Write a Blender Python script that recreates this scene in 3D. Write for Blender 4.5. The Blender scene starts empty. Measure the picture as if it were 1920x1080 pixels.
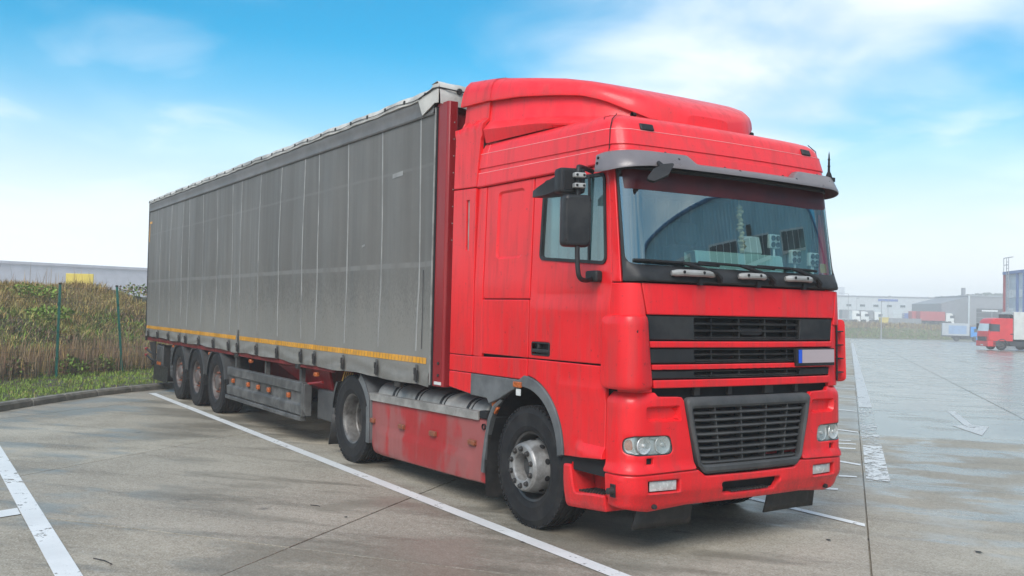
import bpy, bmesh, math, random
import numpy as np
from mathutils import Vector, Matrix
from mathutils.geometry import delaunay_2d_cdt

R = math.radians
PI = math.pi
random.seed(7)
rng = np.random.default_rng(7)
SC = bpy.context.scene
COL = SC.collection

# ------------------------------------------------------------------ camera
CAM_POS = Vector((6.8258, -5.8013, 1.8713))
YAW, PITCH, ROLL, FPX = 2.5717, 0.0234, 0.0218, 1773.42
c_f = Vector((math.cos(PITCH) * math.cos(YAW), math.cos(PITCH) * math.sin(YAW), math.sin(PITCH)))
_rt = Vector((math.sin(YAW), -math.cos(YAW), 0))
_up = _rt.cross(c_f)
c_r = _rt * math.cos(ROLL) + _up * math.sin(ROLL)
c_u = _up * math.cos(ROLL) - _rt * math.sin(ROLL)
cam_data = bpy.data.cameras.new('Camera')
cam_data.sensor_width = 36
cam_data.lens = 36 * FPX / 1920
cam_data.clip_start = 0.1
cam_data.clip_end = 6000
cam = bpy.data.objects.new('Camera', cam_data)
COL.objects.link(cam)
m3 = Matrix((c_r, c_u, -c_f)).transposed()
cam.matrix_world = Matrix.Translation(CAM_POS) @ m3.to_4x4()
SC.camera = cam

# ------------------------------------------------------------------ view
SC.view_settings.view_transform = 'Standard'
SC.view_settings.look = 'None'
SC.view_settings.gamma = 1
SC.view_settings.use_curve_mapping = False
SC.view_settings.exposure = 1.22
SC.cycles.use_denoising = True
SC.cycles.max_bounces = 8
SC.cycles.volume_bounces = 2
SC.cycles.transparent_max_bounces = 12
SC.cycles.caustics_reflective = False
SC.cycles.caustics_refractive = False

# ------------------------------------------------------------------ world
CLOUD_X, CLOUD_Y = -7.95, -24.0
SUN_EL, SUN_AZ = 42.0, -50.0     # azimuth measured from +X towards +Y
world = bpy.data.worlds.new('World')
SC.world = world
world.use_nodes = True
nt = world.node_tree
for n_ in list(nt.nodes):
    nt.nodes.remove(n_)


def N(t, typ, **kw):
    n = t.nodes.new(typ)
    for k, v in kw.items():
        setattr(n, k, v)
    return n


def setin(t, node, key, v):
    s = node.inputs[key]
    if isinstance(v, bpy.types.NodeSocket):
        t.links.new(v, s)
    elif v is not None:
        s.default_value = v


def M_(t, op, a, b=None, c=None, clamp=False):
    n = N(t, 'ShaderNodeMath', operation=op, use_clamp=clamp)
    setin(t, n, 0, a)
    if b is not None:
        setin(t, n, 1, b)
    if c is not None:
        setin(t, n, 2, c)
    return n.outputs[0]


def MR(t, v, a, b, c=0.0, d=1.0, smooth=True):
    n = N(t, 'ShaderNodeMapRange')
    n.interpolation_type = 'SMOOTHSTEP' if smooth else 'LINEAR'
    setin(t, n, 0, v)
    for i, q in enumerate((a, b, c, d)):
        n.inputs[i + 1].default_value = q
    return n.outputs[0]


def MIX(t, f, a, b, mode='MIX'):
    n = N(t, 'ShaderNodeMix', data_type='RGBA', blend_type=mode)
    setin(t, n, 0, f)
    for i, q in ((6, a), (7, b)):
        if isinstance(q, (tuple, list)):
            q = tuple(q) + (1,) if len(q) == 3 else tuple(q)
        setin(t, n, i, q)
    return n.outputs[2]


def NOISE(t, vec, scale, detail=4, rough=0.55, dist=0.0, dims='3D'):
    n = N(t, 'ShaderNodeTexNoise')
    n.noise_dimensions = dims
    setin(t, n, 'Vector', vec)
    n.inputs['Scale'].default_value = scale
    n.inputs['Detail'].default_value = detail
    n.inputs['Roughness'].default_value = rough
    n.inputs['Distortion'].default_value = dist
    return n.outputs[0]


def MAPV(t, vec, scale=(1, 1, 1), loc=(0, 0, 0), rot=(0, 0, 0)):
    n = N(t, 'ShaderNodeMapping')
    setin(t, n, 0, vec)
    n.inputs['Scale'].default_value = scale
    n.inputs['Location'].default_value = loc
    n.inputs['Rotation'].default_value = rot
    return n.outputs[0]


sky = N(nt, 'ShaderNodeTexSky', sky_type='NISHITA', sun_disc=False)
sky.sun_elevation = R(SUN_EL)
sky.sun_rotation = R(90 - SUN_AZ)
sky.altitude = 100
sky.air_density = 1.0
sky.dust_density = 1.0
sky.ozone_density = 2.0
tcw = N(nt, 'ShaderNodeTexCoord').outputs['Generated']
sx = N(nt, 'ShaderNodeSeparateXYZ')
nt.links.new(tcw, sx.inputs[0])
elev = sx.outputs[2]
hs = N(nt, 'ShaderNodeHueSaturation')
hs.inputs['Saturation'].default_value = 1.75
hs.inputs['Hue'].default_value = 0.478
hs.inputs['Value'].default_value = 0.074
nt.links.new(sky.outputs[0], hs.inputs['Color'])
# flat cloud layer seen in perspective
den = M_(nt, 'ADD', M_(nt, 'MAXIMUM', elev, 0.0), 0.16)
cmb = N(nt, 'ShaderNodeCombineXYZ')
nt.links.new(M_(nt, 'DIVIDE', sx.outputs[0], den), cmb.inputs[0])
nt.links.new(M_(nt, 'DIVIDE', sx.outputs[1], den), cmb.inputs[1])
cv = MAPV(nt, cmb.outputs[0], (1, 1, 1), (CLOUD_X, CLOUD_Y, 0)) 
c1 = NOISE(nt, cv, 0.55, 3, 0.5, 0.3)
c2 = NOISE(nt, MAPV(nt, cv, (1, 1, 1), (0, 0, 0), (0, 0, 0.5)), 1.9, 5, 0.5, 0.4)
cl = M_(nt, 'ADD', M_(nt, 'MULTIPLY', c1, 0.72), M_(nt, 'MULTIPLY', c2, 0.28))
cover = MR(nt, cl, 0.40, 0.68)
hz = MR(nt, elev, 0.03, 0.28, 1.0, 0.0)
cover2 = M_(nt, 'MAXIMUM', cover, M_(nt, 'MULTIPLY', hz, 0.97))
# cloud undersides go from bright to soft grey
cshade = MR(nt, c2, 0.38, 0.66)
cloudcol = MIX(nt, cshade, (0.38, 0.43, 0.48), (0.52, 0.535, 0.55))
cloudcol = MIX(nt, MR(nt, elev, 0.03, 0.2, 1, 0), cloudcol, (0.47, 0.495, 0.505))
skycol = MIX(nt, cover2, hs.outputs[0], cloudcol)
bg = N(nt, 'ShaderNodeBackground')
bg.inputs['Strength'].default_value = 1.0
nt.links.new(skycol, bg.inputs['Color'])
wo = N(nt, 'ShaderNodeOutputWorld')
nt.links.new(bg.outputs[0], wo.inputs['Surface'])

# ------------------------------------------------------------------ sun (thin overcast)
sd = bpy.data.lights.new('Sun', 'SUN')
sd.energy = 1.5
sd.angle = R(35)
sd.color = (1.0, 0.96, 0.90)
sun = bpy.data.objects.new('Sun', sd)
COL.objects.link(sun)
sdir = Vector((math.cos(R(SUN_EL)) * math.cos(R(SUN_AZ)), math.cos(R(SUN_EL)) * math.sin(R(SUN_AZ)), math.sin(R(SUN_EL))))
sun.rotation_euler = sdir.to_track_quat('Z', 'Y').to_euler()
sun.location = (0, 0, 30)

# ------------------------------------------------------------------ measuring tools
def ray(u, v):
    return c_f + c_r * ((u - 960) / FPX) - c_u * ((v - 540) / FPX)


def at(u, v, d):
    return CAM_POS + ray(u, v) * d


def on_y(u, v, y):
    q = ray(u, v)
    return CAM_POS + q * ((y - CAM_POS.y) / q.y)


EV = Vector((-0.61, 0.79, 0)).normalized()     # along the lane
NV = Vector((0.79, 0.61, 0)).normalized()      # across the lane


def gz(x, y):
    """height of the paved ground: flat by the truck, falling gently away down the lane"""
    return -0.013 * max(0.0, EV.x * x + EV.y * y - 12.3)


def on_ground(u, v):
    q = ray(u, v)
    t = -CAM_POS.z / q.z if q.z < 0 else 500
    for _ in range(60):
        p = CAM_POS + q * t
        t += (p.z - gz(p.x, p.y)) / max(1e-4, -q.z + 1e-9) * 0.5
    return CAM_POS + q * t


# ------------------------------------------------------------------ object helpers
def link(o, parent=None):
    COL.objects.link(o)
    if parent is not None:
        o.parent = parent
    return o


def empty(name, loc=(0, 0, 0), rz=0.0, parent=None):
    o = bpy.data.objects.new(name, None)
    o.location = loc
    o.rotation_euler = (0, 0, rz)
    o.empty_display_size = 0.2
    return link(o, parent)


def tag(o, label=None, cat=None, group=None, kind=None):
    for k, v in (('label', label), ('category', cat), ('group', group), ('kind', kind)):
        if v:
            o[k] = v
    return o


class MB:
    def __init__(s):
        s.v, s.f = [], []

    def add(s, vs, fs):
        b = len(s.v)
        s.v += [tuple(v) for v in vs]
        s.f += [tuple(i + b for i in f) for f in fs]
        return s

    def box(s, x0, x1, y0, y1, z0, z1):
        return s.add([(x0, y0, z0), (x1, y0, z0), (x1, y1, z0), (x0, y1, z0), (x0, y0, z1), (x1, y0, z1), (x1, y1, z1), (x0, y1, z1)],
                     [(0, 3, 2, 1), (4, 5, 6, 7), (0, 1, 5, 4), (1, 2, 6, 5), (2, 3, 7, 6), (3, 0, 4, 7)])

    def obox(s, c, ax, ay, az):
        """box about centre c with half-axis vectors"""
        c, ax, ay, az = Vector(c), Vector(ax), Vector(ay), Vector(az)
        vs = [c + ax * i + ay * j + az * k for k in (-1, 1) for i, j in ((-1, -1), (1, -1), (1, 1), (-1, 1))]
        return s.add(vs, [(0, 3, 2, 1), (4, 5, 6, 7), (0, 1, 5, 4), (1, 2, 6, 5), (2, 3, 7, 6), (3, 0, 4, 7)])

    def prism(s, poly, off):
        """poly: 3d points, off: vector"""
        n = len(poly)
        off = Vector(off)
        vs = [Vector(p) for p in poly] + [Vector(p) + off for p in poly]
        fs = [tuple(range(n))[::-1], tuple(range(n, 2 * n))]
        fs += [(i, (i + 1) % n, n + (i + 1) % n, n + i) for i in range(n)]
        return s.add(vs, fs)

    def tube(s, path, r, seg=8, cap=True):
        path = [Vector(p) for p in path]
        rs = r if isinstance(r, (list, tuple)) else [r] * len(path)
        n = len(path)
        base = len(s.v)
        side = None
        for i, p in enumerate(path):
            t = (path[min(i + 1, n - 1)] - path[max(i - 1, 0)]).normalized()
            if side is None:
                side = t.orthogonal().normalized()
            side = (side - t * side.dot(t)).normalized()
            b = t.cross(side)
            for k in range(seg):
                a = 2 * PI * k / seg
                s.v.append(tuple(p + (side * math.cos(a) + b * math.sin(a)) * rs[i]))
        for i in range(n - 1):
            for k in range(seg):
                a = base + i * seg + k
                b2 = base + i * seg + (k + 1) % seg
                s.f.append((a, b2, b2 + seg, a + seg))
        if cap:
            s.f.append(tuple(base + k for k in range(seg))[::-1])
            s.f.append(tuple(base + (n - 1) * seg + k for k in range(seg)))
        return s

    def lathe(s, prof, seg=48, axis='y', c=(0, 0, 0), a0=0.0, a1=2 * PI):
        """prof: (radius, along axis)"""
        base = len(s.v)
        full = abs(a1 - a0 - 2 * PI) < 1e-6
        cnt = seg if full else seg + 1
        for r_, h in prof:
            for k in range(cnt):
                a = a0 + (a1 - a0) * k / seg
                ca, sa = r_ * math.cos(a), r_ * math.sin(a)
                q = {'y': (ca, h, sa), 'x': (h, ca, sa), 'z': (ca, sa, h)}[axis]
                s.v.append((q[0] + c[0], q[1] + c[1], q[2] + c[2]))
        for i in range(len(prof) - 1):
            for k in range(seg):
                k2 = (k + 1) % cnt
                s.f.append((base + i * cnt + k, base + i * cnt + k2, base + (i + 1) * cnt + k2, base + (i + 1) * cnt + k))
        return s

    def grid(s, rows):
        """rows: list of lists of points"""
        base = len(s.v)
        m = len(rows[0])
        for r_ in rows:
            s.v += [tuple(p) for p in r_]
        for i in range(len(rows) - 1):
            for j in range(m - 1):
                a = base + i * m + j
                s.f.append((a, a + 1, a + m + 1, a + m))
        return s

    def build(s, name, mat, parent=None, smooth=True, sharp=32, bevel=0.0, seg=2, solid=0.0):
        me = bpy.data.meshes.new(name)
        me.from_pydata(s.v, [], s.f)
        me.validate()
        bm = bmesh.new()
        bm.from_mesh(me)
        if not solid:
            bmesh.ops.recalc_face_normals(bm, faces=bm.faces)
        bm.to_mesh(me)
        bm.free()
        if smooth:
            me.shade_smooth()
            me.set_sharp_from_angle(angle=R(sharp))
        me.materials.append(mat)
        o = bpy.data.objects.new(name, me)
        link(o, parent)
        if solid:
            md = o.modifiers.new('solid', 'SOLIDIFY')
            md.thickness = abs(solid)
            md.offset = -1 if solid > 0 else 1
        if bevel:
            md = o.modifiers.new('bevel', 'BEVEL')
            md.width = bevel
            md.segments = seg
            md.limit_method = 'ANGLE'
            md.angle_limit = R(35)
        return o


def share(o, parent, loc=None, rot=None, scale=None):
    c = o.copy()
    COL.objects.link(c)
    c.parent = parent
    if loc is not None:
        c.location = loc
    if rot is not None:
        c.rotation_euler = rot
    if scale is not None:
        c.scale = scale
    return c


def kids(o):
    return list(o.children)


def copy_tree(o, parent=None):
    c = o.copy()
    COL.objects.link(c)
    c.parent = parent
    for ch in kids(o):
        copy_tree(ch, c)
    return c


# ---------- 2d outline helpers
def rpoly(pts, rad=0.03, seg=5):
    """round the corners of a polygon; a point may be (x, y, own_radius)"""
    out = []
    n = len(pts)
    for i in range(n):
        p = Vector(pts[i][:2])
        r_ = pts[i][2] if len(pts[i]) > 2 else rad
        a = Vector(pts[i - 1][:2])
        b = Vector(pts[(i + 1) % n][:2])
        da, db = a - p, b - p
        la, lb = da.length, db.length
        da.normalize()
        db.normalize()
        ang = math.acos(max(-1, min(1, da.dot(db))))
        if r_ < 1e-4 or ang > PI - 0.03:
            out.append((p.x, p.y))
            continue
        t = min(r_ / math.tan(ang / 2), la * 0.49, lb * 0.49)
        p0, p1 = p + da * t, p + db * t
        for k in range(seg + 1):
            s_ = k / seg
            q = p0 * (1 - s_) ** 2 + p * 2 * s_ * (1 - s_) + p1 * s_ * s_
            out.append((q.x, q.y))
    return out


def area2(p):
    return sum(p[i][0] * p[(i + 1) % len(p)][1] - p[(i + 1) % len(p)][0] * p[i][1] for i in range(len(p))) / 2


def resample(p, step):
    out = []
    n = len(p)
    for i in range(n):
        a, b = p[i], p[(i + 1) % n]
        L = math.dist(a, b)
        if L < 1e-6:
            continue
        k = max(1, int(math.ceil(L / step)))
        for j in range(k):
            s_ = j / k
            out.append((a[0] + (b[0] - a[0]) * s_, a[1] + (b[1] - a[1]) * s_))
    return out


def offset_poly(p, d):
    """inset (d>0) of a counter-clockwise polygon"""
    n = len(p)
    out = []
    for i in range(n):
        a, q, b = Vector(p[i - 1]), Vector(p[i]), Vector(p[(i + 1) % n])
        e1, e2 = (q - a).normalized(), (b - q).normalized()
        n1, n2 = Vector((-e1.y, e1.x)), Vector((-e2.y, e2.x))
        m = n1 + n2
        if m.length < 1e-6:
            m = n1.copy()
        m.normalize()
        k = d / max(0.45, m.dot(n1))
        out.append((q.x + m.x * k, q.y + m.y * k))
    return out


def inside(p, x, y):
    c = False
    n = len(p)
    j = n - 1
    for i in range(n):
        xi, yi = p[i]
        xj, yj = p[j]
        if (yi > y) != (yj > y) and x < (xj - xi) * (y - yi) / (yj - yi) + xi:
            c = not c
        j = i
    return c


def panel(name, poly, mapf, mat, parent, t=0.03, r=0.007, grid=0.08, holes=(), feats=(), hf=None, lift=0.0, extra=(), sharp=30, rim=0.6):
    """a body panel: outline in 2d, mapped on a curved skin, with rolled edges and a return flange.
    mapf(a, b, h) gives the point h metres above the skin.  feats: (outline, depth, wall) recesses."""
    if area2(poly) < 0:
        poly = poly[::-1]
    P = resample(poly, grid)
    pts, hts, edges = [], [], []

    def loop(L, h):
        b = len(pts)
        for q in L:
            pts.append(Vector(q))
            hts.append(h)
        edges.extend((b + i, b + (i + 1) % len(L)) for i in range(len(L)))

    loop(P, -r * rim)
    Pi = offset_poly(P, r)
    loop(Pi, 0.0)
    HS = []
    for h in holes:
        if area2(h) < 0:
            h = h[::-1]
        h = resample(h, grid)
        HS.append(h)
        loop(h, -r * rim)
        loop(offset_poly(h, -r), 0.0)
    FI = []
    for fp, dep, wall in feats:
        if area2(fp) < 0:
            fp = fp[::-1]
        fp = resample(fp, grid)
        fi = offset_poly(fp, wall)
        loop(fp, 0.0)
        loop(fi, -dep)
        FI.append((fp, fi, dep))
    for q in extra:
        pts.append(Vector(q))
        hts.append(0.0)
    xs = [q[0] for q in P]
    ys = [q[1] for q in P]
    gx = np.arange(min(xs), max(xs), grid)
    gy = np.arange(min(ys), max(ys), grid)
    Pg = offset_poly(P, r + grid * 0.35)
    bounds = HS + [f[0] for f in FI] + [f[1] for f in FI]
    bp = [np.array(b) for b in bounds]
    for x in gx:
        for y in gy:
            if not inside(Pg, x, y):
                continue
            if any(inside(h, x, y) for h in HS):
                continue
            if any(np.min(np.hypot(b[:, 0] - x, b[:, 1] - y)) < grid * 0.4 for b in bp):
                continue
            if any(inside(fp, x, y) and not inside(fi, x, y) for fp, fi, dep in FI):
                continue
            pts.append(Vector((x, y)))
            h = 0.0
            for fp, fi, dep in FI:
                if inside(fi, x, y):
                    h = -dep
            hts.append(h)
    res = delaunay_2d_cdt(pts, edges, [], 0, 1e-6)
    ov, _, of, ovo = res[0], res[1], res[2], res[3]
    vs, hh = [], []
    for i, q in enumerate(ov):
        src = ovo[i]
        h = hts[src[0]] if src else 0.0
        hh.append(h)
    keep = []
    for f in of:
        cx = sum(ov[i].x for i in f) / len(f)
        cy = sum(ov[i].y for i in f) / len(f)
        if inside(P, cx, cy) and not any(inside(h, cx, cy) for h in HS):
            keep.append(tuple(f))
    for i, q in enumerate(ov):
        h = hh[i] + lift + (hf(q.x, q.y) if hf else 0.0)
        vs.append(tuple(mapf(q.x, q.y, h)))
    # return flange
    for L in [P] + HS:
        b = len(vs)
        for q in L:
            e_ = hf(*q) if hf else 0.0
            vs.append(tuple(mapf(q[0], q[1], lift + e_ - r * rim)))
            vs.append(tuple(mapf(q[0], q[1], lift - t)))
        n = len(L)
        for i in range(n):
            j = (i + 1) % n
            keep.append((b + 2 * i, b + 2 * j, b + 2 * j + 1, b + 2 * i + 1))
    me = bpy.data.meshes.new(name)
    me.from_pydata(vs, [], keep)
    bm = bmesh.new()
    bm.from_mesh(me)
    bmesh.ops.remove_doubles(bm, verts=bm.verts, dist=1e-5)
    loose = [v for v in bm.verts if not v.link_faces]
    bmesh.ops.delete(bm, geom=loose, context='VERTS')
    bmesh.ops.recalc_face_normals(bm, faces=bm.faces)
    bm.to_mesh(me)
    bm.free()
    me.shade_smooth()
    me.set_sharp_from_angle(angle=R(sharp))
    me.materials.append(mat)
    o = bpy.data.objects.new(name, me)
    return link(o, parent)

# ------------------------------------------------------------------ materials
def new_mat(name):
    m = bpy.data.materials.new(name)
    m.use_nodes = True
    t = m.node_tree
    b = t.nodes['Principled BSDF']
    return m, t, b


def obj_co(t):
    return N(t, 'ShaderNodeTexCoord').outputs['Object']


def pos_co(t):
    return N(t, 'ShaderNodeNewGeometry').outputs['Position']


def bump(t, b, h, strength=0.3, dist=0.01):
    n = N(t, 'ShaderNodeBump')
    n.inputs['Strength'].default_value = strength
    n.inputs['Distance'].default_value = dist
    setin(t, n, 'Height', h)
    t.links.new(n.outputs[0], b.inputs['Normal'])


def plain(name, col, rough=0.6, var=0.12, scale=6.0, metal=0.0, spec=0.5, bumpy=0.0, dirt=None, dirt_amt=0.5):
    """a plain colour, broken up by two sizes of noise, optionally with grime"""
    m, t, b = new_mat(name)
    co = pos_co(t)
    n1 = NOISE(t, co, scale, 5)
    n2 = NOISE(t, co, scale * 9, 4)
    dk = tuple(c * (1 - var) for c in col)
    lt = tuple(min(1, c * (1 + var)) for c in col)
    c = MIX(t, MR(t, n1, 0.3, 0.7), dk, lt)
    c = MIX(t, M_(t, 'MULTIPLY', MR(t, n2, 0.35, 0.75), var), c, tuple(min(1, q * 1.25) for q in col))
    if dirt:
        f = M_(t, 'MULTIPLY', MR(t, NOISE(t, co, scale * 0.7, 6, 0.65), 0.42, 0.68), dirt_amt)
        c = MIX(t, f, c, dirt)
    setin(t, b, 'Base Color', c)
    setin(t, b, 'Roughness', MR(t, n1, 0.2, 0.8, max(0.02, rough - 0.08), min(1, rough + 0.1)))
    b.inputs['Metallic'].default_value = metal
    b.inputs['Specular IOR Level'].default_value = spec
    if bumpy:
        bump(t, b, n2, bumpy, 0.004)
    return m


def red_paint(name, col=(0.82, 0.014, 0.020), grime=0.48, low=0.0, chalk_sheen=0.0, rough=0.33):
    m, t, b = new_mat(name)
    co = pos_co(t)
    n1 = NOISE(t, co, 1.6, 5, 0.6)
    streak = NOISE(t, MAPV(t, co, (7, 7, 0.7)), 1.5, 5, 0.6)
    fine = NOISE(t, co, 60, 3, 0.6)
    c = MIX(t, MR(t, n1, 0.25, 0.75), tuple(q * 0.86 for q in col), col)
    # dusty film: fine grey-brown grime in streaks
    f = M_(t, 'MULTIPLY', MR(t, streak, 0.44, 0.68), grime * 0.7)
    c = MIX(t, f, c, (0.30, 0.05, 0.045))
    spots = M_(t, 'MULTIPLY', MR(t, NOISE(t, co, 19, 6, 0.75), 0.60, 0.70), grime)
    c = MIX(t, spots, c, (0.10, 0.02, 0.02))
    # road dirt thrown up on the lowest parts
    z = N(t, 'ShaderNodeSeparateXYZ')
    t.links.new(co, z.inputs[0])
    lowf = M_(t, 'MULTIPLY', MR(t, M_(t, 'ADD', z.outputs[2], M_(t, 'MULTIPLY', n1, 0.5)), 0.45, 1.15, 1.0, 0.0), 0.28)
    c = MIX(t, M_(t, 'MULTIPLY', lowf, MR(t, fine, 0.3, 0.6)), c, (0.20, 0.035, 0.03))
    if chalk_sheen:
        c = MIX(t, M_(t, 'MULTIPLY', MR(t, streak, 0.2, 0.8), chalk_sheen), c, (0.86, 0.085, 0.10))
    if low:
        # thick dried mud film with runs washed clean
        mud = NOISE(t, MAPV(t, co, (1.0, 1.0, 0.9)), 1.5, 5, 0.55)
        runs = NOISE(t, MAPV(t, co, (4, 4, 0.8)), 1.0, 4, 0.5, 0.6)
        mf = M_(t, 'MULTIPLY', MR(t, M_(t, 'ADD', M_(t, 'MULTIPLY', mud, 0.6), M_(t, 'MULTIPLY', runs, 0.4)), 0.42, 0.52), low)
        c = MIX(t, mf, c, (0.25, 0.135, 0.125))
    setin(t, b, 'Base Color', c)
    rr = M_(t, 'ADD', MR(t, n1, 0.2, 0.8, rough - 0.06, rough + 0.1), M_(t, 'MULTIPLY', f, 0.5))
    setin(t, b, 'Roughness', rr)
    b.inputs['Specular IOR Level'].default_value = 0.32
    b.inputs['Coat Weight'].default_value = 0.22
    b.inputs['Coat Roughness'].default_value = 0.16
    bump(t, b, NOISE(t, co, 5, 3), 0.08, 0.01)
    return m


def glass(name, tint=(0.75, 0.85, 0.84), base=0.16, rough=0.0, dust=0.06):
    m, t, b = new_mat(name)
    t.nodes.remove(b)
    out = t.nodes['Material Output']
    tr = N(t, 'ShaderNodeBsdfTransparent')
    tr.inputs[0].default_value = tint + (1,)
    gl = N(t, 'ShaderNodeBsdfGlossy')
    gl.inputs['Roughness'].default_value = rough
    gl.inputs['Color'].default_value = (0.82, 0.97, 0.97, 1)
    lw = N(t, 'ShaderNodeLayerWeight')
    lw.inputs[0].default_value = 0.5
    fac = M_(t, 'ADD', base, M_(t, 'MULTIPLY', M_(t, 'POWER', lw.outputs['Facing'], 4.0), 1 - base), clamp=True)
    mx = N(t, 'ShaderNodeMixShader')
    setin(t, mx, 0, fac)
    t.links.new(tr.outputs[0], mx.inputs[1])
    t.links.new(gl.outputs[0], mx.inputs[2])
    df = N(t, 'ShaderNodeBsdfDiffuse')
    df.inputs[0].default_value = (0.45, 0.44, 0.42, 1)
    mx2 = N(t, 'ShaderNodeMixShader')
    setin(t, mx2, 0, M_(t, 'MULTIPLY', MR(t, NOISE(t, MAPV(t, pos_co(t), (1, 1, 0.35)), 4, 6, 0.7), 0.3, 0.8), dust))
    t.links.new(mx.outputs[0], mx2.inputs[1])
    t.links.new(df.outputs[0], mx2.inputs[2])
    t.links.new(mx2.outputs[0], out.inputs['Surface'])
    return m


def curtain_mat():
    m, t, b = new_mat('trailer_curtain_pvc')
    co = pos_co(t)
    sp = N(t, 'ShaderNodeSeparateXYZ')
    t.links.new(co, sp.inputs[0])
    big = NOISE(t, MAPV(t, co, (0.5, 1, 0.35)), 1.0, 4, 0.6)
    streak = NOISE(t, MAPV(t, co, (5, 1, 0.25)), 1.3, 5, 0.6)
    fine = NOISE(t, MAPV(t, co, (60, 1, 25)), 1.0, 3, 0.6)
    c = MIX(t, MR(t, big, 0.3, 0.7), (0.108, 0.101, 0.090), (0.146, 0.137, 0.123))
    c = MIX(t, M_(t, 'MULTIPLY', MR(t, streak, 0.35, 0.75), 0.35), c, (0.10, 0.097, 0.09))
    # pale road spray dried on, thickest low down and breaking up into flecks
    sprayz = MR(t, sp.outputs[2], 1.35, 2.7, 1.0, 0.0)
    fl = MR(t, M_(t, 'ADD', fine, M_(t, 'MULTIPLY', sprayz, 0.35)), 0.55, 0.78)
    c = MIX(t, M_(t, 'MULTIPLY', M_(t, 'MULTIPLY', fl, sprayz), 0.6), c, (0.27, 0.257, 0.228))
    # horizontal welds: slightly paler bands in the cloth
    for zc, w, a in ((2.33, 0.035, 0.35), (3.36, 0.02, 0.16)):
        wv = M_(t, 'ADD', sp.outputs[2], M_(t, 'MULTIPLY', NOISE(t, co, 0.7, 2), 0.03))
        d = M_(t, 'ABSOLUTE', M_(t, 'SUBTRACT', wv, zc + 0.015))
        c = MIX(t, M_(t, 'MULTIPLY', MR(t, d, w * 0.6, w, 1.0, 0.0), M_(t, 'MULTIPLY', MR(t, streak, 0.25, 0.6), a)), c, (0.27, 0.265, 0.25))
    # scratches
    sc = NOISE(t, MAPV(t, co, (0.9, 1, 7), (0, 0, 0), (0, R(12), 0)), 3.5, 2, 0.5, 1.6)
    dsc = M_(t, 'ABSOLUTE', M_(t, 'SUBTRACT', sc, 0.5))
    c = MIX(t, M_(t, 'MULTIPLY', MR(t, dsc, 0.0, 0.006, 1.0, 0.0), 0.22), c, (0.26, 0.255, 0.25))
    lowd = M_(t, 'MULTIPLY', MR(t, sp.outputs[2], 1.05, 1.33, 1.0, 0.0), MR(t, NOISE(t, MAPV(t, co, (2.5, 1, 6)), 1.2, 5, 0.7), 0.35, 0.65))
    c = MIX(t, M_(t, 'MULTIPLY', lowd, 0.6), c, (0.10, 0.095, 0.088))
    setin(t, b, 'Base Color', c)
    setin(t, b, 'Roughness', MR(t, streak, 0.2, 0.8, 0.42, 0.6))
    b.inputs['Specular IOR Level'].default_value = 0.35
    bump(t, b, M_(t, 'ADD', NOISE(t, MAPV(t, co, (220, 1, 220)), 1.0, 2), M_(t, 'MULTIPLY', big, 2.0)), 0.10, 0.004)
    return m


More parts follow.
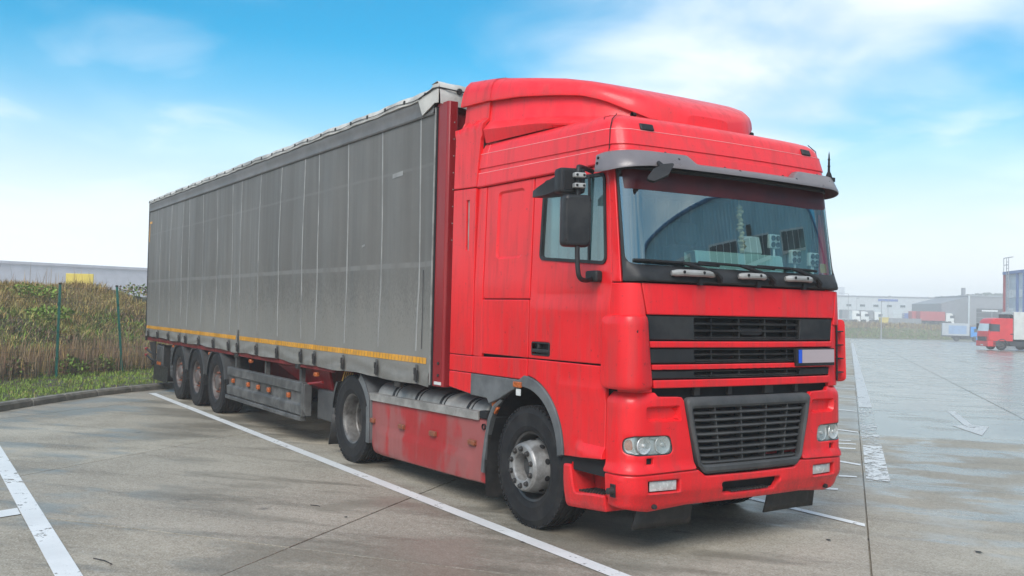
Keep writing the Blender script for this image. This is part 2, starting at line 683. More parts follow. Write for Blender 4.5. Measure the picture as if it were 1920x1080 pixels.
def concrete_mat(name='concrete', joints=False):
    m, t, b = new_mat(name)
    co = pos_co(t)
    oi = N(t, 'ShaderNodeObjectInfo')
    rnd = oi.outputs['Random']
    L = math.atan2(EV.y, EV.x)
    rot = MAPV(t, co, (1, 1, 1), (0, 0, 0), (0, 0, -L))      # x along the lane, y across it
    big = NOISE(t, co, 0.30, 4, 0.5, 0.4)
    mid = NOISE(t, co, 0.9, 6, 0.62, 0.3)
    drag = NOISE(t, MAPV(t, rot, (2.2, 0.45, 1)), 0.9, 5, 0.6, 0.25)    # rain streaks across the lane
    fine = NOISE(t, co, 17, 5, 0.75)
    grit = NOISE(t, co, 62, 4, 0.75)
    c = MIX(t, MR(t, mid, 0.3, 0.72), (0.275, 0.235, 0.168), (0.490, 0.435, 0.335))
    c = MIX(t, M_(t, 'MULTIPLY', MR(t, big, 0.44, 0.60), 0.7), c, (0.230, 0.196, 0.142))
    c = MIX(t, M_(t, 'MULTIPLY', rnd, 0.30), c, (0.46, 0.435, 0.385))
    c = MIX(t, M_(t, 'MULTIPLY', M_(t, 'FRACT', M_(t, 'MULTIPLY', rnd, 7.3)), 0.28), c, (0.24, 0.195, 0.135))
    c = MIX(t, M_(t, 'MULTIPLY', MR(t, drag, 0.50, 0.66), 0.5), c, (0.150, 0.128, 0.095))
    c = MIX(t, M_(t, 'MULTIPLY', MR(t, fine, 0.50, 0.64), 0.30), c, (0.52, 0.49, 0.43))
    c = MIX(t, M_(t, 'MULTIPLY', MR(t, fine, 0.49, 0.36), 0.36), c, (0.135, 0.117, 0.09))
    c = MIX(t, M_(t, 'MULTIPLY', MR(t, grit, 0.54, 0.64), 0.5), c, (0.66, 0.62, 0.54))
    c = MIX(t, M_(t, 'MULTIPLY', MR(t, grit, 0.46, 0.37), 0.5), c, (0.075, 0.064, 0.048))
    # oil drips
    oil = NOISE(t, co, 1.9, 3, 0.5)
    c = MIX(t, M_(t, 'MULTIPLY', MR(t, oil, 0.68, 0.76), 0.5), c, (0.06, 0.055, 0.05))
    if joints:
        sp = N(t, 'ShaderNodeSeparateXYZ')
        t.links.new(rot, sp.inputs[0])
        for i, (per, w) in enumerate(((4.9, 0.010), (2.95, 0.018))):
            a = M_(t, 'FRACT', M_(t, 'DIVIDE', sp.outputs[i], per))
            d = M_(t, 'ABSOLUTE', M_(t, 'SUBTRACT', a, 0.5))
            c = MIX(t, M_(t, 'GREATER_THAN', d, 0.5 - w), c, (0.12, 0.11, 0.10))
    wet = MR(t, M_(t, 'ADD', M_(t, 'MULTIPLY', mid, 0.35), M_(t, 'ADD', M_(t, 'MULTIPLY', big, 0.35), M_(t, 'MULTIPLY', drag, 0.30))), 0.46, 0.55)
    # the open lane lies wet, the bays under the trucks drier
    spn = N(t, 'ShaderNodeSeparateXYZ')
    t.links.new(rot, spn.inputs[0])
    lane = MR(t, spn.outputs[1], -1.5, -3.5, 0.35, 1.0)
    lane2 = M_(t, 'MULTIPLY', MR(t, M_(t, 'ADD', spn.outputs[0], M_(t, 'MULTIPLY', mid, 0.5)), 7.2, 7.9, 0.0, 0.72), MR(t, spn.outputs[1], -2.1, -2.0, 1.0, 0.25))
    wetf = M_(t, 'ADD', M_(t, 'MULTIPLY', wet, MR(t, spn.outputs[1], -2.1, -2.0, 0.8, 0.8)), lane2, clamp=True)
    c = MIX(t, M_(t, 'MULTIPLY', wetf, 0.42), c, (0.13, 0.113, 0.085))
    setin(t, b, 'Base Color', c)
    bay = MR(t, spn.outputs[1], -2.2, -1.9, 0.0, 0.12)
    ro = M_(t, 'ADD', MR(t, wetf, 0.0, 1.0, 0.58, 0.17), M_(t, 'ADD', bay, M_(t, 'MULTIPLY', fine, 0.06)))
    setin(t, b, 'Roughness', ro)
    b.inputs['Specular IOR Level'].default_value = 0.45
    bump(t, b, M_(t, 'MULTIPLY', M_(t, 'ADD', grit, M_(t, 'MULTIPLY', fine, 1.3)), M_(t, 'SUBTRACT', 1.05, wetf)), 0.22, 0.004)
    return m


def paint_mat(name, wear=0.35, col=(0.74, 0.74, 0.71)):
    """road paint; where it has worn through, the concrete below shows"""
    m, t, b = new_mat(name)
    co = pos_co(t)
    n1 = NOISE(t, co, 9, 7, 0.75)
    n2 = NOISE(t, co, 1.3, 5, 0.6)
    n3 = NOISE(t, co, 70, 3, 0.6)
    c = MIX(t, MR(t, n2, 0.3, 0.75), tuple(q * 0.84 for q in col), col)
    c = MIX(t, M_(t, 'MULTIPLY', MR(t, n3, 0.5, 0.75), 0.25), c, (0.5, 0.49, 0.46))
    c = MIX(t, M_(t, 'MULTIPLY', MR(t, n1, 0.55, 0.75), 0.35), c, (0.36, 0.34, 0.31))
    f = MR(t, M_(t, 'ADD', n1, M_(t, 'MULTIPLY', n2, 0.5)), 0.92 - wear * 0.5, 1.0 - wear * 0.5)
    setin(t, b, 'Base Color', c)
    b.inputs['Roughness'].default_value = 0.5
    bump(t, b, n3, 0.2, 0.003)
    out = t.nodes['Material Output']
    tr = N(t, 'ShaderNodeBsdfTransparent')
    mx = N(t, 'ShaderNodeMixShader')
    setin(t, mx, 0, f)
    t.links.new(b.outputs[0], mx.inputs[1])
    t.links.new(tr.outputs[0], mx.inputs[2])
    t.links.new(mx.outputs[0], out.inputs['Surface'])
    return m


def foliage_mat(name):
    m, t, b = new_mat(name)
    at_ = N(t, 'ShaderNodeVertexColor', layer_name='tint')
    co = pos_co(t)
    c = MIX(t, M_(t, 'MULTIPLY', MR(t, NOISE(t, co, 3.0, 3), 0.35, 0.7), 0.2), at_.outputs[0], (0.08, 0.07, 0.03))
    setin(t, b, 'Base Color', c)
    b.inputs['Roughness'].default_value = 0.75
    b.inputs['Specular IOR Level'].default_value = 0.25
    return m


def emis_lens(name, col, rough=0.2):
    m = plain(name, col, rough, 0.15, 40, spec=0.6)
    return m


MAT = dict(
    red=red_paint('red_cab_paint'),
    red_roof=red_paint('red_roof_sheen_paint', col=(0.84, 0.024, 0.034), grime=0.45, chalk_sheen=0.16, rough=0.42),  # pinker upper red: chalked paint plus sky reflection put into the colour
    red_skirt=red_paint('red_skirt_muddy', col=(0.42, 0.018, 0.022), grime=0.4, low=0.55, rough=0.42),
    red_trailer=red_paint('dark_red_trailer_paint', col=(0.26, 0.010, 0.014), grime=0.35, rough=0.45),
    red_frame=red_paint('red_chassis_paint', col=(0.16, 0.012, 0.014), grime=0.8, rough=0.6),
    grey_pl=plain('grey_plastic', (0.050, 0.051, 0.052), 0.55, 0.15, 5, spec=0.35, bumpy=0.15, dirt=(0.14, 0.135, 0.125), dirt_amt=0.25),
    grey_trim=plain('grey_wheel_arch_trim', (0.085, 0.090, 0.093), 0.5, 0.2, 4, dirt=(0.19, 0.195, 0.195), dirt_amt=0.55),
    black_pl=plain('black_plastic', (0.016, 0.016, 0.017), 0.5, 0.2, 6, spec=0.35, bumpy=0.1, dirt=(0.06, 0.058, 0.055), dirt_amt=0.35),
    black=plain('black_interior', (0.006, 0.006, 0.007), 0.8, 0.2, 6),
    rubber=plain('tyre_rubber', (0.014, 0.014, 0.015), 0.68, 0.25, 9, spec=0.25, bumpy=0.2, dirt=(0.055, 0.052, 0.047), dirt_amt=0.3),
    rubber_flap=plain('mud_flap_rubber', (0.014, 0.014, 0.014), 0.5, 0.3, 14, bumpy=0.5, dirt=(0.05, 0.045, 0.04), dirt_amt=0.5),
    visor=plain('smoked_visor_plastic', (0.165, 0.145, 0.148), 0.32, 0.1, 3, dirt=(0.16, 0.15, 0.15), dirt_amt=0.3),
    steel=plain('wheel_steel', (0.30, 0.295, 0.285), 0.42, 0.2, 9, metal=0.35, dirt=(0.09, 0.08, 0.07), dirt_amt=0.7),
    steel_dull=plain('dull_wheel_steel', (0.10, 0.096, 0.092), 0.5, 0.2, 9, metal=0.4, dirt=(0.05, 0.04, 0.035), dirt_amt=0.8),
    rim_trailer=plain('rusty_trailer_rim', (0.125, 0.108, 0.100), 0.6, 0.25, 12, metal=0.15, dirt=(0.07, 0.035, 0.025), dirt_amt=0.75),
    iron=plain('dark_iron', (0.035, 0.033, 0.032), 0.55, 0.25, 10, metal=0.3, dirt=(0.07, 0.06, 0.05), dirt_amt=0.5),
    alu=plain('weathered_aluminium', (0.34, 0.325, 0.30), 0.5, 0.15, 7, metal=0.2, dirt=(0.15, 0.145, 0.135), dirt_amt=0.6),
    guard=plain('side_guard_aluminium', (0.070, 0.070, 0.068), 0.55, 0.25, 5, metal=0.1, dirt=(0.20, 0.195, 0.185), dirt_amt=0.6),
    orange=plain('orange_lens', (0.42, 0.10, 0.022), 0.25, 0.2, 30, dirt=(0.15, 0.06, 0.03), dirt_amt=0.4),
    orange_dull=plain('dirty_orange_lens', (0.24, 0.07, 0.03), 0.4, 0.2, 30, dirt=(0.12, 0.07, 0.05), dirt_amt=0.6),
    yellow=plain('yellow_reflective_tape', (0.66, 0.30, 0.02), 0.45, 0.12, 12, dirt=(0.35, 0.20, 0.06), dirt_amt=0.5),
    tarp=plain('off_white_roof_tarp', (0.50, 0.475, 0.43), 0.6, 0.15, 3, bumpy=0.3, dirt=(0.22, 0.205, 0.18), dirt_amt=0.7),
    rail=plain('grey_roof_rail', (0.115, 0.11, 0.104), 0.55, 0.2, 3, dirt=(0.18, 0.172, 0.165), dirt_amt=0.6),
    seam=plain('pale_curtain_seam', (0.27, 0.265, 0.25), 0.55, 0.15, 3, dirt=(0.15, 0.147, 0.14), dirt_amt=0.8),
    curtain=curtain_mat(),
    lens=plain('headlamp_reflector', (0.62, 0.62, 0.60), 0.28, 0.15, 14, metal=0.45),
    lens_white=plain('frosted_lens', (0.50, 0.50, 0.48), 0.25, 0.2, 18, metal=0.1, spec=0.7),
    glass=glass('windscreen_glass', (0.62, 0.80, 0.79), 0.27, 0.0, 0.03),
    side_glass=glass('side_window_glass', (0.72, 0.85, 0.86), 0.17, 0.02, 0.08),
    lamp_glass=glass('lamp_glass', (0.93, 0.95, 0.95), 0.16, 0.05, 0.22),
    cloth=plain('teal_cab_curtain', (0.13, 0.225, 0.235), 0.85, 0.1, 3),
    pelmet=plain('dark_red_pelmet', (0.10, 0.010, 0.012), 0.8, 0.2, 4),
    dash=plain('grey_dashboard', (0.10, 0.105, 0.11), 0.7, 0.1, 4),
    white_obj=plain('white_plastic', (0.62, 0.63, 0.61), 0.45, 0.06, 5),
    mint=plain('mint_box_card', (0.42, 0.55, 0.50), 0.5, 0.06, 5),
    straw=plain('dried_garland', (0.42, 0.33, 0.20), 0.9, 0.3, 30),
    handle=plain('grab_handle_plastic', (0.34, 0.335, 0.32), 0.5, 0.12, 9, dirt=(0.16, 0.155, 0.145), dirt_amt=0.5),
    plate=plain('number_plate_blank', (0.44, 0.36, 0.37), 0.5, 0.02, 4),
    blue_strip=plain('number_plate_blue_strip', (0.02, 0.10, 0.62), 0.5, 0.03, 4),
    sticker=plain('white_sticker', (0.6, 0.6, 0.57), 0.6, 0.15, 20),
    concrete=concrete_mat('wet_concrete'),
    concrete_far=concrete_mat('wet_concrete_far', True),
    joint=plain('joint_filler', (0.030, 0.028, 0.025), 0.8, 0.3, 8),
    kerb=plain('kerb_stone', (0.215, 0.195, 0.16), 0.75, 0.25, 5, bumpy=0.5, dirt=(0.09, 0.08, 0.06), dirt_amt=0.6),
    line=paint_mat('road_paint', 0.14, (0.80, 0.80, 0.77)),
    line_patchy=paint_mat('patchy_road_paint', 0.37, (0.74, 0.74, 0.71)),
    line_half=paint_mat('half_worn_road_paint', 0.20, (0.56, 0.56, 0.535)),
    line_worn=paint_mat('worn_road_paint', 0.54, (0.68, 0.68, 0.65)),
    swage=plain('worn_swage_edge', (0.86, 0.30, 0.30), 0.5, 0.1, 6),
    strip=plain('dark_red_sun_strip', (0.060, 0.008, 0.010), 0.35, 0.25, 5, spec=0.3),
    soil=plain('soil', (0.070, 0.055, 0.032), 0.9, 0.3, 2.5, bumpy=0.6, dirt=(0.055, 0.075, 0.02), dirt_amt=0.8),
    foliage=foliage_mat('foliage'),
    post=plain('green_fence_post_paint', (0.010, 0.11, 0.080), 0.5, 0.15, 8),
    wire=plain('green_fence_wire', (0.03, 0.09, 0.07), 0.6, 0.1, 8),
)

# ------------------------------------------------------------------ paved yard: base sheet, then slabs with open joints
def en(e, n, z=0.0):
    p = EV * e + NV * n
    return Vector((p.x, p.y, gz(p.x, p.y) + z))


yard = MB()
es = [-60, -30, -10, 12.3, 40, 80, 120, 180, 260]
ns = [-45, -20, -10, 0, 10, 25, 60, 120]
yard.grid([[en(e, n, -0.035) for n in ns] for e in es])
yard_o = tag(yard.build('yard_ground', MAT['concrete_far'], smooth=False), kind='structure')

LEFT_N = [-14.9, -10.65, -6.4, -2.2, 2.03]
LEFT_E = [-21.9, -17.0, -12.1, -7.25, -2.4, 2.5, 7.4, 12.3, 17.2, 22.1]
RIGHT_N = [2.03, 5.0, 7.9, 10.8, 13.7, 16.6, 19.5, 22.4]
RIGHT_E = [-21.9, -16.9, -12.0, -7.0, -2.05, 2.85, 7.45, 12.3, 17.2, 22.1, 27.0, 31.9, 36.8, 41.7, 46.6, 51.5, 56.4, 61.3, 66.2, 71.1, 76.0]


def slab(e0, e1, n0, n1, g=0.007):
    if e0 > 12:
        g = 0.012
    zr = random.uniform(-0.0018, 0.0018)
    b = 0.002
    e0, e1, n0, n1 = e0 + g, e1 - g, n0 + g, n1 - g
    top = [en(a, c, zr) for a, c in ((e0 + b, n0 + b), (e1 - b, n0 + b), (e1 - b, n1 - b), (e0 + b, n1 - b))]
    mid = [en(a, c, zr - 0.002) for a, c in ((e0, n0), (e1, n0), (e1, n1), (e0, n1))]
    bot = [v - Vector((0, 0, 0.05)) for v in mid]
    m = MB()
    m.add(top + mid + bot, [(0, 1, 2, 3)] + [(4 + i, 4 + (i + 1) % 4, (i + 1) % 4, i) for i in range(4)] + [(8 + i, 8 + (i + 1) % 4, 4 + (i + 1) % 4, 4 + i) for i in range(4)])
    m.build('slab', MAT['concrete'], yard_o, smooth=False)


for i in range(len(LEFT_N) - 1):
    for j in range(len(LEFT_E) - 1):
        slab(LEFT_E[j], LEFT_E[j + 1], LEFT_N[i], LEFT_N[i + 1])
for i in range(len(RIGHT_N) - 1):
    for j in range(len(RIGHT_E) - 1):
        slab(RIGHT_E[j], RIGHT_E[j + 1], RIGHT_N[i], RIGHT_N[i + 1])


# painted markings -------------------------------------------------------------
def strip(name, pts, mat, z=0.006):
    """pts: outline on the ground"""
    m = MB()
    m.add([Vector((p[0], p[1], gz(p[0], p[1]) + z)) for p in pts], [tuple(range(len(pts)))])
    o = m.build(name, mat, yard_o, smooth=False)
    return o


def bayline(y, x0, w, x1=None, mat='line'):
    h = w / 2
    f = lambda yy: (2.01 - NV.y * yy) / NV.x if x1 is None else x1
    strip('painted_line', [(x0, y - h), (f(y - h), y - h), (f(y + h), y + h), (x0, y + h)], MAT[mat])


bayline(-1.475, -13.55, 0.14)
bayline(1.535, -14.5, 0.10)
bayline(-4.81, -10.6, 0.165)
bayline(-8.1, -6.5, 0.16)
for yy in (4.47, 7.33, 10.2, 13.1, 16.0):
    bayline(yy, -16, 0.10)
# cross bar of the neighbouring bay
strip('painted_line', [(-2.71, -4.90), (-2.42, -4.90), (-2.20, -5.5), (-2.46, -5.5)], MAT['line'])
# worn numerals at the bay heads
for e_, n0, n1, w in ((6.52, 1.66, 1.90, 0.05), (6.14, 1.70, 1.97, 0.06), (5.62, 1.70, 1.96, 0.07), (3.10, 1.76, 1.96, 0.06), (2.15, 1.52, 1.76, 0.07), (2.32, 1.55, 1.70, 0.04)):
    a, b_, c, d = en(e_ - w, n0), en(e_ - w * 0.6, n1), en(e_ + w, n1), en(e_ + w * 0.7, n0)
    strip('painted_mark', [(q.x, q.y) for q in (a, b_, c, d)], MAT['line'])
# lane edge line, badly worn
for e0, e1, mt in ((2.9, 6.1, 'line_patchy'), (6.15, 12.25, 'line_worn'), (12.35, 17, 'line_half'), (17, 34, 'line_half'), (34, 70, 'line_half'), (70, 120, 'line_half')):
    q = [en(e0, 2.06), en(e1, 2.06), en(e1, 2.32), en(e0, 2.32)]
    strip('painted_line', [(p.x, p.y) for p in q], MAT[mt])
# lane arrow
ar = [(12.45, 3.76), (12.52, 3.90), (9.95, 3.93), (9.80, 4.19), (8.30, 3.90), (9.66, 3.58), (9.78, 3.79)]
strip('painted_arrow', [tuple(en(*q)[:2]) for q in ar], MAT['line_half'])

# scuffs, twigs and leaves lying on the concrete ---------------------------------
def litter(kind, u, v, L, ang, w=0.004):
    p = on_ground(u, v)
    a = Vector((math.cos(ang), math.sin(ang), 0))
    b = Vector((-a.y, a.x, 0))
    m = MB()
    if kind == 'twig':
        m.tube([p + Vector((0, 0, 0.006)), p + a * L * 0.5 + b * L * 0.06 + Vector((0, 0, 0.008)), p + a * L + b * L * 0.02 + Vector((0, 0, 0.006)), p + a * L * 1.12 - b * L * 0.1 + Vector((0, 0, 0.006))], [w, w, w * 0.8, w * 0.4], 5)
        o = m.build('twig', MAT['joint'])
    else:
        m.add([p + Vector((0, 0, 0.008)), p + a * L * 0.5 + b * L * 0.22 + Vector((0, 0, 0.012)), p + a * L + Vector((0, 0, 0.01)), p + a * L * 0.5 - b * L * 0.22 + Vector((0, 0, 0.008))], [(0, 1, 2), (0, 2, 3)])
        o = m.build('dead_leaf', MAT['joint'])
    return o


tag(litter('twig', 175, 1048, 0.24, 0.35), 'thin dark twig on concrete near the left white line', 'twig')
tag(litter('twig', 582, 948, 0.10, 0.6), 'short dark twig on concrete left of the truck parking line', 'twig')
tag(litter('leaf', 645, 970, 0.05, 0.3), 'small dark leaf by the slab joint before the red skirt', 'leaf')
tag(litter('leaf', 1548, 1012, 0.07, -0.2), 'dark leaf on wet concrete before the far mud flap', 'leaf')
tag(litter('leaf', 1826, 1034, 0.09, -0.2), 'dark leaf lying alone on the lane at lower right', 'leaf')
tag(litter('leaf', 975, 1018, 0.04, 0.9), 'tiny yellowish leaf on the white line before the front wheel', 'leaf')

# ------------------------------------------------------------------ kerb, verge and bank on the left
KP = [(3.5, -13.4), (-2, -10.2), (-5, -8.4), (-8.2, -6.4), (-11, -4.42), (-12.26, -3.47), (-13.55, -2.34), (-14.65, -0.85), (-15.8, 0.75), (-18, 3.7), (-24, 11.7), (-40, 32.5)]


def poly_len(P):
    d = [0]
    for a, b in zip(P[:-1], P[1:]):
        d.append(d[-1] + math.dist(a, b))
    return d


KD = poly_len(KP)


def kpt(s):
    s = max(0, min(KD[-1] - 1e-6, s))
    for i in range(len(KP) - 1):
        if KD[i] <= s <= KD[i + 1]:
            f = (s - KD[i]) / (KD[i + 1] - KD[i])
            return Vector((KP[i][0] + (KP[i + 1][0] - KP[i][0]) * f, KP[i][1] + (KP[i + 1][1] - KP[i][1]) * f, 0))


def ksmooth(s):
    return (kpt(s - 0.9) + kpt(s - 0.45) + kpt(s) * 2 + kpt(s + 0.45) + kpt(s + 0.9)) / 6


MV = Vector((-0.75, -0.66, 0)).normalized()
kerb = empty('kerb', ksmooth(12))
tag(kerb, kind='structure')
kerb_loc = kerb.location.copy()
s_ = 5.0
while s_ < 34:
    a, b = ksmooth(s_ + 0.011), ksmooth(s_ + 0.989)
    d = (b - a).normalized()
    nn = Vector((-d.y, d.x, 0))
    if nn.dot(MV) < 0:
        nn = -nn
    j = random.uniform(-0.010, 0.010)
    m = MB()
    prof = [(0, -0.1), (0.0, 0.085), (0.028, 0.128), (0.15, 0.13), (0.15, -0.1)]
    pts = [[q + nn * (o_ + j) + Vector((0, 0, h_ + j)) - kerb_loc for o_, h_ in prof] for q in (a, b)]
    n_ = len(prof)
    m.add(pts[0] + pts[1], [tuple(range(n_))[::-1], tuple(range(n_, 2 * n_))] + [(i, (i + 1) % n_, n_ + (i + 1) % n_, n_ + i) for i in range(n_)])
    m.build('kerb_stone', MAT['kerb'], kerb, bevel=0.008)
    s_ += 1.0


def bank_h(d, s):
    """height of the verge and the bank, d metres behind the kerb"""
    w = 0.05 * math.sin(s * 0.9) + 0.05 * math.sin(s * 2.1 + 1) + 0.04 * math.sin(d * 1.7 + s)
    if d < 2.4:
        return 0.115 + 0.03 * d + w * 0.1 * d
    f = min(1.0, (d - 2.4) / 6.6)
    g = f * f * (3 - 2 * f) * 0.45 + f * 0.55
    top = 2.62 - 0.030 * (s - 14)
    return 0.187 + (top - 0.187) * g + w * (0.3 + f) * min(1, (d - 2.4))


def bank_pt(s, d):
    return ksmooth(s) + MV * d + Vector((0, 0, bank_h(d, s)))


bank = MB()
dd = [0.14, 0.5, 1.2, 1.8, 2.4, 2.9, 3.5, 4.2, 5, 5.8, 6.6, 7.4, 8.2, 9.0, 10, 12, 16, 24, 60]
ss = [x * 0.75 for x in range(4, 52)]
bank.grid([[bank_pt(s, d) for d in dd] for s in ss])
tag(bank.build('grass_bank', MAT['soil']), kind='structure')


def blades(name, spots, label, cat, mat=MAT['foliage']):
    """spots: (point, height, width, lean, colour, nblades, spread)"""
    V, F, C = [], [], []
    for p, h, w, lean, col, nb, spr in spots:
        for _ in range(nb):
            a = random.uniform(0, 2 * PI)
            b0 = p + Vector((random.uniform(-spr, spr), random.uniform(-spr, spr), -0.02))
            hh = h * random.uniform(0.55, 1.15)
            l = lean * random.uniform(0.2, 1.3) * hh
            dx = Vector((math.cos(a), math.sin(a), 0))
            sd_ = Vector((-dx.y, dx.x, 0)) * w * random.uniform(0.6, 1.3)
            k = len(V)
            m_ = b0 + dx * l * 0.4 + Vector((0, 0, hh * 0.6))
            tp = b0 + dx * l + Vector((0, 0, hh))
            V += [b0 - sd_, b0 + sd_, m_ + sd_ * 0.8, m_ - sd_ * 0.8, tp]
            F += [(k, k + 1, k + 2, k + 3), (k + 3, k + 2, k + 4)]
            jj = random.uniform(0.7, 1.3)
            cc = (col[0] * jj, col[1] * jj, col[2] * jj, 1)
            C += [cc] * 5
    me = bpy.data.meshes.new(name)
    me.from_pydata([tuple(v) for v in V], [], F)
    ca = me.color_attributes.new('tint', 'FLOAT_COLOR', 'POINT')
    ca.data.foreach_set('color', np.array(C, dtype=np.float32).ravel())
    me.materials.append(mat)
    o = link(bpy.data.objects.new(name, me))
    tag(o, label, cat, kind='stuff')
    return o


def vnoise(x, y, f, seed=0.0):
    return math.sin(x * f + seed) * math.cos(y * f * 1.3 + seed * 2.1) + 0.5 * math.sin(x * f * 2.3 + y * f * 1.9 + seed * 3.7)


GREEN, GREEN2, YEL, OCH, BRN, RUST = (0.17, 0.24, 0.045), (0.23, 0.34, 0.055), (0.38, 0.33, 0.11), (0.42, 0.28, 0.10), (0.27, 0.19, 0.115), (0.25, 0.14, 0.09)
sp_ = []
for _ in range(11000):
    s, d = random.uniform(5, 26), random.uniform(0.13, 3.2)
    p = bank_pt(s, d)
    nz = vnoise(s, d, 2.3)
    if nz < -0.85 and random.random() < 0.8:
        continue
    col = GREEN if random.random() < 0.45 else GREEN2
    if random.random() < 0.10:
        col = YEL
    sp_.append((p, random.uniform(0.04, 0.10) * (1.3 if nz > 0.7 else 1), 0.006, 0.6, col, 4, 0.05))
blades('verge_grass', sp_, 'short bright green grass on the verge behind the kerb', 'grass')
# tall dry weeds at the foot of the bank and rough grass up its face
sp_ = []
for _ in range(26000):
    s = random.uniform(3, 30)
    d = 2.5 + 7.6 * random.random() ** 0.9
    p = bank_pt(s, d)
    f = (d - 2.4) / 7.0
    nz = vnoise(s, d, 0.9, 1.0) + random.uniform(-0.5, 0.5)
    if f > 0.58 + 0.10 * vnoise(s, d, 2.0):
        col = random.choice([OCH, YEL, OCH, BRN])
        sp_.append((p, random.uniform(0.12, 0.28), 0.008, 1.0, col, 6, 0.14))
    elif f < 0.20 and nz > -0.9:
        col = random.choice([BRN, RUST, BRN, OCH])
        sp_.append((p, random.uniform(0.28, 0.60), 0.007, 0.4, col, 5, 0.12))
    else:
        if nz > 0.55:
            col = random.choice([YEL, YEL, OCH, GREEN2])
        elif nz < -0.35:
            col = random.choice([BRN, RUST, GREEN, BRN])
        else:
            col = random.choice([GREEN, GREEN2, YEL, BRN, OCH])
        sp_.append((p, random.uniform(0.07, 0.22), 0.011, 1.3, col, 6, 0.16))
for _ in range(420):
    s, d = random.uniform(3, 30), random.uniform(7.6, 10.0)
    sp_.append((bank_pt(s, d), random.uniform(0.4, 0.85), 0.006, 0.25, random.choice([BRN, OCH, RUST]), 2, 0.05))
for _ in range(1500):
    s, d = random.uniform(5, 26), random.uniform(2.3, 4.0)
    if vnoise(s, d, 1.1, 2.0) > -0.2:
        sp_.append((bank_pt(s, d), random.uniform(0.40, 0.80), 0.006, 0.25, random.choice([BRN, RUST, BRN]), 4, 0.09))
blades('bank_weeds', sp_, 'tall dry brown and green weeds covering the bank', 'weeds')

# clumps of broad-leaved weeds with real leaves, at the foot of the posts
def leafy(name, p, r_, h, n, cols, label):
    V, F, C = [], [], []
    for _ in range(n):
        a, rr = random.uniform(0, 2 * PI), r_ * math.sqrt(random.random())
        q = p + Vector((math.cos(a) * rr, math.sin(a) * rr, h * random.random() ** 0.8 * (1 - 0.4 * rr / r_)))
        L = random.uniform(0.05, 0.12)
        d = Vector((random.uniform(-1, 1), random.uniform(-1, 1), random.uniform(-0.3, 0.8))).normalized()
        s1 = d.orthogonal().normalized() * L * 0.32
        k = len(V)
        V += [q, q + d * L * 0.5 + s1, q + d * L, q + d * L * 0.5 - s1]
        F += [(k, k + 1, k + 2, k + 3)]
        c = random.choice(cols)
        jj = random.uniform(0.7, 1.3)
        C += [(c[0] * jj, c[1] * jj, c[2] * jj, 1)] * 4
    me = bpy.data.meshes.new('leaves')
    me.from_pydata([tuple(v - p) for v in V], [], F)
    ca = me.color_attributes.new('tint', 'FLOAT_COLOR', 'POINT')
    ca.data.foreach_set('color', np.array(C, dtype=np.float32).ravel())
    me.materials.append(MAT['foliage'])
    root = empty(name, p)
    link(bpy.data.objects.new('leaves', me), root)
    m = MB()
    for _ in range(5):
        a = random.uniform(0, 2 * PI)
        m.tube([(0, 0, -0.03), (math.cos(a) * r_ * 0.3, math.sin(a) * r_ * 0.3, h * 0.5), (math.cos(a) * r_ * 0.6, math.sin(a) * r_ * 0.6, h * 0.85)], [0.006, 0.005, 0.003], 5)
    m.build('stem', MAT['soil'], root)
    tag(root, label, 'weed plant')


def bank_near(u, v):
    q = ray(u, v)
    t = 14.0
    while t < 60:
        p = CAM_POS + q * t
        best = min(((ksmooth(s) - p).to_2d().length, s) for s in [x * 0.5 for x in range(8, 60)])
        base = ksmooth(best[1])
        d = (p - base).to_2d().dot(MV.to_2d())
        if d > 0 and p.z <= bank_h(d, best[1]):
            return Vector((p.x, p.y, bank_h(d, best[1])))
        t += 0.15
    return CAM_POS + q * 24


leafy('leafy_weed', bank_near(130, 700), 0.38, 0.42, 260, [GREEN, GREEN2], 'green leafy weed at the foot of the left fence post')
leafy('leafy_weed', bank_near(192, 698), 0.28, 0.40, 200, [GREEN2, GREEN, YEL], 'bright green broad-leaved weed between the two fence posts')
leafy('leafy_weed', bank_near(22, 705), 0.40, 0.40, 240, [GREEN, BRN, RUST], 'low brown and green weed at the left end of the verge')
leafy('leafy_weed', bank_near(60, 560), 0.75, 0.45, 420, [GREEN, GREEN2], 'patch of green leaves half way up the bank at left')
leafy('leafy_weed', bank_near(90, 600), 0.6, 0.4, 380, [GREEN2, GREEN], 'spreading green weed on the bank just left of the fence post')
leafy('leafy_weed', bank_near(255, 560), 0.6, 0.5, 320, [GREEN, BRN], 'dark green scrub on the bank beside the trailer tail')

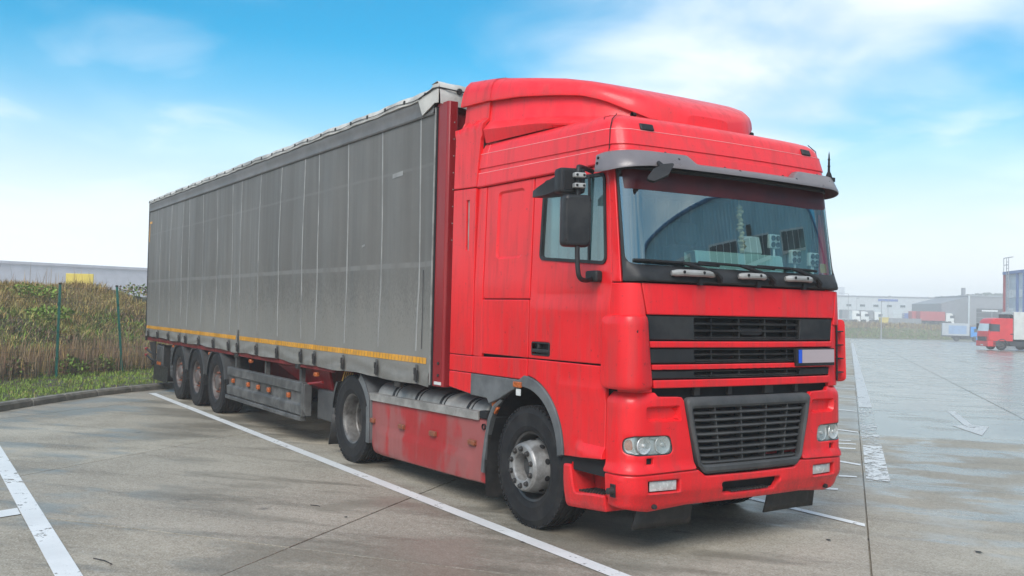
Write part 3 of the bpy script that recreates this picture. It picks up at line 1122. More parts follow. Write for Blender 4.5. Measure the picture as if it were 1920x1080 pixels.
# fence ------------------------------------------------------------------------
fz0 = bank_near(105, 708)
fz1 = bank_near(230, 697)
step = fz1 - fz0
fence = empty('wire_fence', fz0)
tag(fence, 'green wire mesh fence with slim steel posts along the bank foot', 'fence')
tops = []
for k, (base, lean) in enumerate(((fz0 - step, 0.0), (fz0, 0.012), (fz1, -0.10), (fz1 + step, 0.0), (fz1 + step * 2, 0.0))):
    lv = Vector((c_r.x, c_r.y, 0)) * lean
    b0 = base - fz0
    m = MB()
    H = 2.03
    tp = b0 + Vector((0, 0, H)) + lv * H
    m.obox((b0 + tp) / 2 + Vector((0, 0, -0.1)), Vector((0.03, 0, 0)), Vector((0, 0.024, 0)), (tp - b0) / 2 + Vector((0, 0, 0.1)))
    po = m.build('post', MAT['post'], fence, bevel=0.006)
    m2 = MB()
    m2.obox(tp + Vector((0, 0, 0.005)), Vector((0.034, 0, 0)), Vector((0, 0.028, 0)), Vector((0, 0, 0.02)))
    cp = m2.build('post_cap', MAT['joint'], po)
    for zc in (0.4, 1.0, 1.6):
        m3_ = MB()
        q = b0 + (tp - b0) * (zc / H) + Vector((0.03, -0.02, 0))
        m3_.obox(q, (0.012, 0, 0), (0, 0.014, 0), (0, 0, 0.025))
        m3_.build('clip', MAT['post'], po)
    tops.append((b0, tp))
wm = MB()
for (b0, t0), (b1, t1) in zip(tops[:-1], tops[1:]):
    for k in range(9):
        f = 0.06 + k * 0.112
        wm.tube([b0 + (t0 - b0) * f, b1 + (t1 - b1) * f], 0.0022, 4, cap=False)
    for k in range(1, 38):
        g = k / 38
        lo, hi = b0 + (b1 - b0) * g, t0 + (t1 - t0) * g
        wm.tube([lo + (hi - lo) * 0.05, lo + (hi - lo) * 0.96], 0.0015, 3, cap=False)
tag(wm.build('wire_mesh', MAT['wire'], fence), kind='stuff')

# ================================================================== the red tractor unit
tractor = empty('tractor_unit', (0, 0, 0))
tag(tractor, 'red high-roof tractor unit with smoked sun visor, coupled to grey curtain trailer', 'truck')
T = tractor
ZX = [0.25, 0.34, 0.42, 0.50, 0.66, 1.25, 1.86, 2.10, 2.25, 2.95, 3.05, 3.2]
XF = [1.33, 1.37, 1.41, 1.425, 1.425, 1.415, 1.40, 1.385, 1.36, 1.27, 1.25, 1.22]
WW = [1.20, 1.225, 1.24, 1.25, 1.25, 1.245, 1.245, 1.245, 1.238, 1.222, 1.22, 1.215]
U1, LC, RC, CC = 1.07, 0.27, 0.17, 0.045


def fr0(u, z):
    xf, w = float(np.interp(z, ZX, XF)), float(np.interp(z, ZX, WW))
    a = abs(u)
    uf = w - RC
    sg = 1 if u >= 0 else -1
    xs0 = xf - CC * uf * uf
    if a <= U1:
        y = a * uf / U1
        x = xf - CC * y * y
    elif a <= U1 + LC:
        th = (a - U1) / LC * PI / 2
        y = uf + RC * math.sin(th)
        x = xs0 - RC * (1 - math.cos(th))
    else:
        y = w
        x = xs0 - RC - (a - U1 - LC)
    return Vector((x, sg * y, z))


def fmap(u, z, h=0.0):
    """front skin of the cab, wrapping round the corners; u runs across from the middle"""
    p = fr0(u, z)
    if abs(h) < 1e-9:
        return p
    d = 0.004
    n = (fr0(u + d, z) - fr0(u - d, z)).cross(fr0(u, z + d) - fr0(u, z - d)).normalized()
    if n.dot(Vector((1, 1.2 * p.y, 0))) < 0:
        n = -n
    return p + n * h


def smap(s):
    def f(x, z, h=0.0):
        w = float(np.interp(z, ZX, WW))
        return Vector((x, s * (w + h), z))
    return f


def u_of(x, z):
    """front coordinate of a point x on the flank"""
    xf, w = float(np.interp(z, ZX, XF)), float(np.interp(z, ZX, WW))
    return U1 + LC + (xf - CC * (w - RC) ** 2 - RC - x)


RED, GRY, BLK = MAT['red'], MAT['grey_pl'], MAT['black_pl']


def belt(x, z):
    """soft pressed shoulder at the waist of the cab flank"""
    return -0.010 * max(0, min(1, (z - 1.955) / 0.03))


def arc(cx, cz, r_, a0, a1, n=12):
    return [(cx + r_ * math.cos(R(a0 + (a1 - a0) * i / n)), cz + r_ * math.sin(R(a0 + (a1 - a0) * i / n))) for i in range(n + 1)]


belt_extra = [(x, z) for x in np.arange(-0.75, 1.05, 0.08) for z in (1.953, 1.987)]
for s in (-1, 1):
    sm = smap(s)
    # ---- door
    win = rpoly([(0.15, 2.985), (0.985, 2.965), (1.045, 2.245), (0.125, 2.31)], 0.06)
    hrec = rpoly([(0.05, 1.49), (0.32, 1.49), (0.32, 1.605), (0.05, 1.605)], 0.022)
    door = panel('door', rpoly([(0.0, 1.462), (1.085, 1.468), (1.118, 2.1, 0), (1.03, 3.025), (0.0, 3.025)], 0.012), sm, RED, T, holes=[win, hrec], hf=belt, extra=[q for q in belt_extra if 0.05 < q[0] < 1.02])
    gasket = MB()
    wo_, wi_ = offset_poly(resample(win[::-1] if area2(win) < 0 else win, 0.08), -0.004), offset_poly(resample(win[::-1] if area2(win) < 0 else win, 0.08), 0.022)
    rows = []
    for L, h in ((wo_, -0.010), (wo_, 0.001), (wi_, 0.0), (wi_, -0.03)):
        rows.append([sm(a, b, h) for a, b in L + L[:1]])
    gasket.grid(rows)
    gasket.build('window_seal', BLK, door)
    g = MB()
    wq = offset_poly(win if area2(win) > 0 else win[::-1], 0.012)
    g.add([sm(a, b, -0.018) for a, b in wq], [tuple(range(len(wq)))])
    g.build('window_pane', MAT['side_glass'], door, smooth=False)
    g = MB()
    g.obox(sm(0.80, 2.61, -0.008), (0.012, 0, -0.02 * 0), (0, 0.006, 0), (-0.008, 0, 0.355))
    g.build('window_bar', BLK, door)
    g = MB()
    g.add([sm(a, b, -0.045) for a, b in hrec], [tuple(range(len(hrec)))])
    for i in range(len(hrec)):
        a, b = hrec[i], hrec[(i + 1) % len(hrec)]
        g.add([sm(*a, 0.004), sm(*b, 0.004), sm(*b, -0.046), sm(*a, -0.046)], [(0, 1, 2, 3)])
    hr = offset_poly(hrec if area2(hrec) > 0 else hrec[::-1], 0.012)
    ho = hrec if area2(hrec) > 0 else hrec[::-1]
    rows = [[sm(a, b, 0.004) for a, b in L + L[:1]] for L in (ho, hr)]
    g.grid(rows)
    hd = g.build('door_handle', BLK, door)
    g = MB()
    g.box(0.065, 0.305, s * 1.243 - 0.012, s * 1.243 + 0.012, 1.515, 1.545)
    g.box(0.13, 0.16, s * 1.225 - 0.02, s * 1.225 + 0.02, 1.545, 1.59)
    g.build('handle_grip', BLK, hd, bevel=0.006)
    # ---- lower door skirt round the wheel arch
    a1 = arc(-0.07, 0.68, 0.632, 0, 84, 14)      # from the front foot of the arch up to its crown
    low = [(1.085, 1.452), (1.095, 0.745, 0)] + [(0.565, 0.70, 0)] + [(x, z, 0) for x, z in a1[1:]] + [(0.0, 1.452)]

    def lowhf(x, z):
        return 0.012 * max(0, min(1, (z - 1.20) / 0.03)) * max(0, min(1, (x - 0.35) / 0.15)) * max(0, min(1, (1.33 - z) / 0.1)) + 0.035 * max(0, min(1, (x - 0.62) / 0.2)) * max(0, min(1, (0.83 - z) / 0.05))
    panel('door_skirt', rpoly(low, 0.012), sm, RED, T, hf=lowhf, grid=0.045, lift=0.002)
    # ---- panels behind the door
    emb = rpoly([(-0.605, 2.335), (-0.165, 2.335), (-0.15, 2.962), (-0.595, 2.962)], 0.06)
    panel('side_panel', rpoly([(-0.795, 1.975), (-0.012, 1.975), (-0.012, 3.025), (-0.795, 3.025)], 0.01), sm, RED, T, feats=[(emb, 0.016, 0.022)], lift=-0.008)
    panel('locker_hatch', rpoly([(-0.795, 1.462), (-0.012, 1.462), (-0.012, 1.965), (-0.795, 1.965)], 0.012), sm, RED, T)
    panel('corner_strip', rpoly([(-0.955, 1.43), (-0.803, 1.43), (-0.803, 3.025), (-0.955, 3.025)], 0.008), sm, RED, T, lift=-0.004)
    panel('sill_panel', rpoly([(-0.962, 1.268), (-0.012, 1.268), (-0.012, 1.452), (-0.962, 1.425)], 0.012), sm, RED, T, lift=0.002)
    # ---- grey trim and wheel arch
    a_in = arc(-0.07, 0.66, 0.545, 2, 96, 14)
    trim = [(-0.962, 1.262, 0), (-0.13, 1.262, 0)] + [(x, z, 0) for x, z in reversed(arc(-0.07, 0.68, 0.626, 2, 88, 14))] + [(x, z, 0) for x, z in a_in] + [(-0.30, 1.135, 0), (-0.43, 1.075, 0.05), (-0.56, 1.03, 0), (-0.62, 1.01, 0), (-0.66, 1.055, 0.03), (-0.962, 1.062, 0)]
    panel('wheel_arch_trim', rpoly(trim, 0.01), sm, MAT['grey_trim'], T, t=0.06, grid=0.05, lift=0.012)
    m = MB()
    m.box(-0.195, -0.075, s * 1.262 - 0.012, s * 1.262 + 0.016, 1.195, 1.245)
    lamp = m.build('marker_lamp', MAT['orange'], T, bevel=0.006)
    m = MB()
    m.box(-0.16, -0.085, s * 1.259 - 0.001, s * 1.259 + 0.001, 1.125, 1.183)
    st = m.build('sticker', MAT['sticker'], T)
    # wheel housing
    m = MB()
    pr = []
    for x, z in arc(-0.02, 0.60, 0.60, -2, 150, 16):
        pr.append([(x, s * 1.22, z), (x, s * 0.78, z)])
    m.grid(pr)
    pr2 = [[(-0.55, s * 1.22, 0.88), (-0.55, s * 0.78, 0.88)], [(-0.66, s * 1.22, 0.62), (-0.66, s * 0.78, 0.62)], [(-0.70, s * 1.22, 0.36), (-0.70, s * 0.78, 0.36)]]
    m.grid(pr2)
    m.build('wheel_housing', MAT['black_pl'], T)
    # rear half of the mudguard with its lip and flap
    m = MB()
    edge = [(-0.43, 1.06), (-0.56, 0.98), (-0.64, 0.86), (-0.69, 0.68), (-0.73, 0.48), (-0.745, 0.36)]
    m.grid([[(x - 0.028, s * 1.235, z + 0.01), (x, s * 1.245, z), (x + 0.02, s * 1.235, z - 0.004), (x + 0.02, s * 1.0, z - 0.004)] for x, z in edge])
    m.build('mudguard_lip', MAT['grey_trim'], T)
    m = MB()
    m.grid([[(-0.70 + 0.012 * math.sin(z * 9), s * y, z) for y in (0.84, 1.0, 1.23)] for z in (0.92, 0.7, 0.5, 0.3, 0.14)])
    m.grid([[(-0.66 + 0.012 * math.sin(z * 9), s * y, z) for y in (0.84, 1.0, 1.23)] for z in (0.92, 0.7, 0.5, 0.3, 0.14)])
    m.build('mud_flap', MAT['rubber_flap'], T)
    m = MB()
    m.obox((-0.575, s * 1.21, 1.0), (0.03, 0, 0.03), (0, 0.02, 0), (-0.035, 0, 0.06))
    m.build('side_lamp', MAT['orange'], T, bevel=0.008)
    # ---- A pillar, corner panel below it
    pil = [(1.272, 2.108), (u_of(1.126, 2.108), 2.108), (u_of(1.126, 2.2), 2.2, 0), (u_of(1.036, 3.02), 3.025), (1.285, 3.025)]
    panel('windscreen_pillar', rpoly([(s * q[0],) + tuple(q[1:]) for q in pil], 0.008), fmap, RED, T, grid=0.04)
    cor = [(1.064, 1.80), (u_of(1.092, 1.80), 1.80), (u_of(1.125, 2.1), 2.098), (1.115, 2.098)]
    panel('corner_panel', rpoly([(s * q[0],) + tuple(q[1:]) for q in cor], 0.010), fmap, RED, T, grid=0.04)
    und = [(1.006, 1.27), (1.33, 1.27), (1.33, 1.83), (1.066, 1.83)]
    panel('corner_backing', rpoly([(s * q[0],) + tuple(q[1:]) for q in und], 0.01), fmap, RED, T, grid=0.05, lift=-0.016)
    if s > 0:
        slt = [(1.13, 1.31), (1.335, 1.31), (1.335, 1.84), (1.13, 1.84)]
        panel('scoop_opening', rpoly(slt, 0.02), fmap, MAT['black'], T, grid=0.05, lift=-0.004, t=0.005)
    # ---- corner wind deflector: a curved plate standing off the corner
    u0 = 1.075 if s < 0 else 1.275
    u0b = 1.015 if s < 0 else 1.265
    dfl = [(u0b, 1.292, 0.05), (u_of(1.085, 1.3) , 1.292, 0.06), (u_of(1.085, 1.85), 1.852, 0.06), (u0, 1.852, 0.02)]

    def dhf(u, z, u0=u0):
        a = max(0, min(1, (abs(u) - 1.02) / 0.16))
        return 0.012 + (0.05 if u < 0 else 0.072) * a * a * (3 - 2 * a) - 0.022 * max(0, min(1, (z - 1.81) / 0.04)) ** 2 + 0.032 * math.exp(-((abs(u) - 1.20) / 0.085) ** 2) - 0.015 * max(0, min(1, (1.33 - z) / 0.04)) ** 2
    panel('corner_deflector', rpoly([(s * q[0],) + tuple(q[1:]) for q in dfl], 0.02), fmap, RED, T, grid=0.03, hf=dhf, t=-0.0, r=0.012)
    if s < 0:
        m = MB()
        p = fmap(s * 1.16, 1.73, 0.080)
        m.lathe([(0.012, -0.02), (0.012, 0.003), (0.0, 0.003)], 12, 'x', tuple(p))
        m.build('bolt_hole', MAT['black'], T)
    for z in (1.38, 1.50, 1.62, 1.74):
        m = MB()
        pts = [fmap(s * u, z, h) for u, h in ((1.12, -0.01), (1.19, -0.01), (1.27, 0.0), (1.27, 0.05), (1.20, 0.045))]
        m.prism(pts, (0, 0, 0.010))
        m.build('deflector_rib', BLK, T)

# ---- inner shell so that the gaps between the panels stay dark
for s in (-1, 1):
    sm = smap(s)
    win = rpoly([(0.11, 3.01), (1.0, 3.0), (1.055, 2.22), (0.09, 2.28)], 0.05)
    panel('inner_skin', [(-0.95, 1.30), (0.02, 1.30), (0.62, 1.30), (1.10, 1.30), (1.08, 3.04), (-0.95, 3.04)], sm, MAT['black'], T, lift=-0.05, t=0.01, grid=0.3, holes=[win])
panel('inner_front', [(-1.25, 0.75), (1.25, 0.75), (1.25, 2.12), (-1.25, 2.12)], fmap, MAT['black'], T, lift=-0.09, t=0.01, grid=0.12)

# ---- bonnet panel, grille bands
def band(name, z0, z1, mat, lift=0.0, holes=(), g=0.004, t=0.03, parent=None, grid=0.09, feats=()):
    e = lambda z: float(np.interp(z, [1.30, 1.86, 2.10], [1.000, 1.062, 1.108]))
    return panel(name, rpoly([(-e(z0), z0 + g), (e(z0), z0 + g), (e(z1), z1 - g), (-e(z1), z1 - g)], 0.008), fmap, mat, parent or T, lift=lift, holes=holes, t=t, grid=grid, feats=feats)


band('bonnet_panel', 1.858, 2.104, RED, 0.0)
band('grille_bar', 1.607, 1.662, RED, 0.002)
band('grille_bar', 1.438, 1.484, RED, 0.002)
band('grille_bar', 1.298, 1.366, RED, 0.002)


def grille_band(z0, z1, nslat, gap=None):
    hole = rpoly([(-0.60, z0 + 0.014), (0.60, z0 + 0.014), (0.61, z1 - 0.014), (-0.61, z1 - 0.014)], 0.012)
    gb = band('grille_band', z0, z1, BLK, -0.012, holes=[hole], t=0.05)
    H = (z1 - z0 - 0.028) / nslat
    for i in range(nslat):
        zb = z0 + 0.014 + i * H
        m = MB()
        rows = []
        for u in np.linspace(-0.60, 0.60, 25):
            tp = 1 - max(0, (abs(u) - 0.53) / 0.07)
            rows.append([fmap(u, zb + 0.002, -0.075), fmap(u, zb + 0.004, -0.012 - 0.02 * (1 - tp)), fmap(u, zb + 0.014, -0.010 - 0.02 * (1 - tp)), fmap(u, zb + H * 0.5, -0.075)])
        m.grid([list(r) for r in zip(*[[p for p in row] for row in rows])])
        m.build('slat', BLK, gb)
    for u in (-0.43, -0.13, 0.17, 0.44):
        m = MB()
        pts = [fmap(u, z, h) for z, h in ((z0 + 0.014, -0.018), (z1 - 0.014, -0.022), (z1 - 0.014, -0.08), (z0 + 0.014, -0.08))]
        m.prism(pts, (0, 0.012, 0))
        m.build('grille_rib', BLK, gb)
    m = MB()
    m.add([fmap(u, z, -0.08) for u, z in ((-0.62, z0), (0, z0), (0.62, z0), (0.62, z1), (0, z1), (-0.62, z1))], [(0, 1, 4, 5), (1, 2, 3, 4)])
    m.build('grille_mesh', MAT['black'], gb)
    return gb


gb1 = grille_band(1.664, 1.856, 3)
grille_band(1.486, 1.605, 2)
grille_band(1.368, 1.436, 1)
m = MB()
m.add([fmap(u, z, -0.016) for u, z in ((-0.11, 1.765), (0.13, 1.765), (0.13, 1.722), (0.105, 1.712), (-0.08, 1.712), (-0.11, 1.722))], [tuple(range(6))])
m.build('badge_recess', MAT['black'], gb1, smooth=False)

# ---- number plate
m = MB()
m.add([fmap(u, z, 0.030) for u, z in ((0.515, 1.452), (1.035, 1.452), (1.035, 1.60), (0.515, 1.60))] + [fmap(u, z, -0.005) for u, z in ((0.515, 1.452), (1.035, 1.452), (1.035, 1.60), (0.515, 1.60))], [(0, 1, 2, 3), (0, 1, 5, 4), (1, 2, 6, 5), (2, 3, 7, 6), (3, 0, 4, 7)])
pl = m.build('number_plate', BLK, T, smooth=False, bevel=0.004)
m = MB()
m.add([fmap(u, z, 0.034) for u, z in ((0.578, 1.478), (1.024, 1.478), (1.024, 1.590), (0.578, 1.590))], [(0, 1, 2, 3)])
m.build('plate_face', MAT['plate'], pl, smooth=False)
m = MB()
m.add([fmap(u, z, 0.034) for u, z in ((0.530, 1.478), (0.576, 1.478), (0.576, 1.590), (0.530, 1.590))], [(0, 1, 2, 3)])
m.build('plate_blue_strip', MAT['blue_strip'], pl, smooth=False)

# ---- dark slot under the bonnet and hardware in it
for u, w in ((-0.55, 0.03), (-0.2, 0.02), (0.25, 0.05), (0.6, 0.02)):
    m = MB()
    m.obox(fmap(u, 1.27, -0.06), (0.015, 0, 0), (0, w, 0), (0, 0, 0.035))
    m.build('hinge_bracket', MAT['iron'], T)

# ---- headlamp panels either side of the lower grille
for s in (-1, 1):
    hl = [(0.805, 0.795, 0.06), (1.14, 0.795, 0.05), (1.262, 0.815, 0.06), (1.262, 0.925, 0.06), (1.16, 0.945, 0.04), (0.845, 0.940, 0.05)]
    hlp = rpoly([(s * q[0],) + tuple(q[1:]) for q in hl], 0.05)
    rec = [(0.735, 1.045, 0.02), (1.068, 1.045, 0.08), (1.068, 1.165, 0.03), (0.755, 1.168, 0.02)]
    recp = rpoly([(s * q[0],) + tuple(q[1:]) for q in rec], 0.03)
    sock = rpoly([(s * q[0], q[1]) for q in ((1.00, 0.728), (1.06, 0.728), (1.06, 0.775), (1.00, 0.775))], 0.006)
    body = [(0.598, 0.672, 0.02), (1.16, 0.655, 0), (u_of(1.10, 0.66), 0.655, 0.02), (u_of(1.095, 1.2), 1.215, 0.06), (u_of(1.13, 1.26), 1.268, 0.02), (0.985, 1.268, 0.015), (0.96, 1.236, 0.03), (0.74, 1.230, 0.03), (0.715, 1.20, 0)]

    def lhf(u, z):
        return -0.045 * max(0, min(1, (z - 1.19) / 0.08)) ** 1.5 * max(0, min(1, (abs(u) - 0.95) / 0.12)) + 0.022 * max(0, min(1, (0.715 - z) / 0.03))
    hp = panel('headlamp_panel', rpoly([(s * q[0],) + tuple(q[1:]) for q in body], 0.012), fmap, RED, T, grid=0.035, holes=[hlp, sock], feats=[(recp, 0.045, 0.022)], hf=lhf, t=0.04)
    m = MB()
    m.add([fmap(s * u, z, -0.03) for u, z in ((0.99, 0.72), (1.07, 0.72), (1.07, 0.785), (0.99, 0.785))], [(0, 1, 2, 3)])
    m.build('tow_socket', MAT['black'], hp, smooth=False)
    # lamp: bucket, two reflectors, indicator, cover glass
    pc = hlp if area2(hlp) > 0 else hlp[::-1]
    pc = resample(pc, 0.03)
    lamp = MB()
    lamp.grid([[fmap(a, b, h) for a, b in L + L[:1]] for L, h in ((pc, -0.004), (offset_poly(pc, 0.010), -0.022), (offset_poly(pc, 0.018), -0.06))])
    bk = offset_poly(pc, 0.018)
    lamp.add([fmap(a, b, -0.06) for a, b in bk], [tuple(range(len(bk)))])
    lo = lamp.build('headlamp', BLK, T)
    m = MB()
    bk2 = offset_poly(pc, 0.008)
    m.add([fmap(a, b, -0.022) for a, b in bk2], [tuple(range(len(bk2)))])
    m.build('lamp_bezel', MAT['lens'], lo, smooth=False)
    for uc, rr in ((0.905, 0.066), (1.075, 0.062)):
        c = fmap(s * uc, 0.87, 0.0)
        nrm = (fmap(s * uc, 0.87, 0.1) - c).normalized()
        t1 = nrm.cross(Vector((0, 0, 1))).normalized()
        t2 = t1.cross(nrm)
        m = MB()
        rows = []
        for r_, h in ((1.08, -0.022), (1.02, -0.016), (0.96, -0.018), (0.75, -0.022), (0.45, -0.024), (0.24, -0.025), (0.20, -0.014), (0.0, -0.012)):
            rows.append([c + nrm * (h + 0.004) + (t1 * math.cos(a) + t2 * math.sin(a)) * rr * r_ for a in np.linspace(0, 2 * PI, 29)])
        m.grid(rows)
        m.build('reflector', MAT['lens'], lo)
    m = MB()
    q = rpoly([(s * a, b) for a, b in ((1.175, 0.83), (1.248, 0.84), (1.248, 0.905), (1.185, 0.922))], 0.03)
    m.add([fmap(a, b, -0.017) for a, b in q], [tuple(range(len(q)))])
    m.build('indicator', MAT['orange'], lo, smooth=False)
    m = MB()
    g2 = resample(offset_poly(pc, 0.006), 0.03)
    m.add([fmap(a, b, -0.008) for a, b in g2], [tuple(range(len(g2)))])
    m.build('lamp_cover', MAT['lamp_glass'], lo, smooth=False)

# ---- lower grille
def gedge(z):
    return float(np.interp(z, [0.62, 0.70, 1.0, 1.225], [0.545, 0.585, 0.665, 0.712]))


outer = rpoly([(-0.712, 1.226, 0.05), (-0.665, 1.0, 0), (-0.585, 0.70, 0), (-0.52, 0.632, 0.06), (0.52, 0.632, 0.06), (0.585, 0.70, 0), (0.665, 1.0, 0), (0.712, 1.226, 0.05)], 0.06)
hole = rpoly([(-0.648, 1.142, 0.02), (-0.552, 0.700, 0.05), (0.552, 0.700, 0.05), (0.648, 1.142, 0.02)], 0.03)


def ghf(u, z):
    return 0.030 - 0.02 * max(0, min(1, (z - 1.19) / 0.04))


lg = panel('lower_grille', outer, fmap, GRY, T, holes=[hole], hf=ghf, r=0.02, t=0.03, grid=0.05)
nz = 8
for i in range(nz):
    zb = 0.703 + (1.142 - 0.703) * i / nz
    H = (1.142 - 0.703) / nz
    uw = float(np.interp(zb, [0.70, 1.142], [0.540, 0.648])) - 0.008
    m = MB()
    cols = []
    for u in np.linspace(-uw, uw, 23):
        k = max(0, (abs(u) - (uw - 0.06)) / 0.06)
        cols.append([fmap(u, zb + 0.001, -0.05), fmap(u, zb + 0.003, 0.020 - 0.03 * k), fmap(u, zb + 0.012, 0.027 - 0.03 * k), fmap(u, zb + 0.019, 0.020 - 0.03 * k), fmap(u, zb + H * 0.50, -0.05)])
    m.grid([list(r) for r in zip(*cols)])
    m.build('slat', GRY, lg)
for u in (-0.42, -0.14, 0.15, 0.41):
    m = MB()
    m.prism([fmap(u * 0.86, 0.703, 0.010), fmap(u, 1.14, 0.010), fmap(u, 1.14, -0.055), fmap(u * 0.86, 0.703, -0.055)], (0, 0.012, 0))
    m.build('grille_rib', GRY, lg)

# ---- bumper
for s in (-1,):
    fogs = [rpoly([(k * 0.755, 0.515), (k * 1.045, 0.515), (k * 1.05, 0.605), (k * 0.755, 0.605)], 0.010) for k in (-1, 1)]
    intake = rpoly([(-0.29, 0.452, 0.03), (0.29, 0.452, 0.03), (0.345, 0.553, 0.03), (-0.345, 0.553, 0.03)], 0.03)
    B = [(u_of(1.10, 0.4), 0.40, 0.02), (1.18, 0.375, 0), (1.02, 0.352, 0.06), (0.65, 0.385, 0.06), (0, 0.385, 0)]
    B = [(-q[0],) + tuple(q[1:]) for q in B] + list(reversed(B))[1:]
    Tp = [(u_of(1.10, 0.6), 0.648, 0.03), (1.16, 0.648, 0), (0.60, 0.664, 0.02), (0.575, 0.664, 0.02), (0.50, 0.612, 0.04), (0, 0.608, 0)]
    Tp = Tp + [(-q[0],) + tuple(q[1:]) for q in reversed(Tp)][1:]

    def bhf(u, z):
        return 0.022 * max(0, min(1, (z - 0.47) / 0.035)) - 0.010
    bumper = panel('bumper', rpoly(B + Tp, 0.02), fmap, RED, T, holes=fogs + [intake], hf=bhf, r=0.012, t=0.05, grid=0.035)
    for k in (-1, 1):
        m = MB()
        m.add([fmap(k * u, z, -0.035) for u, z in ((0.75, 0.51), (1.055, 0.51), (1.055, 0.61), (0.75, 0.61))], [(0, 1, 2, 3)])
        fo = m.build('fog_lamp', MAT['black'], bumper, smooth=False)
        m = MB()
        cols = []
        for u in np.linspace(0.772, 1.022, 15):
            cols.append([fmap(k * u, z, -0.014 + 0.010 * (1 - ((u - 0.897) / 0.125) ** 2) * (1 - abs(z - 0.56) / 0.05)) for z in (0.524, 0.542, 0.56, 0.578, 0.597)])
        m.grid(cols)
        m.build('lens', MAT['lens_white'], fo)
        m = MB()
        p = fmap(k * 0.98, 0.405, 0.0)
        m.lathe([(0.0, 0.018), (0.018, 0.016), (0.02, -0.01)], 14, 'x', tuple(p))
        m.build('bolt', BLK, bumper)
    m = MB()
    m.add([fmap(u, z, -0.10) for u, z in ((-0.4, 0.43), (0.4, 0.43), (0.4, 0.58), (-0.4, 0.58))], [(0, 1, 2, 3)])
    m.build('intake_back', MAT['black'], bumper, smooth=False)
    m = MB()
    for i in range(12):
        u = -0.2 + i * 0.036
        m.obox(fmap(u, 0.462, -0.04), (0.035, 0, 0), (0, 0.012, 0), (0, 0, 0.005))
    tag(m.build('intake_tread', MAT['iron'], bumper), kind='stuff')
    for k in (-1, 1):
        # side marker on the bumper corner
        m = MB()
        p = fmap(k * 1.33, 0.525, 0.012)
        m.lathe([(0.03, -0.01), (0.03, 0.012), (0.024, 0.03), (0.024, 0.05), (0.0, 0.055)], 18, 'y', (0, 0, 0))
        o = m.build('corner_lamp', MAT['iron'], bumper)
        o.location = p
        o.rotation_euler = (0, 0, PI if k < 0 else 0)
        m = MB()
        m.obox(p, (0.03, 0, 0), (0, 0.006, 0), (0, 0, 0.05))
        m.build('lamp_plate', BLK, bumper, bevel=0.004)
    # flaps under the bumper
    for y0, y1, x0 in ((-1.02, -0.44, 1.22), (0.42, 1.02, 1.22)):
        m = MB()
        rows = []
        for i, z in enumerate((0.40, 0.33, 0.26, 0.20)):
            dx = 0.035 * i
            rows.append([(x0 - dx * 0.25 + 0.015 * math.sin(y * 6), y, z) for y in np.linspace(y0 - 0.012 * i, y1, 7)])
        m.grid(rows)
        o = m.build('bumper_flap', MAT['rubber_flap'], T)
        md = o.modifiers.new('s', 'SOLIDIFY')
        md.thickness = 0.012

# ---- step boxes behind the bumper corners
for s in (-1, 1):
    sm = smap(s)
    prof = rpoly([(0.545, 0.285, 0.04), (1.09, 0.335, 0.02), (1.09, 0.462, 0), (0.93, 0.452, 0.0), (0.70, 0.425, 0.03), (0.65, 0.64, 0.02), (0.548, 0.635, 0.03)], 0.02)
    panel('step_surround', prof, sm, RED, T, r=0.016, t=0.22, grid=0.05)
    m = MB()
    m.grid([[(x, s * y, z) for y in (1.235, 1.02, 1.015, 1.015)][:2] + [(x, s * 1.015, 0.68)] for x, z in ((0.66, 0.425), (0.90, 0.44), (1.13, 0.455))])
    m.grid([[(0.66, s * 1.235, 0.41), (0.66, s * 1.01, 0.41)], [(0.655, s * 1.235, 0.66), (0.655, s * 1.01, 0.66)]])
    m.build('step_well', RED, T)
    m = MB()
    m.grid([[(x, s * y, z) for y in (1.0, 0.999)] for x, z in ((0.52, 0.30), (0.52, 0.70), (1.2, 0.70))])
    m.build('step_back', MAT['black'], T)
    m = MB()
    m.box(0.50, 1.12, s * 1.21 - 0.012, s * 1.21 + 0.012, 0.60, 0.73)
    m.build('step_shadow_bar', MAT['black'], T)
    m = MB()
    for i in range(9):
        for j in range(5):
            x, y = 0.735 + i * 0.036, s * (1.20 - j * 0.036)
            zz = 0.432 + (x - 0.66) * 0.063
            m.box(x - 0.003, x + 0.003, y - 0.018, y + 0.018, zz, zz + 0.014)
            m.box(x - 0.018, x + 0.018, y - 0.003, y + 0.003, zz, zz + 0.013)
    tag(m.build('step_grating', MAT['iron'], T), kind='stuff')

# ---- windscreen surround, glass
ws = [(1.245, 2.262, 0.09), (1.262, 2.965, 0.10)]
wsp = rpoly([(-1.236, 2.245, 0.10), (0, 2.236, 0), (1.236, 2.245, 0.10), (1.262, 2.985, 0.08), (0, 2.995, 0), (-1.262, 2.985, 0.08)], 0.08)
wso = rpoly([(-1.262, 2.112, 0.01), (1.262, 2.112, 0.01), (1.278, 3.03, 0.06), (-1.278, 3.03, 0.06)], 0.04)


def wshf(u, z):
    return 0.028 * max(0, min(1, (2.225 - z) / 0.05)) * max(0, min(1, (1.20 - abs(u)) / 0.08))


surround = panel('windscreen_surround', wso, fmap, BLK, T, holes=[wsp], hf=wshf, r=0.01, grid=0.045)
g = MB()
rows = []
for z in np.linspace(2.225, 3.005, 9):
    rows.append([fmap(u, z, -0.020) for u in np.linspace(-1.262, 1.262, 49)])
g.grid(rows)
g.build('windscreen', MAT['glass'], surround)

m = MB()
st_o = rpoly([(-1.215, 2.83, 0.01), (0.95, 2.822, 0.0), (1.12, 2.832, 0.05), (1.20, 2.90, 0.05), (1.235, 2.985, 0.01), (-1.235, 2.985, 0.01)], 0.02)
st_p = panel('sun_strip', st_o, fmap, MAT['strip'], surround, t=0.0, r=0.004, lift=-0.017, grid=0.06, rim=0.0)
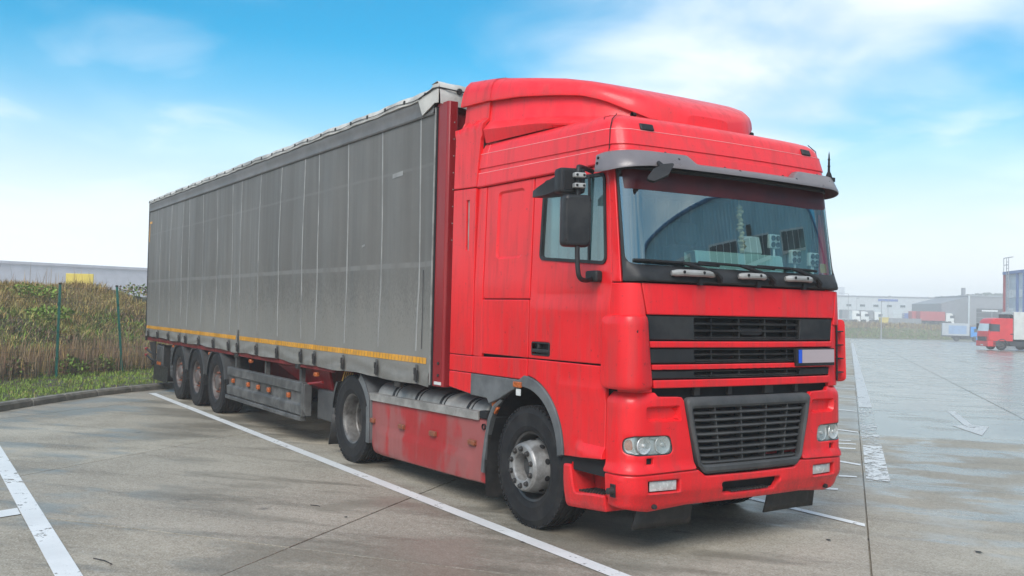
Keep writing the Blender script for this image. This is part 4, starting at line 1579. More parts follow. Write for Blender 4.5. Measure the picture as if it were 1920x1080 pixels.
# ---- wipers: arm, blade
def wiper(ub, ua, zt, tipL, tipR, zl, zr):
    m = MB()
    m.tube([fmap(ub, 2.135, 0.035), fmap(ub - 0.01, 2.15, 0.06), fmap(ub - 0.06, 2.185, 0.07), fmap(ua + 0.05, zt - 0.02, 0.05), fmap(ua, zt, 0.03)], [0.028, 0.025, 0.020, 0.015, 0.012], 8)
    w = m.build('wiper', MAT['black'], T)
    m = MB()
    m.tube([fmap(u, zl + (zr - zl) * k, 0.014 if 0 < k < 1 else 0.004) for k, u in ((k, tipL + (tipR - tipL) * k) for k in np.linspace(0, 1, 13))], 0.012, 6)
    m.tube([fmap(u, zl + (zr - zl) * k - 0.002, -0.008) for k, u in ((k, tipL + (tipR - tipL) * k) for k in np.linspace(0, 1, 13))], 0.006, 4)
    m.build('wiper_blade', MAT['black'], w)


wiper(-0.38, -0.72, 2.262, -1.17, -0.34, 2.272, 2.260)
wiper(0.22, -0.12, 2.265, -0.55, 0.30, 2.278, 2.262)
wiper(0.82, 0.50, 2.268, 0.10, 0.86, 2.275, 2.266)

# ---- grab handles under the windscreen
for u0, u1 in ((-0.86, -0.44), (-0.175, 0.125), (0.375, 0.715)):
    m = MB()
    w = u1 - u0
    for k in range(13):
        pass
    pts = [fmap(u0 + w * k / 12, 2.175, 0.045 + 0.030 * min(1, 5 * min(k, 12 - k) / 12)) for k in range(13)]
    m.tube(pts, [0.020] + [0.026] * 11 + [0.020], 10)
    h = m.build('grab_handle', MAT['handle'], T)
    for f in (0.2, 0.66, 0.93):
        m = MB()
        c = fmap(u0 + w * f, 2.176, 0.103)
        m.lathe([(0.012, -0.006), (0.012, 0.0), (0, 0.0)], 12, 'x', tuple(c))
        m.build('screw_hole', MAT['black'], h)
    m = MB()
    c = fmap((u0 + u1) / 2 + 0.08, 2.118, 0.03)
    m.obox(c, (0.012, 0, 0), (0, 0.02, 0), (0, 0, 0.025))
    m.build('handle_bracket', BLK, h)

# ---- roof: rounded cap with pressed swage lines
def outline(w, xf, xr, n=20):
    """half plan from rear flank round to the front middle, then the mirror"""
    R_ = 0.17
    pts = []
    for x in list(np.linspace(xr, -0.81, 3)) + [-0.805, -0.80, -0.795] + list(np.linspace(-0.7, 0.9, 9)):
        pts.append((x, w))
    uf = w - R_
    xs0 = xf - 0.045 * uf * uf
    for th in np.linspace(90, 0, 10):
        pts.append((xs0 - R_ + R_ * math.cos(R(th)), uf + R_ * math.sin(R(th))))
    for y in np.linspace(uf, 0, 8)[1:]:
        pts.append((xf - 0.045 * y * y, y))
    return pts


prof = [(3.030, 1.205, 1.23), (3.036, 1.232, 1.255), (3.044, 1.236, 1.258), (3.14, 1.231, 1.235), (3.147, 1.221, 1.226), (3.178, 1.220, 1.218), (3.183, 1.230, 1.226), (3.300, 1.222, 1.187), (3.307, 1.214, 1.179), (3.35, 1.205, 1.165), (3.385, 1.190, 1.14), (3.415, 1.16, 1.10), (3.44, 1.11, 1.03), (3.455, 1.02, 0.92), (3.465, 0.85, 0.7), (3.47, 0.6, 0.4)]
m = MB()
rows = []
for z, w, xf in prof:
    half = outline(w, xf, -0.955)
    full = [(x, -y) for x, y in half] + [(x, y) for x, y in reversed(half[:-1])]
    row = []
    for i, (x, y) in enumerate(full):
        k = min(i, len(full) - 1 - i)
        ins = 0.006 if k == 4 else 0.0
        zz = z + 0.022 * (1.1 - x) * max(0, min(1, (z - 3.05) / 0.2))
        yy = y - math.copysign(ins, y)
        row.append((x, yy, zz))
    rows.append(row)
m.grid(rows)
top = rows[-1]
b = len(m.v)
m.v += top
m.f.append(tuple(range(b, b + len(top))))
roof = m.build('cab_roof', MAT['red_roof'], T, sharp=28)
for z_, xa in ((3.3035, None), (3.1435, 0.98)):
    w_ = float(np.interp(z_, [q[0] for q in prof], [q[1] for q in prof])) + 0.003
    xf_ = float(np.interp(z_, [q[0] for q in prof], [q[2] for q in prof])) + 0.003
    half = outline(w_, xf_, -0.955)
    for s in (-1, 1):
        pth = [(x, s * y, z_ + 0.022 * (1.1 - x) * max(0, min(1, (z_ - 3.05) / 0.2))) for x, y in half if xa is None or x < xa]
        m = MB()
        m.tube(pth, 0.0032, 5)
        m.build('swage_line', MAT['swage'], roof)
# groove between the front and side roof mouldings
for s in (-1, 1):
    m = MB()
    m.tube([(1.045, s * 1.232, 3.05), (1.045, s * 1.223, 3.2), (1.035, s * 1.213, 3.30), (1.03, s * 1.19, 3.385), (1.0, s * 1.12, 3.44)], 0.004, 6)
    m.build('moulding_joint', MAT['black'], roof)
    m = MB()
    c = Vector((1.128, s * 0.93, 3.335))
    m.obox(c, Vector((0.02, 0, 0)), Vector((-0.008 * s, 0.062, 0)), Vector((-0.012, 0, 0.028)))
    m.build('roof_marker_lamp', BLK, roof, bevel=0.010)

# ---- sun visor
def vis_row(u):
    a = abs(u)
    k = max(0, min(1, (a - 0.56) / 0.11))
    k = k * k * (3 - 2 * k)
    e = max(0, min(1, (a - 1.05) / 0.22))
    out = 0.125 - 0.025 * e
    zt = 3.040 + 0.066 * k
    ot = 0.085 - 0.005 * k - 0.02 * e
    zl = 2.972 - 0.020 * e
    return [(0.012, zt + 0.014), (0.05 - 0.01 * e, zt + 0.010), (ot, zt), (ot + 0.010, zt - 0.008), (out - 0.006, zl + 0.040), (out + 0.002, zl + 0.012), (out, zl), (out - 0.008, zl + 0.002), (out - 0.016, zl + 0.036), (ot + 0.0, zt - 0.014), (0.05 - 0.01 * e, zt + 0.002), (0.012, zt + 0.004)]


us = np.concatenate([np.linspace(-1.40, -1.0, 14), np.linspace(-0.96, 0.96, 46), np.linspace(1.0, 1.40, 14)])
rows = []
for u in us:
    r_ = vis_row(u)
    ee = max(0, (abs(u) - 1.33) / 0.07)
    zc = 3.02
    rows.append([fmap(u, zc + (z - zc) * (1 - 0.08 * ee * ee), o) for o, z in r_])
m = MB()
m.grid([list(q) for q in zip(*rows)] )
for q in (0, -1):
    b = len(m.v)
    m.v += [tuple(p) for p in rows[q]]
    m.f.append(tuple(range(b, b + len(rows[q]))))
visor = m.build('sun_visor', MAT['visor'], T, sharp=40)
for u, z, o in ((-1.365, 3.068, 0.074), (-1.37, 3.025, 0.085), (-0.86, 3.11, 0.055), (-0.76, 3.055, 0.092), (-0.25, 3.045, 0.06), (-0.12, 3.02, 0.098), (0.45, 3.045, 0.06), (0.58, 3.02, 0.098), (0.95, 3.11, 0.055), (1.06, 3.05, 0.09)):
    m = MB()
    m.lathe([(0.0, 0.010), (0.010, 0.007), (0.011, -0.008)], 10, 'x', (0, 0, 0))
    so = m.build('screw', BLK, visor)
    c = fmap(u, z, o + 0.006)
    so.location = c
    nrm = (fmap(u, z, 0.1) - fmap(u, z, 0.0)).normalized()
    so.rotation_euler = (nrm + Vector((0, 0, 0.4))).to_track_quat('X', 'Z').to_euler()

# ---- aerial on the far end of the visor
c = fmap(1.13, 3.11, 0.06)
m = MB()
m.lathe([(0.026, -0.03), (0.030, 0.0), (0.022, 0.03), (0.012, 0.05), (0.010, 0.09), (0.013, 0.10), (0.010, 0.11), (0.009, 0.15), (0.012, 0.16), (0.008, 0.17), (0.005, 0.21), (0.0, 0.235)], 12, 'z', tuple(c))
m.build('aerial', MAT['black'], T)
m = MB()
m.obox(c + Vector((0, 0.02, -0.02)), (0.03, 0, 0), (0, 0.035, 0), (0, 0, 0.02))
m.build('aerial_mount', BLK, T, bevel=0.006)

# ---- front kerb mirror under the visor
c = fmap(-1.02, 2.905, 0.20)
m = MB()
m.tube([fmap(-0.99, 3.0, 0.13), fmap(-0.99, 2.965, 0.16), fmap(-0.99, 2.93, 0.18)], [0.016, 0.022, 0.018], 10)
fm = m.build('ramp_mirror', BLK, T)
m = MB()
pp = rpoly([(-0.175, -0.035, 0.03), (-0.10, -0.075, 0.03), (0.06, -0.035, 0.03), (0.16, 0.075, 0.02), (0.04, 0.085, 0.02), (-0.07, 0.055, 0.02)], 0.02)
nn = Vector((0.72, -0.35, 0.30)).normalized()
a1_ = Vector((0.10, 0.97, 0.12)).normalized()
a1_ = (a1_ - nn * a1_.dot(nn)).normalized()
a2_ = nn.cross(a1_)
if a2_.z < 0:
    a2_ = -a2_
for sc_, h0 in ((1.0, 0.0),):
    P0 = [c + a1_ * q[0] * 0.8 + a2_ * q[1] * 0.8 + nn * 0.012 for q in pp]
    m.prism(P0, -nn * 0.03)
m.build('mirror_housing', BLK, fm, bevel=0.006)

# ---- door mirrors
def mirrors(s):
    before = set(T.children)
    X0, Y0 = 0.99, s * 1.50
    m = MB()
    # tubular arm: from the roof edge out, down past both housings and back to the door
    path = [(0.86, s * 1.245, 2.985), (0.92, s * 1.36, 2.99), (0.99, s * 1.47, 2.985), (1.02, s * 1.50, 2.96), (1.025, s * 1.505, 2.86), (1.03, s * 1.505, 2.40), (1.035, s * 1.50, 2.20), (1.03, s * 1.47, 2.125), (0.97, s * 1.36, 2.115), (0.93, s * 1.27, 2.14)]
    sm_path = []
    for i in range(len(path) - 1):
        for k in range(4):
            f = k / 4
            p0, p1, p2, p3 = [Vector(path[max(0, min(len(path) - 1, i + j))]) for j in (-1, 0, 1, 2)]
            sm_path.append(0.5 * ((2 * p1) + (p2 - p0) * f + (2 * p0 - 5 * p1 + 4 * p2 - p3) * f * f + (3 * p1 - p0 - 3 * p2 + p3) * f ** 3))
    sm_path.append(Vector(path[-1]))
    m.tube(sm_path, 0.019, 10)
    arm = m.build('mirror_arm', BLK, T)
    m = MB()
    m.obox((0.93, s * 1.265, 2.15), (0.075, 0, 0), (0, 0.035, 0), (0, 0, 0.045))
    m.build('mirror_foot', BLK, arm, bevel=0.02, seg=3)

    def housing(name, cx, cy, cz, w, h, dep, yaw, r_=0.04):
        m = MB()
        ax = Vector((math.cos(yaw), s * -math.sin(yaw) * -1, 0))      # forward normal of the shell
        nrm = Vector((math.cos(yaw), s * math.sin(yaw), 0))
        tx = Vector((-nrm.y, nrm.x, 0))
        rows = []
        base = rpoly([(-w / 2, -h / 2), (w / 2, -h / 2), (w / 2, h / 2), (-w / 2, h / 2)], r_, 5)
        C = Vector((cx, cy, cz))
        for sc, d in ((0.97, -dep / 2), (1.0, -dep * 0.40), (1.0, dep * 0.1), (0.97, dep * 0.34), (0.90, dep * 0.47), (0.78, dep * 0.5)):
            rows.append([C + tx * a * sc + Vector((0, 0, b * (1 - (1 - sc) * 0.6))) + nrm * d for a, b in base + base[:1]])
        m.grid(rows)
        for q in (0, -1):
            k = len(m.v)
            m.v += [tuple(p) for p in rows[q][:-1]]
            m.f.append(tuple(range(k, k + len(base))))
        o = m.build(name, BLK, arm, sharp=45)
        return o, C, nrm, tx
    o, C, nrm, tx = housing('mirror_housing', 1.005, s * 1.505, 2.565, 0.225, 0.40, 0.11, R(15))
    for a in (-0.095, 0.095):
        for b in (-0.155, 0.155):
            m = MB()
            m.lathe([(0.008, -0.004), (0.008, 0.001), (0, 0.001)], 10, 'x', (0, 0, 0))
            d = m.build('screw_hole', MAT['black'], o)
            d.location = C + nrm * 0.053 + tx * a + Vector((0, 0, b))
            d.rotation_euler = nrm.to_track_quat('X', 'Z').to_euler()
    m = MB()
    q = rpoly([(-0.11, -0.18), (0.11, -0.18), (0.11, 0.18), (-0.11, 0.18)], 0.03)
    m.add([C - nrm * 0.056 + tx * a + Vector((0, 0, b)) for a, b in q], [tuple(range(len(q)))])
    m.build('mirror_glass', MAT['lens'], o, smooth=False)
    o, C, nrm, tx = housing('wide_mirror_housing', 0.935, s * 1.515, 2.875, 0.22, 0.195, 0.12, R(15), 0.03)
    m = MB()
    m.obox(C + nrm * 0.058, nrm * 0.006, tx * 0.07, Vector((0, 0, 0.075)))
    m.obox(C + nrm * 0.066 - tx * 0.05 * s, nrm * 0.006, tx * 0.012, Vector((0, 0, 0.035)))
    m.build('mirror_backplate', MAT['black'], o, bevel=0.004)
    for dz in (0.035, -0.045):
        m = MB()
        m.obox(Vector((1.045, s * 1.51, 2.875 + dz)), nrm * 0.03, tx * 0.045, Vector((0, 0, 0.018)))
        cl_ = m.build('clamp', MAT['handle'], o, bevel=0.006)
        for k in (-1, 1):
            m = MB()
            m.lathe([(0.0, 0.008), (0.009, 0.006), (0.010, -0.01)], 8, 'x', (0, 0, 0))
            bo = m.build('bolt', MAT['black'], cl_)
            bo.location = Vector((1.045, s * 1.51, 2.875 + dz)) + nrm * 0.032 + tx * 0.028 * k
            bo.rotation_euler = nrm.to_track_quat('X', 'Z').to_euler()
    # kerb-view hood reaching rearwards and out
    m = MB()
    rows = []
    for f, hw, zt, zb in ((0.0, 0.06, 0.07, -0.06), (0.12, 0.075, 0.055, -0.075), (0.35, 0.085, 0.015, -0.09), (0.65, 0.07, -0.025, -0.09), (0.9, 0.045, -0.055, -0.088), (1.0, 0.02, -0.072, -0.085)):
        cx, cy = 0.845 - 0.36 * f, s * (1.51 + 0.03 * f)
        rows.append([(cx, cy - hw, 2.87 + zb), (cx, cy - hw, 2.87 + zt * 0.7), (cx, cy - hw * 0.6, 2.87 + zt), (cx, cy + hw * 0.6, 2.87 + zt), (cx, cy + hw, 2.87 + zt * 0.7), (cx, cy + hw, 2.87 + zb), (cx, cy - hw, 2.87 + zb)])
    m.grid(rows)
    m.build('kerb_mirror_hood', BLK, arm)
    if s > 0:
        arm.location = (-0.22, -0.03, 0)


mirrors(-1)
mirrors(1)

# ---- air deflector on the roof: nose narrows forward, flanks run back to the collar
def fair_w(x):
    return float(np.interp(x, [-1.33, -0.8, -0.3, 0.1, 0.45, 0.68, 0.80, 0.86], [1.225, 1.215, 1.15, 1.05, 0.90, 0.74, 0.55, 0.25]))


def fair_top(x):
    return float(np.interp(x, [-1.33, -1.1, -0.8, -0.4, 0.0, 0.3, 0.55, 0.72, 0.82, 0.86], [4.145, 4.125, 4.09, 4.02, 3.95, 3.88, 3.79, 3.71, 3.63, 3.57]))


def fair_bot(x):
    return float(np.interp(x, [-1.33, -0.8, -0.4, 0.0, 0.3, 0.5, 0.7, 0.80, 0.86], [3.865, 3.845, 3.82, 3.775, 3.735, 3.67, 3.56, 3.49, 3.46]))


def fair_row(x, sec):
    w, zt, zb = fair_w(x), fair_top(x), fair_bot(x)
    h = zt - zb
    half = [(w - 0.035 * min(1, w), zb), (w - 0.004, zb), (w, zb + 0.015), (w - 0.010, zb + h * 0.45), (w - min(0.035, 0.05 * w), zb + h * 0.72), (w - min(0.085, 0.11 * w), zb + h * 0.90), (w - min(0.17, 0.23 * w), zb + h * 0.985), (w * 0.62, zt + 0.002), (w * 0.31, zt + 0.004), (0, zt + 0.005)]
    half = [(max(0.0, y), z) for y, z in half]
    return [(x, -y, z) for y, z in half] + [(x, y, z) for y, z in reversed(half[:-1])]


xs = list(np.linspace(-0.80, 0.6, 22)) + [0.66, 0.71, 0.75, 0.79, 0.82, 0.845, 0.86]
m = MB()
m.grid([fair_row(x, 0) for x in xs])
m.v += [p for p in fair_row(0.86, 0)]
m.f.append(tuple(range(len(m.v) - 19, len(m.v))))
m.build('roof_deflector', MAT['red_roof'], T, sharp=50)
m = MB()
rows = []
for x in np.linspace(-1.33, -0.785, 7):
    rw = fair_row(x, 0)
    # the rear edge rakes: lower corner sits further back than the crown
    rows.append([(p[0] - 0.05 * max(0, (4.05 - p[2]) / 0.2) * (-0.808 - x) / 0.52 + (0.05 if x < -1.3 else 0), p[1] * 1.003, p[2] + 0.004) for p in rw])
m.grid(rows)
m.build('deflector_rear_section', RED, T, sharp=50)
# recessed flank below the deflector, with the raised ledge that runs along the roof edge
for s in (-1, 1):
    m = MB()
    rows = []
    for x in np.linspace(-0.86, 0.72, 20):
        f = (x + 0.86) / 1.58
        w = fair_w(x) - 0.05
        zb = 3.47
        zl = float(np.interp(f, [0, 0.5, 0.85, 1.0], [3.66, 3.60, 3.535, 3.48]))
        lw = min(float(np.interp(f, [0, 0.6, 0.85, 1], [1.235, 1.195, 1.10, 0.98])), 1.235)
        zt = fair_bot(x) + 0.03
        rows.append([(x, s * (lw - 0.03), zb - 0.02), (x, s * lw, zl - 0.10), (x, s * (lw + 0.004), zl - 0.085), (x, s * (w + 0.015), max(zl - 0.01, zb)), (x, s * w, max(zl + 0.01, zb + 0.01)), (x, s * (w - 0.01), max(zt, zl + 0.02))])
    m.grid(rows)
    m.build('deflector_flank', MAT['red_roof'], T, sharp=35)
    # deflector leg bolt
    m = MB()
    m.lathe([(0.0, 0.02), (0.02, 0.015), (0.022, -0.02)], 12, 'y', (0.70, s * 0.70, 3.535))
    m.build('deflector_bolt', BLK, T)

m = MB()
m.grid([[(x, -max(0.05, fair_w(x) - 0.07), 3.40), (x, -max(0.05, fair_w(x) - 0.07), fair_bot(x) + 0.04), (x, max(0.05, fair_w(x) - 0.07), fair_bot(x) + 0.04), (x, max(0.05, fair_w(x) - 0.07), 3.40)] for x in np.linspace(-0.8, 0.84, 24)])
m.build('deflector_base', MAT['red_roof'], T)
# ---- side collars between cab and trailer
for s in (-1, 1):
    def cm(x, z, h=0.0, s=s):
        return Vector((x, s * (1.242 + h), z))
    slot = rpoly([(-1.135, 2.44), (-1.085, 2.44), (-1.085, 2.925), (-1.14, 2.925)], 0.008)
    panel('collar_panel', rpoly([(-1.412, 1.432), (-0.972, 1.432), (-0.962, 3.03), (-1.402, 3.045)], 0.015), cm, RED, T, holes=[slot], t=0.04, grid=0.1)
    panel('collar_panel', rpoly([(-1.412, 1.268), (-0.972, 1.268), (-0.972, 1.424), (-1.412, 1.424)], 0.015), cm, RED, T, t=0.04, grid=0.1)
    panel('collar_panel', rpoly([(-1.412, 1.105), (-0.972, 1.065), (-0.972, 1.260), (-1.412, 1.260)], 0.02), cm, RED, T, t=0.04, grid=0.1)

    def cm2(x, z, h=0.0, s=s):
        k = max(0, min(1, (z - 3.55) / 0.05))
        k2 = max(0, min(1, (z - 3.635) / 0.03))
        return Vector((x, s * (1.242 + h + 0.012 * k - 0.07 * k2), z))
    ex = [(x, z) for x in (-1.3, -1.15, -1.0) for z in (3.55, 3.60, 3.636, 3.665)]
    panel('collar_panel', rpoly([(-1.402, 3.057), (-0.962, 3.042), (-0.90, 3.49, 0.02), (-0.872, 3.53, 0), (-0.84, 3.86, 0), (-1.285, 3.885, 0), (-1.325, 3.66, 0), (-1.385, 3.64, 0), (-1.385, 3.55, 0)], 0.012), cm2, RED, T, t=0.04, grid=0.06, extra=ex)
    m = MB()
    m.obox((-1.11, s * 1.215, 2.68), (0.03, 0, 0), (0, 0.006, 0), (0, 0, 0.25))
    m.build('collar_vent', MAT['alu'], T)
# cab back wall and floor
m = MB()
m.box(-0.94, -0.90, -1.2, 1.2, 1.1, 3.46)
m.build('cab_back_wall', MAT['black_pl'], T)
m = MB()
m.box(-0.92, 1.2, -1.19, 1.19, 1.22, 1.30)
m.build('cab_floor', MAT['black'], T)
m = MB()
m.box(-0.92, 1.0, -1.17, 1.17, 3.02, 3.05)
m.build('cab_headlining', MAT['pelmet'], T)

# ---- cab interior
m = MB()
rows = []
for u in np.linspace(-1.1, 1.1, 23):
    rows.append([fmap(u, 2.10, -0.10), fmap(u, 2.215, -0.05), fmap(u, 2.225, -0.18), Vector((0.85, u * 0.98, 2.20)), Vector((0.78, u * 0.98, 2.05)), Vector((0.78, u * 0.98, 1.3))])
m.grid(rows)
m.build('dashboard', MAT['dash'], T)
# pelmet across the top of the windscreen
m = MB()
rows = []
for u in np.linspace(-1.13, 1.13, 40):
    zb = 2.83 + 0.02 * math.cos(u * 2) - (0.03 if abs(u) > 1.05 else 0)
    rows.append([fmap(u, 3.0, -0.05), fmap(u, 2.93, -0.055 + 0.006 * math.sin(u * 30)), fmap(u, zb, -0.06 + 0.008 * math.sin(u * 30))])
m.grid(rows)
m.build('windscreen_pelmet', MAT['pelmet'], T)
# bunk curtain across the back and pleated curtains at the side windows
m = MB()
m.grid([[(-0.25 + 0.03 * math.sin(y * 40), y, z) for y in np.linspace(-1.15, 1.15, 160)] for z in (1.3, 2.2, 3.0)])
m.build('bunk_curtain', MAT['dash'], T)
for s in (-1, 1):
    m = MB()
    m.grid([[(x, s * (1.135 + 0.012 * math.sin(x * 46)), z) for x in np.linspace(0.02, 1.05, 90)] for z in (2.15, 2.6, 3.02)])
    m.build('window_curtain', MAT['cloth'], T)
# seats and steering wheel
for y in (-0.62, 0.62):
    m = MB()
    m.box(-0.05, 0.45, y - 0.26, y + 0.26, 1.65, 1.80)
    m.obox((-0.02, y, 2.15), (0.07, 0, 0.02), (0, 0.25, 0), (-0.05, 0, 0.38))
    m.obox((-0.06, y, 2.66), (0.05, 0, 0.01), (0, 0.14, 0), (-0.02, 0, 0.10))
    m.build('seat', MAT['dash'], T, bevel=0.04, seg=3)
m = MB()
ring = [(0.66 + 0.10 * math.sin(a), 0.62 + 0.23 * math.cos(a), 2.16 + 0.20 * math.sin(a)) for a in np.linspace(0, 2 * PI, 33)]
m.tube(ring, 0.016, 8)
m.tube([(0.66, 0.42, 2.16), (0.69, 0.62, 2.12), (0.66, 0.82, 2.16)], 0.018, 6)
m.build('steering_wheel', MAT['black_pl'], T)

# ---- front axle, frame rails, tanks
m = MB()
for s in (-1, 1):
    m.box(-5.0, 0.9, s * 0.42 - 0.04, s * 0.42 + 0.04, 0.72, 0.98)
m.build('frame_rail', MAT['iron'], T)
m = MB()
m.tube([(0, -0.95, 0.50), (0, 0.95, 0.50)], 0.07, 12)
m.tube([(-3.85, -0.9, 0.52), (-3.85, -0.25, 0.52), (-3.85, 0, 0.52), (-3.85, 0.25, 0.52), (-3.85, 0.9, 0.52)], [0.09, 0.1, 0.2, 0.1, 0.09], 14)
m.build('axle', MAT['iron'], T)
m = MB()
m.box(-0.6, 0.9, -0.4, 0.4, 0.45, 1.2)
m.build('engine_block', MAT['black'], T, bevel=0.05)
# fifth wheel plate
m = MB()
m.box(-4.4, -2.9, -0.45, 0.45, 1.0, 1.10)
m.build('fifth_wheel', MAT['iron'], T, bevel=0.02)
for s in (-1, 1):
    sm = lambda x, z, h=0.0, s=s: Vector((x, s * (1.20 + h), z))
    tank = MB()
    prof_t = rpoly([(s * 0.56, 0.30, 0.12), (s * 1.17, 0.30, 0.12), (s * 1.17, 1.0, 0.2), (s * 0.56, 1.03, 0.2)], 0.14, 6)
    tank.prism([(-3.25, y, z) for y, z in prof_t], (2.42, 0, 0))
    tk = tank.build('fuel_tank', MAT['alu'], T, bevel=0.02)
    for xx in (-2.85, -2.30, -1.75, -1.20):
        m = MB()
        po_ = offset_poly(prof_t if area2(prof_t) > 0 else prof_t[::-1], -0.006)
        m.prism([(xx, y, z) for y, z in po_], (0.045, 0, 0))
        m.build('tank_strap', BLK, tk)
        m = MB()
        m.prism([(xx + 0.09, y, z) for y, z in offset_poly(po_, 0.003)], (0.02, 0, 0))
        m.build('tank_strap', BLK, tk)
    m = MB()
    m.lathe([(0.07, 0.96), (0.075, 1.025), (0.095, 1.03), (0.095, 1.07), (0.08, 1.082), (0.03, 1.085), (0.025, 1.12), (0.0, 1.125)], 20, 'z', (-2.98, s * 1.0, 0))
    m.build('tank_cap', BLK, tk)
    # muddy red side skirt with aluminium top strip

    def skhf(x, z):
        return 0.020 * max(0, min(1, (0.50 - z) / 0.03)) * max(0, min(1, (-0.95 - x) / 0.1)) * max(0, min(1, (x + 3.2) / 0.15)) - 0.05 * max(0, min(1, (0.28 - z) / 0.12)) ** 2
    sk = panel('side_skirt', rpoly([(-3.40, 0.80, 0.01), (-3.27, 0.185, 0.05), (-0.745, 0.245, 0.03), (-0.685, 0.845, 0.02)], 0.02), sm, MAT['red_skirt'], T, hf=skhf, grid=0.045, r=0.014, t=0.05)
    m = MB()
    m.prism([(-3.44, s * 1.205, 0.790), (-0.86, s * 1.205, 0.828), (-0.86, s * 1.205, 0.905), (-3.46, s * 1.205, 0.872)], (0, s * 0.022, 0))
    m.prism([(-3.46, s * 1.10, 0.868), (-0.86, s * 1.10, 0.901), (-0.86, s * 1.10, 0.907), (-3.46, s * 1.10, 0.874)], (0, s * 0.127, 0))
    m.build('skirt_top_strip', MAT['alu'], T, bevel=0.004)
    for xx, zz in ((on_y(697, 788, -1.22).x, on_y(697, 788, -1.22).z), (on_y(752, 800, -1.22).x, on_y(752, 800, -1.22).z), (on_y(810.5, 813, -1.22).x, on_y(810.5, 813, -1.22).z), (on_y(884, 829.5, -1.22).x, on_y(884, 829.5, -1.22).z)):
        m = MB()
        m.box(xx - 0.062, xx + 0.062, s * 1.205 - 0.028, s * 1.205 + 0.028, zz - 0.026, zz + 0.026)
        m.build('side_marker', MAT['orange_dull'], sk, bevel=0.008)
    m = MB()
    m.lathe([(0.028, -0.02), (0.028, 0.004), (0.018, 0.006), (0.0, 0.002)], 14, 'y', (-0.775, s * 1.2, 0.775))
    m.build('skirt_catch', BLK, sk)
    m = MB()
    m.box(-0.85, -0.70, s * 1.17 - 0.05, s * 1.17 + 0.05, 0.85, 0.92)
    m.build('valve_block', MAT['black'], T, bevel=0.01)
    # drive axle mudguards
    m = MB()
    seg_pts = arc(-3.85, 0.55, 0.60, 20, 62, 9)
    rows = [[(x, s * 1.235, z), (x, s * 0.66, z)] for x, z in [(-3.285, 0.30), (-3.285, 0.55)] + [(-3.30, 0.70)] + seg_pts[1:]]
    edge_r = [[(x + 0.0, s * 1.24, z), (x - 0.085 if z < 0.75 else x - 0.05, s * 1.245, z - (0.0 if z < 0.75 else 0.075))] for x, z in [(-3.285, 0.30), (-3.285, 0.55)] + [(-3.30, 0.70)] + seg_pts[1:]]
    m.grid(rows)
    m.grid(edge_r)
    m.build('rear_mudguard', MAT['grey_trim'], T)
    m = MB()
    seg2 = arc(-3.85, 0.55, 0.60, 140, 176, 8)
    m.grid([[(x, s * 1.235, z), (x, s * 0.66, z)] for x, z in seg2])
    m.grid([[(x, s * 1.24, z), (x + 0.05, s * 1.243, z - 0.01)] for x, z in seg2])
    m.build('rear_mudguard', MAT['grey_pl'], T)
    m = MB()
    rows = [[(-4.47 - 0.10 * k, s * y, 0.52 - 0.40 * k) for y in (0.66, 0.95, 1.22)] for k in (0, 0.5, 1.0)]
    m.grid(rows)
    o = m.build('mud_flap', MAT['rubber_flap'], T)
    md = o.modifiers.new('s', 'SOLIDIFY')
    md.thickness = 0.014


# ------------------------------------------------------------------ wheels
def tyre_mesh(name, ro, ri, w, seg=72, ribs=4, lug=True):
    """tyre about the Y axis, outer face towards -Y"""
    h = w / 2
    P = [(ri, -h * 0.80), (ri + 0.010, -h * 0.90), (ri + 0.025, -h * 0.97), (ri + 0.055, -h * 1.0), (ri + 0.06, -h * 1.012), (ri + 0.068, -h * 1.0), (ri + (ro - ri) * 0.50, -h * 1.03), (ri + (ro - ri) * 0.70, -h * 1.0), (ri + (ro - ri) * 0.72, -h * 1.008), (ri + (ro - ri) * 0.74, -h * 0.99), (ro - 0.035, -h * 0.955), (ro - 0.012, -h * 0.90), (ro - 0.003, -h * 0.84)]
    tw = h * 0.82
    gw = 0.011
    for k in range(ribs):
        c_ = -tw + 2 * tw * (k + 0.5) / ribs
        P += [(ro, c_ - gw - 0.001), (ro - 0.014, c_ - gw * 0.6), (ro - 0.014, c_ + gw * 0.6), (ro, c_ + gw + 0.001)]
    P += [(ro - 0.003, h * 0.84), (ro - 0.012, h * 0.90), (ro - 0.035, h * 0.955), (ri + (ro - ri) * 0.5, h * 1.03), (ri + 0.03, h * 0.97), (ri, h * 0.8)]
    m = MB()
    m.lathe(P, seg)
    # notches along the shoulders
    if lug:
        for k in range(60):
            a = 2 * PI * k / 60
            for sd in (-1, 1):
                c = Vector((math.cos(a) * (ro - 0.012), sd * h * 0.905, math.sin(a) * (ro - 0.012)))
                rad = Vector((math.cos(a), 0, math.sin(a)))
                tan = Vector((-math.sin(a), 0, math.cos(a)))
                m.obox(c, rad * 0.010, tan * 0.017, Vector((0, 0.008, 0)))
    me = m
    return me


def mk(m, name, mat, parent, **k):
    return m.build(name, mat, parent, **k)


NUT = None


